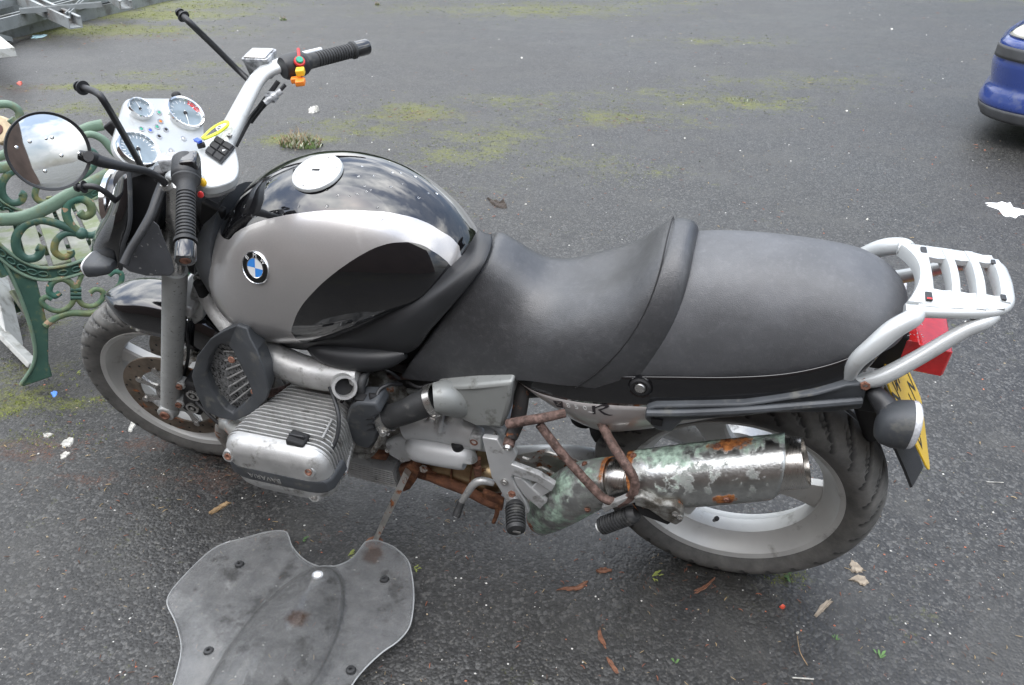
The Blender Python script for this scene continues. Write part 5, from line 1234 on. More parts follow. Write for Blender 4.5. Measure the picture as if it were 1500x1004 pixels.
for px, py, yy in ((600, 614, -.142), (622, 611, -.142), (576, 628, -.14), (568, 660, -.15), (590, 674, -.152), (606, 648, -.153), (727, 636, -.135), (740, 655, -.135), (716, 664, -.14)):
    bolt(S(px, py, yy), (0, -1, .15), .0048, .005, 'steel', bike, name='case_bolt')
T('breather_hose', [(600, 604, -.13), (620, 598, -.145), (640, 606, -.14), (655, 600, -.12)], .0055, 'rubber', n=8)
T('wiring_loom', [(500, 590, -.20), (510, 575, -.19), (520, 560, -.18), (524, 545, -.16)], .004, 'dark', n=8)
T('wiring_loom', [(596, 560, -.13), (612, 568, -.15), (624, 566, -.14), (640, 558, -.12)], .0035, 'dark', n=8)
T('brake_hose', [(288, 590, -.16), (310, 612, -.18), (330, 628, -.19), (346, 640, -.20)], .0045, 'dark', n=8)
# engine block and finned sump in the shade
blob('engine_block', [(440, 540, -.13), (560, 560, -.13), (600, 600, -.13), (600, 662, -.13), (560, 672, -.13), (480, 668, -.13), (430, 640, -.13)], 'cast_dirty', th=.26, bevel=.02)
mb = MB()
for k in range(8):
    a = S(508 + k * 1.0, 664 + k * 3.2, -.13 + k * .0); b = S(580 + k * 1.0, 682 + k * 3.2, -.13)
    c = (a + b) / 2; mb.box(c + Y * .10, ((b - a).length, .25, .004), Matrix.Rotation(-math.atan2((b - a).z, (b - a).x), 3, 'Y'))
mb.build('sump_fins', M['cast'], bike, bevel=.001)
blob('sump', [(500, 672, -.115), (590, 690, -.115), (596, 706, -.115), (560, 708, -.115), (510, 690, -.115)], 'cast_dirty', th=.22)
# brass coloured silencer box
mb = MB(); c = S(692, 678, -.06); rings = []
for f, r in ((-.11, .02), (-.10, .045), (-.08, .056), (.06, .058), (.09, .05), (.10, .02)):
    rings.append([c + X * f + Vector((0, math.cos(q) * r * 1.3, math.sin(q) * r)) for q in [2 * math.pi * k / 28 for k in range(28)]])
mb.loft(rings); mb.build('front_silencer', M['brass'], bike)
mb = MB()
for f in (-.03, .02): mb.tube([c + X * f + Vector((0, math.cos(q) * .077, math.sin(q) * .060)) for q in [2 * math.pi * k / 24 for k in range(25)]], .002, n=6, sub=1)
mb.build('silencer_seam', M['rust'], bike)
p = S(700, 672, -.14); mb = MB(); mb.cyl(p, S(700, 700, -.14), .0075, 12); mb.cyl(S(699, 683, -.145), S(700, 694, -.145), .010, 8); mb.build('linkage_rod', M['bolt_rust'], bike)
# airbox wedge
blob('airbox', [(636, 568, -.165), (690, 566, -.175), (751, 560, -.175), (747, 590, -.185), (737, 629, -.19), (700, 622, -.19), (662, 612, -.18), (645, 600, -.17)], 'grey_paint', th=.20, bevel=.008)
T('airbox_neck', [(636, 584, -.185), (652, 583, -.175), (672, 585, -.150)], [.033, .037, .042], 'grey_paint', n=28)
T('intake_hose', [(566, 612, -.20), (588, 606, -.20), (612, 596, -.195), (634, 586, -.185)], [.0265, .0275, .030, .0315], 'rubber', n=28)
def band(px0, py0, y0, px1, py1, y1, r, name='hose_clamp', m='steel'):
    a, b = S(px0, py0, y0), S(px1, py1, y1); d = (b - a).normalized(); mb = MB(); w = (b - a).length
    mb.lathe([(r * .9, 0), (r, 0), (r, w), (r * .9, w)], a, d, 40, closed=True); mb.cyl(a + d * w / 2 + Vector((0, -r * .8, -r * .7)), a + d * w / 2 + Vector((0.012, -r * .85, -r * .75)), .004, 10)
    return mb.build(name, M[m], bike, ang=30)
band(631, 588, -.187, 640, 585, -.184, .0355); band(562, 614, -.20, 571, 611, -.20, .031)
blob('airbox_side', [(580, 572, -.10), (622, 576, -.10), (628, 592, -.10), (618, 604, -.10), (584, 600, -.10), (572, 590, -.10)], 'grey_paint', th=.10, bevel=.006)
# throttle body
blob('throttle_body', [(a_, b_, -.228) for a_, b_ in ((512, 596), (522, 591), (550, 592), (558, 606), (549, 613), (547, 626), (554, 634), (551, 650), (541, 660), (522, 655), (511, 641), (506, 616))], 'grey_plastic', th=.055, bevel=.007, seg=3)
for k, (x0, y0, x1, y1) in enumerate(((510, 621, 548, 612), (511, 629, 549, 620), (512, 636, 549, 628))):
    T('cover_rib', [(x0, y0, -.218), (x1, y1, -.228)], .0032, 'black_plastic', n=8, sub=1)
mb = MB(); mb.cyl(S(560, 618, -.20), S(545, 622, -.20), .025, 24); mb.build('throttle_barrel', M['cast'], bike)
band(500, 634, -.20, 507, 631, -.20, .032, m='steel')
mb = MB(); mb.cyl(S(500, 634, -.20), S(520, 626, -.20), .028, 24); mb.build('intake_stub', M['rubber'], bike)
T('throttle_lever', [(562, 632, -.235), (560, 640, -.235), (552, 655, -.23), (540, 668, -.22), (528, 668, -.21)], .007, 'cast_dirty', n=8)
bolt(S(561, 635, -.238), (0, -1, .1), .006, .006, 'steel', bike)
T('return_spring', [(530, 662, -.225), (545, 663, -.232), (553, 655, -.235)], .002, 'steel', n=6)
T('cable_boot', [(530, 580, -.20), (529, 565, -.19), (535, 550, -.17), (541, 545, -.16)], [.009, .010, .009, .005], 'rubber')
mb = MB(); mb.box(S(529, 585, -.212), (.024, .02, .016)); mb.build('connector_block', M['dark'], bike, bevel=.002)
mb = MB(); mb.cyl(S(541, 582, -.21), S(555, 583, -.20), .009, 14); mb.build('adjuster', M['dark'], bike)
T('throttle_cable', [(541, 546, -.16), (556, 541, -.155), (572, 546, -.15), (585, 556, -.14)], .0035, 'black_plastic')
T('throttle_cable', [(552, 583, -.205), (556, 572, -.19), (570, 564, -.17), (588, 564, -.14)], .0045, 'black_plastic')
T('fuel_hose', [(560, 590, -.19), (580, 596, -.17), (600, 588, -.15), (612, 575, -.13)], .005, 'dark')
T('plug_lead', [(478, 538, -.15), (480, 560, -.185), (488, 580, -.225), (496, 610, -.26), (494, 640, -.29), (484, 662, -.315), (476, 672, -.33)], .0045, 'black_plastic')
T('loom_sleeve', [(555, 552, -.10), (590, 552, -.10), (640, 552, -.10), (720, 552, -.10)], .008, 'rust_tube', n=8)

# ---------------- boxer cylinder, finned (left one seen, right one its mirror)
def rrect(cx, cz, hx, hz, rr, n=6):
    pts = []
    for qx, qz, a0 in ((1, 1, 0), (-1, 1, 90), (-1, -1, 180), (1, -1, 270)):
        for k in range(n + 1): a = R_(a0 + 90 * k / n); pts.append((cx + qx * (hx - rr) + rr * math.cos(a), cz + qz * (hz - rr) + rr * math.sin(a)))
    return pts
def cylinder(sg):
    cyl_ = empty('cylinder', (0, 0, 0)); cyl_.parent = bike
    F = lambda x, y, z: Vector((x, -sg * y, z))
    # y, centre x, centre z, half x, half z of the fin outline
    def sec(y):
        f = (y - .14) / .17; return (-.934 - .014 * f, .487, .080 + .046 * f, .068 + .011 * f)
    mb = MB(); rings = []
    for y in (.10, .20, .345): cx, cz, hx, hz = sec(y); rings.append([F(a, y, b) for a, b in rrect(cx, cz, hx * .80, hz * .78, .035)])
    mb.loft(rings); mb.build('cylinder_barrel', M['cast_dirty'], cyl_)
    for k in range(19):
        y = .142 + k * .0108; cx, cz, hx, hz = sec(y); mb = MB()
        if k >= 14: hx -= .0015 * (k - 13); hz -= .0012 * (k - 13)
        rings = [[F(a, y + dy, b) for a, b in rrect(cx, cz, hx - e, hz - e, .040)] for dy, e in ((-.0022, .0016), (-.0014, 0), (.0014, 0), (.0022, .0016))]
        mb.loft(rings); mb.build('cooling_fin', M['cast'], cyl_, ang=30)
    cx, cz, hx, hz = sec(.322)
    # valve cover, two lobes with the black plug cover between them
    def lobe(z0, z1, nm):
        mb = MB(); rings = []
        for y, e, dz in ((.332, .006, .004), (.344, .006, .005), (.354, .008, .008), (.363, .016, .015), (.370, .030, .024), (.373, .048, .032)):
            top = cz + hz - dz * 1.0; bot = cz - hz + dz * .6; zt = min(z1, top); zb = max(z0, bot)
            full = rrect(cx, cz, hx - e, hz - min(dz, .02), .042 if e < .02 else .03)
            rings.append([F(a, y, max(zb, min(zt, b))) for a, b in full])
        mb.loft(rings); return mb.build(nm, M['cast'], cyl_, ang=40)
    lobe(cz + .006, cz + 1, 'valve_cover'); lobe(cz - 1, cz - .034, 'valve_cover')
    mb = MB(); rings = []
    for y, e in ((.300, -.0015), (.352, .002), (.366, .012), (.372, .030), (.374, .05)):
        full = rrect(cx, cz - .014, hx - e, .0195, .010); rings.append([F(a, y, b) for a, b in full])
    mb.loft(rings); pc_ = mb.build('plug_cover', M['grey_plastic'], cyl_, bevel=.002)
    for (x, z, m_) in ((cx + hx - .040, cz + .036, 'bolt_rust'), (cx - hx + .022, cz + .030, 'bolt_rust'), (cx + hx - .05, cz - .052, 'steel')):
        p = F(x, .367, z); d = F(0, 1, 0); d = Vector((0, -sg, .35)).normalized()
        mb = MB(); mb.lathe([(.0001, .002), (.007, .002), (.0085, .006), (.013, .006), (.016, -.004)], p, d, 20); mb.build('cover_boss', M['cast'], cyl_)
        mb = MB(); mb.lathe([(.0001, .004), (.004, .004), (.005, .0075), (.008, .0075), (.0085, .001)], p, d, 12); mb.build('cover_bolt', M[m_], cyl_)
    mb = MB(); q = F(cx + .050, .325, cz + hz - .004); mb.box(q, (.042, .034, .022), Matrix.Rotation(R_(10), 3, 'Y')); mb.build('rubber_wedge', M['dark'], cyl_, bevel=.005)
    mb = MB(); mb.box(F(cx + .050, .325, cz + hz + .008), (.036, .006, .010)); mb.build('wedge_rib', M['black_plastic'], cyl_, bevel=.002)
    # vertical stiffening ribs on the rear corner
    mb = MB(); mb.tube([F(cx + hx - .052, .15, cz + .046), F(cx + hx - .012, .31, cz + .056)], .003, n=8, sub=1); mb.tube([F(cx + hx - .035, .255, cz + hz - .004), F(cx + hx - .030, .31, cz + hz - .003)], .003, n=8, sub=1)
    mb.tube([F(cx + hx - .044, .15, cz - .03), F(cx + hx + .001, .31, cz - .03)], .003, n=8, sub=1); mb.build('fin_rib', M['cast'], cyl_)
    return cyl_, (cx, cz, hx, hz)
cy1, (ccx, ccz, chx, chz) = cylinder(1); cylinder(-1)
a = S(372, 700, -.374); b = S(412, 711, -.374)
Mt = frame(Vector((ccx - .030, -.3746, ccz - .015)), Vector((-1, 0, 0)), Vector((0, -1, 0)))
mesh_obj('cover_lettering', text_mesh('BAVARIA', .020, 'cover_lettering', M['steel'], Mt, .0004), cy1)

# ---------------- oil cooler in its shroud
OUT_ = [(347, 477, -.200), (330, 484, -.205), (308, 497, -.205), (288, 523, -.205), (280, 552, -.205), (288, 580, -.21), (300, 604, -.215), (322, 614, -.22), (345, 618, -.225), (372, 606, -.235), (391, 586, -.245), (394, 572, -.245), (388, 545, -.24), (376, 515, -.23), (366, 496, -.215), (362, 482, -.205)]
INN_ = [(335, 508, -.200), (326, 505, -.200), (318, 508, -.200), (307, 525, -.200), (301, 548, -.200), (308, 568, -.205), (318, 585, -.21), (330, 600, -.215), (341, 606, -.215), (355, 594, -.22), (367, 583, -.225), (368, 572, -.225), (362, 557, -.22), (354, 541, -.215), (346, 525, -.21), (340, 514, -.205)]
oc = empty('oil_cooler', (0, 0, 0)); oc.parent = bike
o_, i_ = P3(OUT_), P3(INN_); mid = [(p * .55 + q * .45) + Vector((0, -.002, .001)) for p, q in zip(o_, i_)]
n_ = len(o_); mb = MB(); back = [p * .90 + sum(o_, Vector()) / n_ * .10 + Vector((0, .045, 0)) for p in o_]; iback = [p + Vector((.002, .018, .0)) for p in i_]
rings = [back, o_, mid, i_, iback]
def dense(r): return [Vector(q) for q in smooth_rows([tuple(p) for p in r] + [tuple(r[0])], 1)[:-1]]
mb.loft([dense(r) for r in rings], cap=False); mb.build('cooler_shroud', M['grey_plastic'], oc, ang=20, bevel=.004, seg=3)
ctr2 = sum(iback, Vector()) / n_
M['grille'] = pm('cooler_core', (0.27, 0.275, 0.275), 0.5, metal=0.6, var=0.6, vscale=120, bump=0.8, bscale=400, speck=((0.02, 0.02, 0.02), 0.45, 160))
mb = MB(); mb.add(iback + [ctr2], [(k, (k + 1) % n_, n_) for k in range(n_)]); mb.build('cooler_core', M['grille'], oc)
for k in range(7):      # tube rows of the core
    f = .14 + k * .145
    def ln(a, b, t): return a + (b - a) * t
    pa_ = ln(iback[15], iback[11], f * .98) ; pb_ = ln(iback[2], iback[7], f)
    mb = MB(); mb.tube([pb_ * .93 + pa_ * .07 + Vector((0, -.003, 0)), pa_ * .93 + pb_ * .07 + Vector((0, -.003, 0))], .0022, n=6, sub=1); mb.build('cooler_row', M['cast'], oc)
for px, py in ((339, 528), (372, 575)):
    p = S(px, py, -.224); mb = MB(); mb.lathe([(.0001, .003), (.006, .0025), (.0085, 0)], p, (0.1, -1, .3), 16); mb.build('shroud_screw', M['bolt_rust'], oc)
T('oil_line', [(345, 500, -.15), (352, 480, -.13), (362, 470, -.12)], .006, 'red', n=8) if False else None
T('oil_pipe', [(392, 577, -.18), (410, 574, -.17), (430, 566, -.15)], .011, 'rust_tube')
T('exhaust_header', [(340, 625, -.20), (352, 632, -.22), (375, 628, -.24), (400, 615, -.25)], [.02, .022, .022, .02], 'steel_rusty', n=20)
T('exhaust_header', [(345, 628, -.20), (330, 620, -.17), (330, 640, -.12), (370, 670, -.10), (480, 700, -.09)], .02, 'steel_rusty', n=16)

# ---------------- side stand, centre stand, gear lever
ft = W2B(G(548, 796, 0.004))
st = empty('side_stand', (0, 0, 0)); st.parent = bike
tp = S(597, 692, -.16)
mb = MB(); mb.tube([tp, tp + (ft - tp) * .5, ft + (tp - ft) * .03], [.0170, .0150, .0125], n=4, sub=3, flat=.6); mb.build('stand_leg', M['steel_rusty'], st, ang=30)
mb = MB(); mb.lathe([(.0001, 0), (.022, 0), (.024, .003), (.018, .006), (.008, .012), (.0001, .012)], ft + Vector((0, 0, -.003)), LMi @ ZV, 16); mb.build('stand_foot', M['rust'], st)
plate('stand_bracket', [(583, 688, -.15), (603, 682, -.15), (614, 690, -.15), (610, 704, -.15), (600, 718, -.15), (590, 722, -.15), (588, 706, -.15)], .02, 'rust', bevel=.003)
bolt(S(621, 687, -.155), (0, -1, .3), .008, .008, 'steel_rusty', bike)
T('centre_stand', [(628, 698, -.13), (650, 706, -.14), (685, 720, -.145), (712, 734, -.15), (730, 740, -.15)], [.012, .014, .013, .013, .011], 'rust', n=12)
T('centre_stand', [(640, 700, .02), (700, 712, .02), (735, 722, .02)], .012, 'rust', n=12)
T('centre_stand_foot', [(728, 738, -.15), (728, 752, -.155), (723, 766, -.16)], [.007, .006, .005], 'rust', n=8)
plate('stand_cam', [(706, 722, -.155), (722, 728, -.155), (737, 736, -.155), (735, 750, -.155), (716, 746, -.155), (708, 736, -.155)], .015, 'rust', bevel=.003)
blob('stand_pivot', [(604, 684, -.13), (640, 694, -.13), (642, 708, -.13), (625, 706, -.13), (604, 700, -.13)], 'rust', th=.20, bevel=.004)
plate('rusty_bracket', [(540, 664, -.145), (566, 668, -.145), (566, 676, -.145), (542, 673, -.145)], .02, 'rust', bevel=.003)
bolt(S(505, 652, -.20), (0, -1, .1), .006, .01, 'bolt_rust', bike); bolt(S(505, 690, -.30), (0, -1, .1), .006, .01, 'bolt_rust', bike); bolt(S(504, 665, -.24), (0, -1, .1), .006, .012, 'bolt_rust', bike)
T('gear_lever', [(722, 708, -.185), (706, 705, -.195), (694, 710, -.20), (684, 724, -.205), (675, 738, -.21)], [.008, .0095, .0095, .0085, .0078], 'cast', n=14)
a, b = S(676, 736, -.21), S(668, 757, -.235); mb = MB(); d = (b - a).normalized(); L = (b - a).length
mb.lathe([(.0001, 0), (.0085, 0), (.0095, .004), (.0085, .008), (.0095, .012), (.0085, .017), (.0098, .021), (.0098, L), (.0001, L)], a, d, 16); mb.build('lever_rubber', M['rubber'], bike)
mb = MB(); mb.lathe([(.0001, .002), (.0055, .002), (.006, 0)], b, d, 14); mb.build('rubber_tip', M['white'], bike)
# right side: final drive and swing arm
mb = MB(); mb.lathe([(.0001, .02), (.06, .025), (.085, .05), (.088, .10), (.06, .135), (.0001, .14)], CRW, Y, 36); mb.build('final_drive', M['cast'], bike)
mb = MB(); mb.tube([Vector((-.02, .10, .33)), Vector((-.2, .10, .36)), Vector((-.42, .09, .40))], [.055, .042, .045], n=20); mb.build('swing_arm', M['cast'], bike)
T('swing_arm_stay', [(745, 668, -.05), (790, 664, -.05), (840, 664, -.02), (880, 670, .04)], [.024, .02, .02, .02], 'silver')
mb = MB(); mb.tube([Vector((-.36, 0.02, .40)), Vector((-.34, 0.02, .62))], .032, n=16, sub=1); mb.build('rear_shock', M['dark'], bike)
mb = MB(); mb.tube([Vector((-1.0, -.05, .62)), Vector((-.7, -.11, .60)), Vector((-.42, -.11, .62)), Vector((-.1, -.11, .74)), Vector((.15, -.11, .82))], .013, n=10); mb.tube([Vector((-1.0, .05, .62)), Vector((-.7, .11, .60)), Vector((-.42, .11, .62)), Vector((-.1, .11, .74)), Vector((.15, .11, .82))], .013, n=10); mb.build('rear_frame', M['tube_black'], bike)
# ---------------- handlebars, controls, instruments (all turned with the bars)
H = [Vector((-1.045, -.225, 1.122)), Vector((-.990, -.372, 1.062))]     # inner and outer end of the left grip
HR = [Vector((-1.020, .250, 1.120)), Vector((-.925, .388, 1.098))]
def FB(mb, name, m, parent=None, **k): return mb.build(name, M[m] if isinstance(m, str) else m, parent or bike, front=True, **k)
def grip(a, b, name):
    d = (b - a); L = d.length; d.normalize(); r = .0165; g = empty(name, (0, 0, 0)); g.parent = bike
    prof = [(.0001, -.004), (.024, -.004), (.0245, 0), (.019, .008), (r, .014), (r, .026)]
    z = .028
    while z < L - .045: prof += [(r, z), (r, z + .0032), (r * .87, z + .0042), (r * .87, z + .0056)]; z += .0068
    prof += [(r * 1.02, L - .044), (r * 1.18, L - .042), (r * 1.18, L - .036), (.0001, L - .036)]
    mb = MB(); mb.lathe(prof, a, d, 28); FB(mb, 'grip_rubber', 'rubber', g, ang=25)
    mb = MB(); mb.lathe([(.0001, L - .036), (.0165, L - .036), (.0175, L - .030), (.0180, L - .004), (.0165, L), (.010, L), (.009, L - .002), (.0001, L - .002)], a, d, 28); FB(mb, 'bar_end_weight', 'black_gloss', g)
    mb = MB(); mb.lathe([(.0001, L - .0005), (.0035, L - .0005), (.0045, L + .001), (.0085, L + .001), (.0095, L - .002)], a, d, 18); FB(mb, 'end_screw', 'bolt_rust', g)
grip(H[0], H[1], 'left_grip'.replace('left_', 'hand')); grip(HR[0], HR[1], 'handgrip')
# cast bars
def yk(px, py, z): return Z(px, py, z, True)
br = [Vector((-1.150, .045, 1.022)), Vector((-1.138, .080, 1.045)), Vector((-1.120, .130, 1.080)), Vector((-1.105, .180, 1.108)), Vector((-1.085, .212, 1.120)), Vector((-1.045, .240, 1.121))]
rr_ = [.027, .026, .023, .021, .0205, .0175]
mb = MB(); mb.tube(br, rr_, n=18, flat=.62); FB(mb, 'handlebar', 'rack')
mb = MB(); mb.tube([Vector((-1.150, -.060, 1.005)), Vector((-1.135, -.085, 1.025)), Vector((-1.120, -.130, 1.060)), Vector((-1.105, -.175, 1.095)), Vector((-1.08, -.200, 1.115)), Vector((-1.050, -.220, 1.120))], [.020, .020, .019, .018, .018, .0165], n=18, flat=.62); FB(mb, 'handlebar', 'rack')
# top clamp
def outline(l, z): return [yk(a, b, z) for a, b in l]
TCL = [(286, 262), (276, 244), (288, 222), (300, 205), (318, 196), (338, 205), (346, 222), (350, 245), (344, 262), (322, 272), (302, 274)]
mb = MB(); mb.prism([Vector(q) for q in smooth_rows([tuple(p) for p in outline(TCL, 1.035)] + [tuple(yk(*TCL[0], 1.035))], 3)[:-1]], Vector((-.006, 0, -.022))); tc_ = FB(mb, 'top_clamp', 'rack', bevel=.004)
mb = MB(); q = [(p - sum(outline(TCL, 1.0), Vector()) / 11) * 1.02 + sum(outline(TCL, 1.0), Vector()) / 11 for p in outline([(a, b + 6) for a, b in TCL], 1.008)]; mb.prism(q, Vector((-.006, 0, -.020))); FB(mb, 'clamp_lower', 'silver', bevel=.006)
# switch panel: two rows of three rockers
cn = (Vector((.0, .0, 1))).normalized(); zc = 1.037
A_, B_, C_, D_ = yk(319, 203, zc), yk(345, 218, zc), yk(324, 242, zc), yk(301, 226, zc)
mb = MB(); mb.prism([A_, B_, C_, D_], Vector((0, 0, .004))); FB(mb, 'switch_panel', 'black_plastic', bevel=.001)
for r in range(2):
    for c in range(3):
        u0, u1, v0, v1 = c / 3 + .02, (c + 1) / 3 - .02, r / 2 + .02, (r + 1) / 2 - .02
        def bl(u, v): return (A_ * (1 - v) + B_ * v) * (1 - u) + (D_ * (1 - v) + C_ * v) * u
        mb = MB(); mb.prism([bl(u0, v0) + ZV * .004, bl(u0, v1) + ZV * .004, bl(u1, v1) + ZV * .004, bl(u1, v0) + ZV * .004], Vector((0, 0, .0045)), .88); FB(mb, 'rocker_switch', 'dark', bevel=.0008)
p = bl(.5, .80) + ZV * .0088; mb = MB(); tri = [p + Vector((.0045 * math.cos(R_(a)), .0045 * math.sin(R_(a)), 0)) for a in (30, 150, 270)]; tri2 = [p + (q - p) * .5 for q in tri]; mb.ring_prism(tri, tri2, Vector((0, 0, .0004))); FB(mb, 'hazard_mark', 'white')
for px, py in ((322, 187), (336, 198)):
    p = yk(px, py, 1.052); mb = MB(); mb.lathe([(.0001, -.001), (.0028, -.001), (.0032, .001), (.0055, .001), (.006, -.003)], p, (0.2, 0, 1), 16); FB(mb, 'clamp_bolt', 'steel')
mb = MB(); mb.box(yk(295, 214, 1.045), (.016, .010, .010), Matrix.Rotation(.6, 3, 'Z')); FB(mb, 'ignition_lock', 'dark', bevel=.002)
mb = MB(); mb.box(yk(290, 207, 1.055), (.018, .010, .006), Matrix.Rotation(-.5, 3, 'Z')); FB(mb, 'key_head', 'blue', bevel=.001)
mb = MB(); mb.tube([yk(296, 203, 1.056), yk(312, 188, 1.064), yk(330, 179, 1.075), yk(334, 184, 1.072), yk(322, 194, 1.060), yk(303, 203, 1.054), yk(296, 203, 1.056)], .0036, n=6, flat=.5); FB(mb, 'key_strap', 'strap')
# left controls
a, b = H; d = (b - a).normalized()
mb = MB(); mb.lathe([(.0001, -.050), (.020, -.050), (.0245, -.044), (.0255, -.020), (.0255, -.008), (.022, -.003), (.0001, -.003)], a, d, 24); sw = FB(mb, 'switch_housing', 'black_plastic')
mb = MB(); mb.box(a - d * .03 + Vector((.012, 0, .012)), (.030, .040, .024), Matrix.Rotation(.35, 3, 'Z')); FB(mb, 'housing_lid', 'black_gloss', sw, bevel=.006)
mb = MB(); mb.ball(yk(297, 268, 1.105), .0075, 12, (1, .8, 1.2)); FB(mb, 'horn_button', 'yellow', sw)
mb = MB(); q = yk(294, 287, 1.095); mb.lathe([(.006, 0), (.0055, .004), (.0015, .011), (.0001, .011)], q, (.4, -.2, .8), 10); FB(mb, 'starter_button', 'red', sw)
q = yk(252, 238, 1.125); mb = MB(); mb.box(q, (.040, .030, .026), Matrix.Rotation(.25, 3, 'Z')); FB(mb, 'clutch_reservoir', 'clear_dirty', bevel=.004)
q = yk(246, 254, 1.10); mb = MB(); mb.box(q, (.05, .032, .022), Matrix.Rotation(.3, 3, 'Z')); FB(mb, 'clutch_cylinder', 'black_plastic', bevel=.005)
mb = MB(); mb.tube([yk(240, 266, 1.085), yk(232, 288, 1.07), yk(222, 315, 1.055), yk(205, 345, 1.035), yk(190, 370, 1.015), yk(182, 388, 1.0)], [.009, .010, .0095, .0088, .0085, .0095], n=12, flat=.8); FB(mb, 'clutch_lever', 'black_plastic')
# right controls
a, b = HR; d = (b - a).normalized()
mb = MB(); mb.lathe([(.0001, -.052), (.022, -.052), (.026, -.046), (.0275, -.020), (.0265, -.006), (.022, 0), (.0001, 0)], a, d, 24); sw = FB(mb, 'switch_housing', 'black_plastic')
def rb(px, py, z, size, m, name, rot=.3): mb = MB(); mb.box(yk(px, py, z), size, Matrix.Rotation(rot, 3, 'Z')); return FB(mb, name, m, sw, bevel=.0025)
rb(440, 106, 1.128, (.018, .020, .014), 'yellow', 'indicator_switch'); rb(440, 121, 1.112, (.020, .022, .012), 'orange', 'indicator_switch'); rb(434, 118, 1.108, (.022, .014, .012), 'orange', 'cancel_switch')
mb = MB(); q = yk(438, 87, 1.146); mb.lathe([(.0001, .006), (.007, .006), (.008, .003), (.008, 0)], q - ZV * .004, (.5, -.4, .8), 16); FB(mb, 'starter_button', 'green', sw)
mb = MB(); mb.lathe([(.0001, .002), (.011, .002), (.012, 0), (.012, -.004)], q - ZV * .005, (.5, -.4, .8), 16); mb.cyl(q - ZV * .004, yk(437, 73, 1.150), .0035, 8); FB(mb, 'kill_switch', 'red', sw)
q = yk(383, 92, 1.125); mb = MB(); mb.loft([[q + Vector((x * s, y * s, z)) for x, y in rrect(0, 0, .030, .026, .006, 3)] for s, z in ((.85, -.028), (.95, .0), (1, .012), (1.04, .013), (1.04, .018), (1.0, .019))]); FB(mb, 'brake_reservoir', 'clear_dirty', ang=35)
mb = MB(); mb.box(q + Vector((0, 0, .0205)), (.052, .046, .004)); FB(mb, 'reservoir_lid', 'steel', bevel=.002)
mb = MB(); mb.tube([yk(400, 97, 1.125), yk(420, 88, 1.125), yk(440, 82, 1.120), yk(470, 74, 1.105)], [.010, .009, .007, .006], n=10); FB(mb, 'brake_lever', 'silver')
mb = MB(); mb.tube([yk(408, 120, 1.10), yk(395, 138, 1.08), yk(380, 158, 1.06), yk(366, 176, 1.03), yk(345, 215, 0.99)], .0055, n=8); mb.tube([yk(418, 125, 1.10), yk(402, 142, 1.08), yk(385, 158, 1.055), yk(368, 180, 1.02)], .0045, n=8); FB(mb, 'control_cable', 'black_plastic')
mb = MB(); mb.cyl(yk(412, 134, 1.09), yk(388, 152, 1.075), .007, 10); mb.box(yk(398, 143, 1.08), (.02, .02, .016)); FB(mb, 'cable_adjuster', 'clear_dirty')
# windscreen mounting rods and the mirror
def rod(pts, r, nm='screen_rod', washer=True):
    mb = MB(); mb.tube(pts, r, n=12); o = FB(mb, nm, 'black_plastic')
    if washer:
        a, b = Vector(pts[0]), Vector(pts[1]); d = (b - a).normalized()
        mb = MB(); mb.lathe([(.0001, -.006), (.0075, -.006), (.0095, -.002), (.0095, 0), (.0001, 0)], a, d, 16); FB(mb, 'rod_nut', 'steel' if r < .006 else 'black_plastic', o)
        mb = MB(); mb.lathe([(.005, .010), (.0125, .010), (.0125, .0125), (.005, .0125)], a, d, 18, closed=True); FB(mb, 'washer', 'black_plastic', o)
rod([yk(264, 20, 1.262), yk(282, 38, 1.245), yk(315, 70, 1.18), yk(345, 100, 1.125), yk(366, 120, 1.10)], [.0065, .0065, .0065, .0065, .0065][0])
rod([yk(116, 128, 1.262), yk(140, 136, 1.262), yk(153, 150, 1.25), yk(180, 196, 1.17), yk(208, 246, 1.075)], .0062)
rod([yk(115, 275, 1.05), yk(136, 274, 1.05), yk(152, 281, 1.035), yk(172, 297, 1.0)], .0060)
mirr = empty('mirror', (0, 0, 0)); mirr.parent = bike
mc = yk(72, 223, 1.235)
camb = unsteer(LMi @ CAM); mn = (camb - mc).normalized(); mn = (mn + Vector((.30, .02, -.05))).normalized()
mr = .0625
mb = MB(); mb.lathe([(.0001, -.034), (mr * .5, -.032), (mr * .85, -.018), (mr * .99, -.004), (mr, .002), (mr * .985, .004), (mr * .93, .0025), (mr * .92, -.001)], mc, mn, 56); FB(mb, 'mirror_shell', 'black_plastic', mirr)
mb = MB(); mb.lathe([(.0001, .0035), (mr * .3, .0032), (mr * .6, .0022), (mr * .8, .0012), (mr * .925, .0002)], mc, mn, 56); FB(mb, 'mirror_glass', 'mirror', mirr, ang=80)
mb = MB(); mb.tube([yk(130, 230, 1.215), yk(138, 233, 1.205), yk(150, 238, 1.195), yk(185, 246, 1.17), yk(215, 252, 1.145), yk(234, 262, 1.12), yk(243, 272, 1.10)], [.009, .0105, .0100, .0075, .0065, .0065, .007], n=16); FB(mb, 'mirror_stem', 'black_plastic', mirr)
mb = MB(); q = yk(244, 272, 1.098); mb.cyl(q - ZV * .008, q + ZV * .006, .011, 16, bev=.002); FB(mb, 'stem_nut', 'steel', mirr)
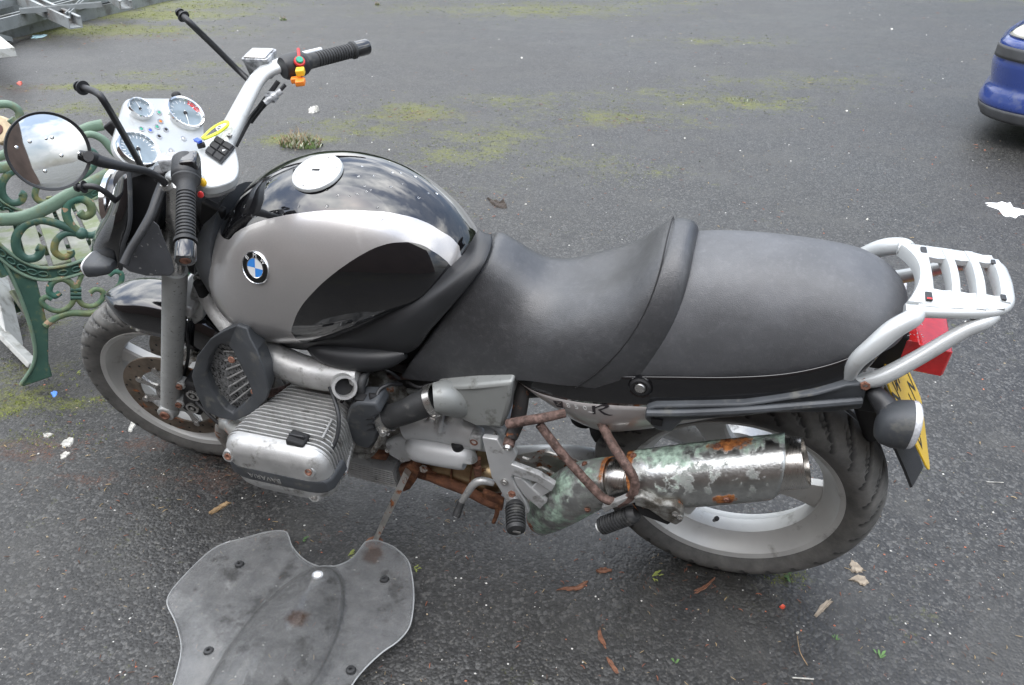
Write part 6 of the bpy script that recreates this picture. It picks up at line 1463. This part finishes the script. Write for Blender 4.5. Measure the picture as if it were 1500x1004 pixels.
# instruments: one pale housing, three dials
dn_ = Vector((math.sin(R_(46)), 0, math.cos(R_(46)))); dup = Vector((-dn_.z, 0, dn_.x)); I0 = Vector((-1.255, 0, 1.085))
def ip(px, py, off=0.0): return PL(px, py, I0 + dn_ * off, dn_, True)
inst = empty('instrument_cluster', (0, 0, 0)); inst.parent = bike
dR, dL, dS = ip(270, 169), ip(201, 222), ip(204, 163)
def hull_pts(cs):
    P = []
    for c, r in cs:
        for k in range(40): a = 2 * math.pi * k / 40; P.append((((c - I0).dot(Y)) + r * math.cos(a), ((c - I0).dot(dup)) + r * math.sin(a)))
    P.sort()
    def cross(o, a, b): return (a[0] - o[0]) * (b[1] - o[1]) - (a[1] - o[1]) * (b[0] - o[0])
    lo = []
    for p in P:
        while len(lo) > 1 and cross(lo[-2], lo[-1], p) <= 0: lo.pop()
        lo.append(p)
    up = []
    for p in P[::-1]:
        while len(up) > 1 and cross(up[-2], up[-1], p) <= 0: up.pop()
        up.append(p)
    return lo[:-1] + up[:-1]
hp = hull_pts([(dR, .042), (dL, .047), (dS, .031), (ip(292, 214), .012), (ip(258, 232), .015)])
mb = MB(); hc = sum((Vector((0, a, 0)) + dup * b for a, b in hp), Vector()) / len(hp)
rg = lambda s, off: [I0 + hc + (Y * a + dup * b - hc) * s + dn_ * off for a, b in hp]
mb.loft([rg(.70, -.05), rg(.93, -.022), rg(1.0, -.008), rg(.985, 0)]); FB(mb, 'cluster_housing', 'rack', inst, ang=50)
def dial(c, r, ticks, needle_a, span=(225, -45), redfrom=None):
    mb = MB(); mb.lathe([(r * .9, -.01), (r * 1.12, -.004), (r * 1.12, .006), (r * 1.06, .013), (r * .97, .012), (r * .93, .004)], c, dn_, 48); FB(mb, 'bezel', 'chrome', inst)
    mb = MB(); mb.lathe([(.0001, .0055), (r * .95, .0055), (r * .96, .004)], c, dn_, 40); FB(mb, 'dial_face', 'dial', inst)
    mb = MB(); ex_, ey = Y, dup
    for k in range(ticks + 1):
        a = R_(span[0] + (span[1] - span[0]) * k / ticks); dd = ex_ * math.cos(a) + ey * math.sin(a); tt = ex_ * -math.sin(a) + ey * math.cos(a); L0 = .74 if k % 2 else .68
        for w in (1,): q0, q1 = c + dn_ * .0059 + dd * r * L0, c + dn_ * .0059 + dd * r * .86; mb.add([q0 - tt * r * .018, q0 + tt * r * .018, q1 + tt * r * .018, q1 - tt * r * .018], [(0, 1, 2, 3)])
    FB(mb, 'scale_mark', 'white', inst, fix=False)['kind'] = 'stuff'
    if redfrom:
        mb = MB(); n = 10
        for k in range(n):
            a0, a1 = R_(redfrom[0] + (redfrom[1] - redfrom[0]) * k / n), R_(redfrom[0] + (redfrom[1] - redfrom[0]) * (k + 1) / n)
            P = lambda a, s: c + dn_ * .0058 + (ex_ * math.cos(a) + ey * math.sin(a)) * r * s
            mb.add([P(a0, .76), P(a0, .90), P(a1, .90), P(a1, .76)], [(0, 1, 2, 3)])
        FB(mb, 'red_band', 'red', inst, fix=False)
    a = R_(needle_a); dd = ex_ * math.cos(a) + ey * math.sin(a); tt = ex_ * -math.sin(a) + ey * math.cos(a); mb = MB(); q = c + dn_ * .0066
    mb.prism([q - dd * r * .18 - tt * r * .03, q - dd * r * .18 + tt * r * .03, q + dd * r * .72 + tt * r * .012, q + dd * r * .72 - tt * r * .012], dn_ * .0008); FB(mb, 'needle', 'white', inst)
    mb = MB(); mb.lathe([(.0001, .009), (r * .10, .0085), (r * .12, .006)], c, dn_, 14); FB(mb, 'needle_hub', 'dark', inst)
dial(dR, .0365, 14, 225, redfrom=(20, -30)); dial(dL, .0375, 20, 225); dial(dS, .0225, 12, 60, span=(90, -270))
lights = [((233, 166), 'green'), ((235, 179), 'orange'), ((243, 191), 'dark'), ((269, 204), 'steel'), ((230, 187), 'green'), ((233, 201), 'dark'), ((220, 192), 'blue'), ((207, 190), 'green'), ((251, 222), 'steel')]
for (px, py), m_ in lights:
    c = ip(px, py); mb = MB(); mb.lathe([(.003, 0), (.0062, 0), (.0062, .0015), (.0035, .0015)], c, dn_, 18, closed=True); FB(mb, 'lamp_ring', 'steel', inst)
    mb = MB(); mb.lathe([(.0001, .0018), (.002, .0016), (.0036, .0002)], c, dn_, 14); FB(mb, 'warning_lamp', m_, inst)
mb = MB(); q = ip(258, 140, -.02); mb.ball(q, .010, 12, (1, 1, .7)); FB(mb, 'rubber_stop', 'dark', inst)
mb = MB(); mb.box(ip(170, 190, -.025), (.03, .02, .035), Matrix.Rotation(-.5, 3, 'Y')); FB(mb, 'cable_connector', 'dark', inst, bevel=.004)
# headlamp
hl = empty('headlamp', (0, 0, 0)); hl.parent = bike
hcn = Vector((-1.375, -.01, .895)); hax = Vector((-1, 0, -.12)).normalized()
mb = MB(); mb.lathe([(.0001, -.14), (.04, -.135), (.075, -.10), (.092, -.05), (.096, 0)], hcn, hax, 44); FB(mb, 'lamp_shell', 'black_gloss', hl)
mb = MB(); mb.lathe([(.094, -.004), (.099, 0), (.099, .014), (.092, .018), (.088, .012)], hcn, hax, 44, closed=True); FB(mb, 'lamp_bezel', 'chrome', hl)
mb = MB(); mb.lathe([(.089, .012), (.06, .026), (.03, .031), (.0001, .032)], hcn, hax, 44); FB(mb, 'lamp_glass', 'lens_clear', hl)
# cowl of the lost screen beside the lamp: glossy outer shell, matt inside and lower blade
cw = empty('cowl', (0, 0, 0)); cw.parent = bike
def sf(px, py, y): return S(px, py, y, True)
rings = []
c0 = [sf(188, 252, -.12), sf(190, 290, -.145), sf(188, 330, -.165), sf(180, 362, -.175), sf(178, 392, -.165)]
c1 = [sf(176, 262, -.12), sf(172, 300, -.155), sf(166, 335, -.180), sf(156, 368, -.185), sf(160, 398, -.165)]
c2 = [sf(168, 275, -.10), sf(160, 310, -.13), sf(148, 340, -.160), sf(140, 368, -.165), sf(150, 396, -.145)]
c3 = [sf(160, 295, -.05), sf(150, 318, -.08), sf(134, 345, -.105), sf(130, 366, -.115), sf(140, 388, -.12)]
c4 = [sf(168, 300, .0), sf(160, 330, -.01), sf(150, 355, -.03), sf(146, 372, -.05), sf(150, 385, -.07)]
rings = [[Vector(q) for q in smooth_rows([tuple(p) for p in c], 3)] for c in (c0, c1, c2, c3, c4)]
mb = MB(); mb.loft(rings, cap=False, closed=False); FB(mb, 'cowl_shell', 'black_gloss', cw, solid=.004, subsurf=1, ang=60)
mb = MB(); mb.tube([sf(189, 250, -.12), sf(191, 290, -.145), sf(190, 330, -.165), sf(180, 362, -.175), sf(177, 395, -.165)], .0045, n=8); FB(mb, 'cowl_rim', 'grey_plastic', cw)
mb = MB(); mb.prism([sf(a, b, c) for a, b, c in ((222, 322, -.14), (232, 330, -.145), (252, 380, -.16), (256, 398, -.16), (250, 404, -.16), (215, 404, -.165), (190, 398, -.168), (176, 388, -.17), (178, 368, -.17), (196, 345, -.16))], Vector((-.004, .004, -.006))); FB(mb, 'cowl_blade', pm('blade_grey', (0.085, 0.09, 0.10), 0.4, var=.2, vscale=20, speck=((.3, .3, .3), .05, 90)), cw, bevel=.002)
mb = MB(); mb.loft([[Vector(p) for p in (sf(192, 262, -.10), sf(238, 248, -.09), sf(240, 262, -.07), sf(194, 272, -.08))], [Vector(p) for p in (sf(193, 325, -.13), sf(238, 300, -.10), sf(240, 310, -.07), sf(196, 335, -.09))], [Vector(p) for p in (sf(184, 372, -.15), sf(225, 345, -.13), sf(228, 350, -.09), sf(190, 375, -.11))]]); FB(mb, 'cowl_inner', 'dark', cw)
mb = MB(); mb.box(Vector((-1.30, 0, .96)), (.10, .20, .13), Matrix.Rotation(R_(20), 3, 'Y')); FB(mb, 'instrument_bracket', 'dark', cw, bevel=.02)
# front indicators
for sg in (1, -1):
    ind = empty('front_indicator', (0, 0, 0)); ind.parent = bike
    cc = sf(146, 388, -.185); cc = Vector((cc.x, cc.y * sg, cc.z))
    def ring(f, w, h_): return [cc + Vector((f, 0, 0)) + Y * (w * sgnpow(math.cos(q), .7)) + ZV * (h_ * sgnpow(math.sin(q), .7)) for q in [2 * math.pi * k / 24 for k in range(24)]]
    mb = MB(); mb.loft([ring(.034, .010, .008), ring(.026, .022, .014), ring(0, .030, .019), ring(-.016, .032, .021)]); FB(mb, 'indicator_body', 'grey_plastic', ind)
    mb = MB(); mb.loft([ring(-.016, .0315, .0205), ring(-.022, .030, .019), ring(-.025, .02, .012)]); FB(mb, 'indicator_lens', 'lens_clear', ind)
    mb = MB(); mb.tube([cc + Vector((.02, 0, 0)), Vector((-1.33, -.10 * sg, cc.z + .01))], .011, n=12, sub=1); FB(mb, 'stalk', 'black_plastic', ind)

# ================================================================== WINDSCREEN LYING ON THE GROUND
wsm = bpy.data.materials.new('smoked_screen'); wsm.use_nodes = True; t = NT(wsm); b = t.n['Principled BSDF']; out = t.n['Material Output']
v = t.new('ShaderNodeTexCoord').outputs['Object']
tr = t.new('ShaderNodeBsdfTransparent'); tr.inputs[0].default_value = (0.86, 0.86, 0.85, 1)
ms = t.new('ShaderNodeMixShader'); ramp_ = t.ramp(t.noise(v, 8, 7, 0.65), 0.3, 0.75, (0.26, 0.26, 0.26, 1), (0.44, 0.44, 0.44, 1))
st_ = t.new('ShaderNodeSeparateXYZ'); t.link(v, st_.inputs[0])
t.link(tr.outputs[0], ms.inputs[1]); t.link(b.outputs[0], ms.inputs[2]); t.link(ms.outputs[0], out.inputs[0])
tc_, bc_ = G(478, 838, .03), G(360, 1070, .03); av_ = bc_ - tc_; AL_ = av_.length; av_.normalize(); sv_ = Vector((-av_.y, av_.x, 0))
def dotp(v_, o_):
    a = t.math('MULTIPLY', t.math('SUBTRACT', st_.outputs[0], o_.x), v_.x); return t.math('ADD', a, t.math('MULTIPLY', t.math('SUBTRACT', st_.outputs[1], o_.y), v_.y))
es = t.math('DIVIDE', dotp(av_, tc_), AL_); ew = t.math('DIVIDE', dotp(sv_, tc_), .112)
el = t.math('ADD', t.math('POWER', t.math('ABSOLUTE', t.math('DIVIDE', t.math('SUBTRACT', es, .62), .63)), 2.0), t.math('POWER', t.math('ABSOLUTE', ew), 2.0))
inner = t.ramp(el, 0.90, 0.97, (1, 1, 1, 1), (0, 0, 0, 1))
rimm = t.math('MULTIPLY', t.ramp(el, 0.86, 0.96), t.ramp(el, 0.97, 1.06, (1, 1, 1, 1), (0, 0, 0, 1)))
fac_ = t.math('SUBTRACT', ramp_, t.math('MULTIPLY', inner, 0.08)); fac_ = t.math('ADD', fac_, t.math('MULTIPLY', rimm, 0.15))
t.link(fac_, ms.inputs[0])
def spot(px, py, r, z=0.03):
    p = G(px, py, z); c = t.new('ShaderNodeCombineXYZ'); c.inputs[0].default_value, c.inputs[1].default_value = p.x, p.y
    c2 = t.new('ShaderNodeCombineXYZ'); t.link(st_.outputs[0], c2.inputs[0]); t.link(st_.outputs[1], c2.inputs[1])
    d = t.new('ShaderNodeVectorMath'); d.operation = 'DISTANCE'; t.link(c.outputs[0], d.inputs[0]); t.link(c2.outputs[0], d.inputs[1])
    q = t.math('ADD', t.math('DIVIDE', d.outputs['Value'], r), t.math('MULTIPLY', t.math('SUBTRACT', t.noise(v, 45, 6, .7), .5), 1.6))
    return t.ramp(q, 0.55, 1.0, (1, 1, 1, 1), (0, 0, 0, 1))
cb = t.mix(t.ramp(t.noise(v, 30, 6, .7), 0.4, 0.7), (0.24, 0.243, 0.246), (0.34, 0.34, 0.337))
cb = t.mix(t.math('MULTIPLY', t.ramp(t.noise(v, 14, 8, .7), 0.55, 0.62), 0.6), cb, (0.07, 0.07, 0.068))
cb = t.mix(t.math('MULTIPLY', rimm, .7), cb, (0.05, 0.05, 0.05)); cb = t.mix(t.math('MULTIPLY', spot(441, 930, .030), 0.85), cb, (0.10, 0.045, 0.02)); cb = t.mix(t.math('MULTIPLY', spot(547, 812, .035), 0.6), cb, (0.14, 0.07, 0.04))
t.link(cb, b.inputs['Base Color']); b.inputs['Roughness'].default_value = 0.10; t.link(t.math('ADD', .06, t.math('MULTIPLY', t.ramp(t.noise(v, 12, 6), .45, .7), .25)), b.inputs['Roughness'])
b.inputs['Specular IOR Level'].default_value = 0.7
SP = [(252, 1030), (262, 990), (267, 955), (263, 930), (255, 905), (244, 882), (248, 866), (262, 848), (282, 827), (305, 806), (328, 793), (358, 787), (392, 780), (416, 780), (423, 788), (428, 803), (440, 818), (455, 829), (475, 835), (497, 832), (516, 822), (528, 808), (536, 798), (548, 795), (562, 798), (580, 806), (597, 822), (603, 842), (606, 870), (604, 900), (598, 922), (582, 942), (562, 958), (542, 978), (524, 1000), (508, 1025), (480, 1050), (440, 1066), (390, 1072), (330, 1068), (280, 1055)]
O2 = [G(px, py, 0.02) for px, py in SP]
top_c, bot_c = G(478, 838, .03), G(360, 1070, .03); axv = (bot_c - top_c); axL = axv.length; axv.normalize(); sdv = Vector((-axv.y, axv.x, 0))
def sh(p):      # height of the bowed sheet
    q = p - top_c; s = q.dot(axv) / axL; w = q.dot(sdv)
    base = 0.012 + 0.050 * max(0, 1 - (w / .30) ** 2) * (0.35 + 0.65 * max(0, min(1, s)))
    e = (w / (.105 * (1 + .2 * s))) ** 2 + ((s - .62) / .66) ** 2
    base += 0.042 * max(0, 1 - e) ** 0.45 if e < 1 else 0
    return base
dense_o = [Vector(q) for q in smooth_rows([tuple(p) for p in O2] + [tuple(O2[0])], 3)[:-1]]
cx_ = sum(dense_o, Vector()) / len(dense_o)
bm = bmesh.new(); vsl = [bm.verts.new((p.x, p.y, 0)) for p in dense_o]; f = bm.faces.new(vsl)
bmesh.ops.triangulate(bm, faces=[f])
for _ in range(5):
    long = [e for e in bm.edges if e.calc_length() > 0.012]
    bmesh.ops.subdivide_edges(bm, edges=long, cuts=1); bmesh.ops.triangulate(bm, faces=bm.faces[:])
    bmesh.ops.beautify_fill(bm, faces=bm.faces[:], edges=bm.edges[:])
for vtx in bm.verts: vtx.co.z = sh(vtx.co)
me = bpy.data.meshes.new('windscreen'); bm.to_mesh(me); bm.free(); me.materials.append(wsm); me.polygons.foreach_set('use_smooth', [True] * len(me.polygons))
screen = empty('windscreen', G(425, 920, 0)); SO = screen.location.copy()
tag(screen, 'smoked clear plastic windscreen with rust stain lying flat on the asphalt in front', 'windscreen')
def onw(name, me_or_mb, m=None, **k):
    o = me_or_mb.build(name, m, screen, **k) if isinstance(me_or_mb, MB) else mesh_obj(name, me_or_mb, screen)
    o.matrix_parent_inverse = Matrix.Translation(-SO); return o
o = onw('screen_sheet', me); md = o.modifiers.new('s', 'SOLIDIFY'); md.thickness = .0035; md.offset = 0
edge_m = pm('screen_edge', (0.42, 0.43, 0.43), 0.25, var=0.2)
mb = MB(); mb.tube([Vector((p.x, p.y, sh(p))) for p in dense_o] + [Vector((dense_o[0].x, dense_o[0].y, sh(dense_o[0])))], .0019, n=6, sub=1); onw('screen_edge', mb, edge_m)
for px, py in ((351, 828), (563, 850), (306, 955), (514, 983)):
    p = G(px, py, .03); z = sh(p); p = G(px, py, z); p.z = z + .002; mb = MB(); mb.lathe([(.0032, .004), (.0045, .0055), (.0095, .0045), (.0115, .001), (.0115, -.004), (.0032, -.004)], p, (0, 0, 1), 22, closed=True); onw('grommet', mb, M['rubber'])
    mb = MB(); mb.lathe([(.0001, .001), (.0034, .001), (.0034, -.003)], p, (0, 0, 1), 12); onw('grommet_hole', mb, M['dark'])
p = G(466, 848, .05); p.z = sh(p) + .003
mb = MB(); mb.lathe([(.0095, .0), (.0135, .0), (.0135, .0006), (.0095, .0006)], p, (0, 0, 1), 32, closed=True); onw('sticker_ring', mb, M['clear_dirty'])
mb = MB(); mb.lathe([(.0001, .0006), (.0092, .0006), (.0092, 0)], p, (0, 0, 1), 24); onw('sticker', mb, M['white'])

# ================================================================== SMALL THINGS ON THE ASPHALT
def flat_thing(name, px_poly, h, m, label, cat, bump=.3, zoff=.0006):
    P = [G(*q) for q in px_poly]; c = sum(P, Vector()) / len(P); rnd2 = random.Random(int(c.x * 1000)); mb = MB()
    P = [Vector(q) for q in smooth_rows([tuple(p) for p in P] + [tuple(P[0])], 4)[:-1]]
    P = [c + (p - c) * (1 + .42 * noise.noise(Vector((p.x * 700, p.y * 700, h * 1e3)))) for p in P]
    n = len(P); vv = [p - c + Vector((0, 0, zoff)) for p in P] + [(p - c) * .86 + Vector((0, 0, zoff + h * (.5 + .8 * noise.noise(Vector((p.x * 160, p.y * 160, 1.0))) ** 2 * 3))) for p in P] + [Vector((0, 0, zoff + h * .25))]
    mb.add(vv, [[k, (k + 1) % n, n + (k + 1) % n, n + k] for k in range(n)] + [[n + k, n + (k + 1) % n, 2 * n] for k in range(n)] + [list(range(n))[::-1]])
    o = mb.build(name, m, ang=25); o.location = c; return tag(o, label, cat)
mp_w = pm('scrap_white', (0.80, 0.80, 0.80), 0.6, var=0.05, bump=.2, bscale=60); mp_b = pm('bark', (0.045, 0.035, 0.028), 0.85, var=.4, vscale=60, bump=.8)
mp_l = pm('dead_leaf', (0.30, 0.25, 0.19), 0.8, var=.3, vscale=60, bump=.5); mp_t = pm('twig', (0.28, 0.19, 0.10), 0.8, var=.4, vscale=80); mp_o = pm('husk', (0.17, 0.075, 0.042), 0.75, var=.4, vscale=90)
mp_g = pm('fern_green', (0.09, 0.19, 0.05), 0.6, var=.3, vscale=60); mp_s = pm('shell_white', (0.42, 0.41, 0.37), 0.7, var=0.45, vscale=90, bump=.6)
mp_bl = pm('blue_chip', (0.12, 0.28, 0.75), 0.4); mp_cy = pm('cyan_scrap', (0.45, 0.66, 0.70), 0.6); mp_rd = pm('berry', (0.60, 0.09, 0.05), 0.3)
flat_thing('paper_scrap', [(1444, 298), (1475, 296), (1488, 305), (1499, 308), (1497, 316), (1474, 318), (1460, 308)], .004, mp_w, 'torn white paper scrap lying on the asphalt at the right edge', 'paper scrap')
flat_thing('bark_piece', [(712, 291), (722, 295), (738, 297), (742, 301), (738, 306), (726, 303)], .012, mp_b, 'dark curled piece of bark on the asphalt beyond the tank', 'bark')
flat_thing('paper_scrap', [(88, 652), (98, 643), (108, 642), (106, 652), (96, 657)], .006, mp_s, 'white crumpled scrap, upper of the two beside the front wheel', 'paper scrap')
flat_thing('paper_scrap', [(88, 667), (98, 662), (104, 665), (98, 670), (90, 673)], .005, mp_s, 'white crumpled scrap, lower of the two beside the front wheel', 'paper scrap')
flat_thing('paper_scrap', [(64, 637), (72, 635), (77, 637), (70, 641), (65, 641)], .004, mp_s, 'small white scrap left of the pair beside the front wheel', 'paper scrap')
flat_thing('plastic_sliver', [(188, 630), (194, 613), (200, 614), (200, 622), (192, 633)], .006, mp_s, 'pale crumpled plastic sliver under the front wheel', 'plastic sliver')
flat_thing('plastic_chip', [(74, 576), (80, 573), (85, 576), (79, 582)], .004, mp_bl, 'small bright blue plastic chip beside the bench foot', 'plastic chip')
flat_thing('plastic_scrap', [(48, 53), (58, 52), (68, 51), (67, 54), (55, 56), (47, 56)], .010, mp_cy, 'pale cyan plastic strip on the moss before the steel pile', 'plastic scrap')
flat_thing('plastic_scrap', [(24, 123), (29, 119), (33, 123), (29, 126)], .010, mp_rd, 'small red plastic scrap on the asphalt above the mirror', 'plastic scrap')
flat_thing('dead_leaf', [(1244, 828), (1247, 821), (1252, 824), (1262, 832), (1264, 837), (1252, 840), (1246, 836)], .005, mp_l, 'pale curled dead leaf right of the rear tyre, upper of two', 'leaf')
flat_thing('dead_leaf', [(1243, 850), (1256, 844), (1268, 846), (1270, 856), (1262, 858), (1254, 853)], .005, mp_l, 'pale curled dead leaf right of the rear tyre, lower of two', 'leaf')
flat_thing('dead_leaf', [(1192, 903), (1200, 888), (1214, 879), (1220, 882), (1210, 892), (1198, 903)], .005, mp_l, 'long tan dead leaf below the rear wheel', 'leaf')
flat_thing('twig', [(306, 751), (322, 741), (333, 736), (338, 737), (325, 746), (310, 754)], .006, mp_t, 'short flat brown twig left of the side stand', 'twig')
flat_thing('seed_husk', [(816, 864), (830, 861), (844, 861), (856, 855), (861, 851), (859, 858), (848, 864), (830, 866)], .005, mp_o, 'orange brown split husk below the foot pegs', 'husk')
flat_thing('seed_husk', [(872, 836), (880, 833), (894, 834), (893, 838), (880, 840)], .004, mp_o, 'short orange husk just below the passenger peg', 'husk')
flat_thing('seed_husk', [(875, 925), (879, 921), (882, 933), (888, 945), (884, 947), (877, 937)], .004, mp_o, 'curved orange husk at the bottom centre', 'husk')
flat_thing('seed_husk', [(1016, 866), (1030, 860), (1044, 849), (1046, 850), (1035, 862), (1020, 869)], .003, mp_o, 'thin reddish husk left of the rear tyre contact', 'husk')
flat_thing('seed_husk', [(888, 962), (896, 968), (906, 984), (902, 986), (893, 975)], .003, mp_o, 'slim reddish husk at the bottom edge', 'husk')
flat_thing('pebble', [(452, 162), (458, 158), (466, 159), (468, 163), (460, 166), (453, 166)], .02, mp_s, 'larger white stone beside the weed tuft', 'pebble')
flat_thing('pebble', [(1142, 890), (1146, 887), (1150, 890), (1146, 893)], .008, mp_rd, 'small red berry on the asphalt below the rear wheel', 'berry')
for i, (x, y, r, lab) in enumerate(((1168, 928, 3.4, 'white seed head lying at the lower right below the leaf'), (570, 380 - 160, 2.5, 'small white pebble beyond the tank on the mossy patch'), (1003, 203, 2.2, 'white pebble far out on the asphalt above the seat'), (868, 213, 2.8, 'pale pebble on the asphalt above the rider seat'), (1240, 163, 2.8, 'white pebble on the open asphalt towards the car'), (764, 85, 3.0, 'pale chip far out beyond the tank'), (1306, 43, 3.0, 'white chip near the top right of the yard'), (770, 300, 2.5, 'white pebble beside the bark piece'), (261, 840, 2.0, 'white crumb left of the windscreen'), (1270, 322, 3.0, 'grey flat pebble between rack and car'))):
    r *= .62; flat_thing('pebble', [(x - r, y), (x, y - r * .7), (x + r * 1.2, y), (x, y + r * .7)], .005, mp_s, lab, 'pebble')
def sprig(px, py, L, label, m=mp_g, a0=0.0):
    o0 = G(px, py); mb = MB(); rnd3 = random.Random(px)
    for k in range(9):
        a = a0 + rnd3.uniform(-1.2, 1.2); d = Vector((math.cos(a), math.sin(a), 0)); e = Vector((-d.y, d.x, 0)); q = d * (L * k / 9) * .5; l = L * rnd3.uniform(.25, .5)
        mb.add([q - e * l * .10, q + d * l * .5 - e * l * .16 + ZV * l * .3, q + d * l + ZV * l * .2, q + d * l * .5 + e * l * .16 + ZV * l * .3, q + e * l * .10], [(0, 1, 2, 3, 4)])
    o = mb.build('green_sprig', m, fix=False); o.location = o0 + ZV * .002; return tag(o, label, 'sprig')
mp_y = pm('moss_sprig', (0.26, 0.30, 0.07), 0.7, var=.3)
sprig(1290, 965, .030, 'bright green fern sprig at the lower right', a0=1.2); sprig(1224, 938, .018, 'tiny green leaf sprig below the long tan leaf', a0=1.4); sprig(606, 833, .026, 'yellow green sprig at the right tip of the windscreen', mp_y, .3)
sprig(955, 845, .040, 'yellow green moss sprig left of the rear tyre', mp_y, .1); sprig(1148, 845, .035, 'green sprig tucked at the bottom of the rear tyre', mp_g, .2); sprig(510, 815, .030, 'olive sprig inside the notch of the windscreen', mp_y, .4); sprig(444, 790, .022, 'green leaf beside the top of the windscreen', mp_g, .1); sprig(990, 973, .020, 'dark green moss sprig at the bottom right of centre', mp_g, 1.5)
sprig(112, 548, .028, 'yellow green leaf between bench foot and front wheel', mp_y, .4)
# dead flower stalk
mb = MB(); mb.tube([G(1168, 932, .004), G(1172, 955, .006), G(1183, 975, .003)], .0009, n=5); o = mb.build('dry_stalk', mp_t); tag(o, 'thin dry stalk below the white seed head at the lower right', 'stalk')
mb = MB(); mb.tube([G(1161, 993, .003), G(1192, 995, .004)], .0018, n=6, sub=1); o = mb.build('paper_stick', mp_s); tag(o, 'white paper stick at the bottom edge right of centre', 'stick')
mb = MB(); mb.tube([G(1445, 706, .003), G(1470, 707, .003)], .0012, n=6, sub=1); o = mb.build('paper_stick', mp_s); tag(o, 'short pale stick on the asphalt right of the number plate', 'stick')
# weeds
M['weed'] = pm('weed_leaf', (0.10, 0.15, 0.045), 0.7, var=.4, vscale=30); M['weed_dry'] = pm('weed_dry', (0.33, 0.25, 0.16), 0.8, var=.3, vscale=30); M['weed_pale'] = pm('weed_pale', (0.45, 0.48, 0.36), 0.8, var=.2)
def weed(px, py, hgt, spread, n, label, seed):
    o0 = G(px, py); r = random.Random(seed); root = empty('weed_tuft', o0); tag(root, label, 'weed')
    for nm, m, cnt, hk in (('leaves', 'weed', n, .45), ('dry_stems', 'weed_dry', n // 2, 1.0), ('pale_heads', 'weed_pale', n // 3, .7)):
        mb = MB()
        for k in range(cnt):
            a = r.uniform(0, 6.28); rad = spread * r.random() ** .5; b = Vector((math.cos(a) * rad, math.sin(a) * rad * .6, 0)); h = hgt * hk * r.uniform(.4, 1) * (1 - rad / spread * .6); ln = Vector((r.gauss(0, .35), r.gauss(0, .35), 1)).normalized(); w = hgt * r.uniform(.02, .05) * (.5 if nm == 'dry_stems' else 1.2)
            e = ln.cross(Vector((r.gauss(0, 1), r.gauss(0, 1), 0))).normalized()
            mb.add([b - e * w * .5, b + e * w * .5, b + ln * h * .6 + e * w, b + ln * h + Vector((r.gauss(0, .1), r.gauss(0, .1), 0)) * h, b + ln * h * .6 - e * w], [(0, 1, 2, 3, 4)])
        mb.build(nm, M[m], root, fix=False)
weed(440, 213, .17, .15, 220, 'tuft of weeds with dry brown stems growing beyond the handlebar', 1)
weed(975, 22 + 0, .12, .10, 40, 'small green weed far out above the seat near the top edge', 2) if False else None
weed(415, 30, .13, .05, 26, 'small lone weed standing at the top beyond the right grip', 3)
weed(553, 8, .12, .05, 22, 'small weed at the very top edge beyond the right grip', 4)
weed(1090, 148, .05, .14, 60, 'flat weedy patch on the open asphalt above the passenger seat', 5)
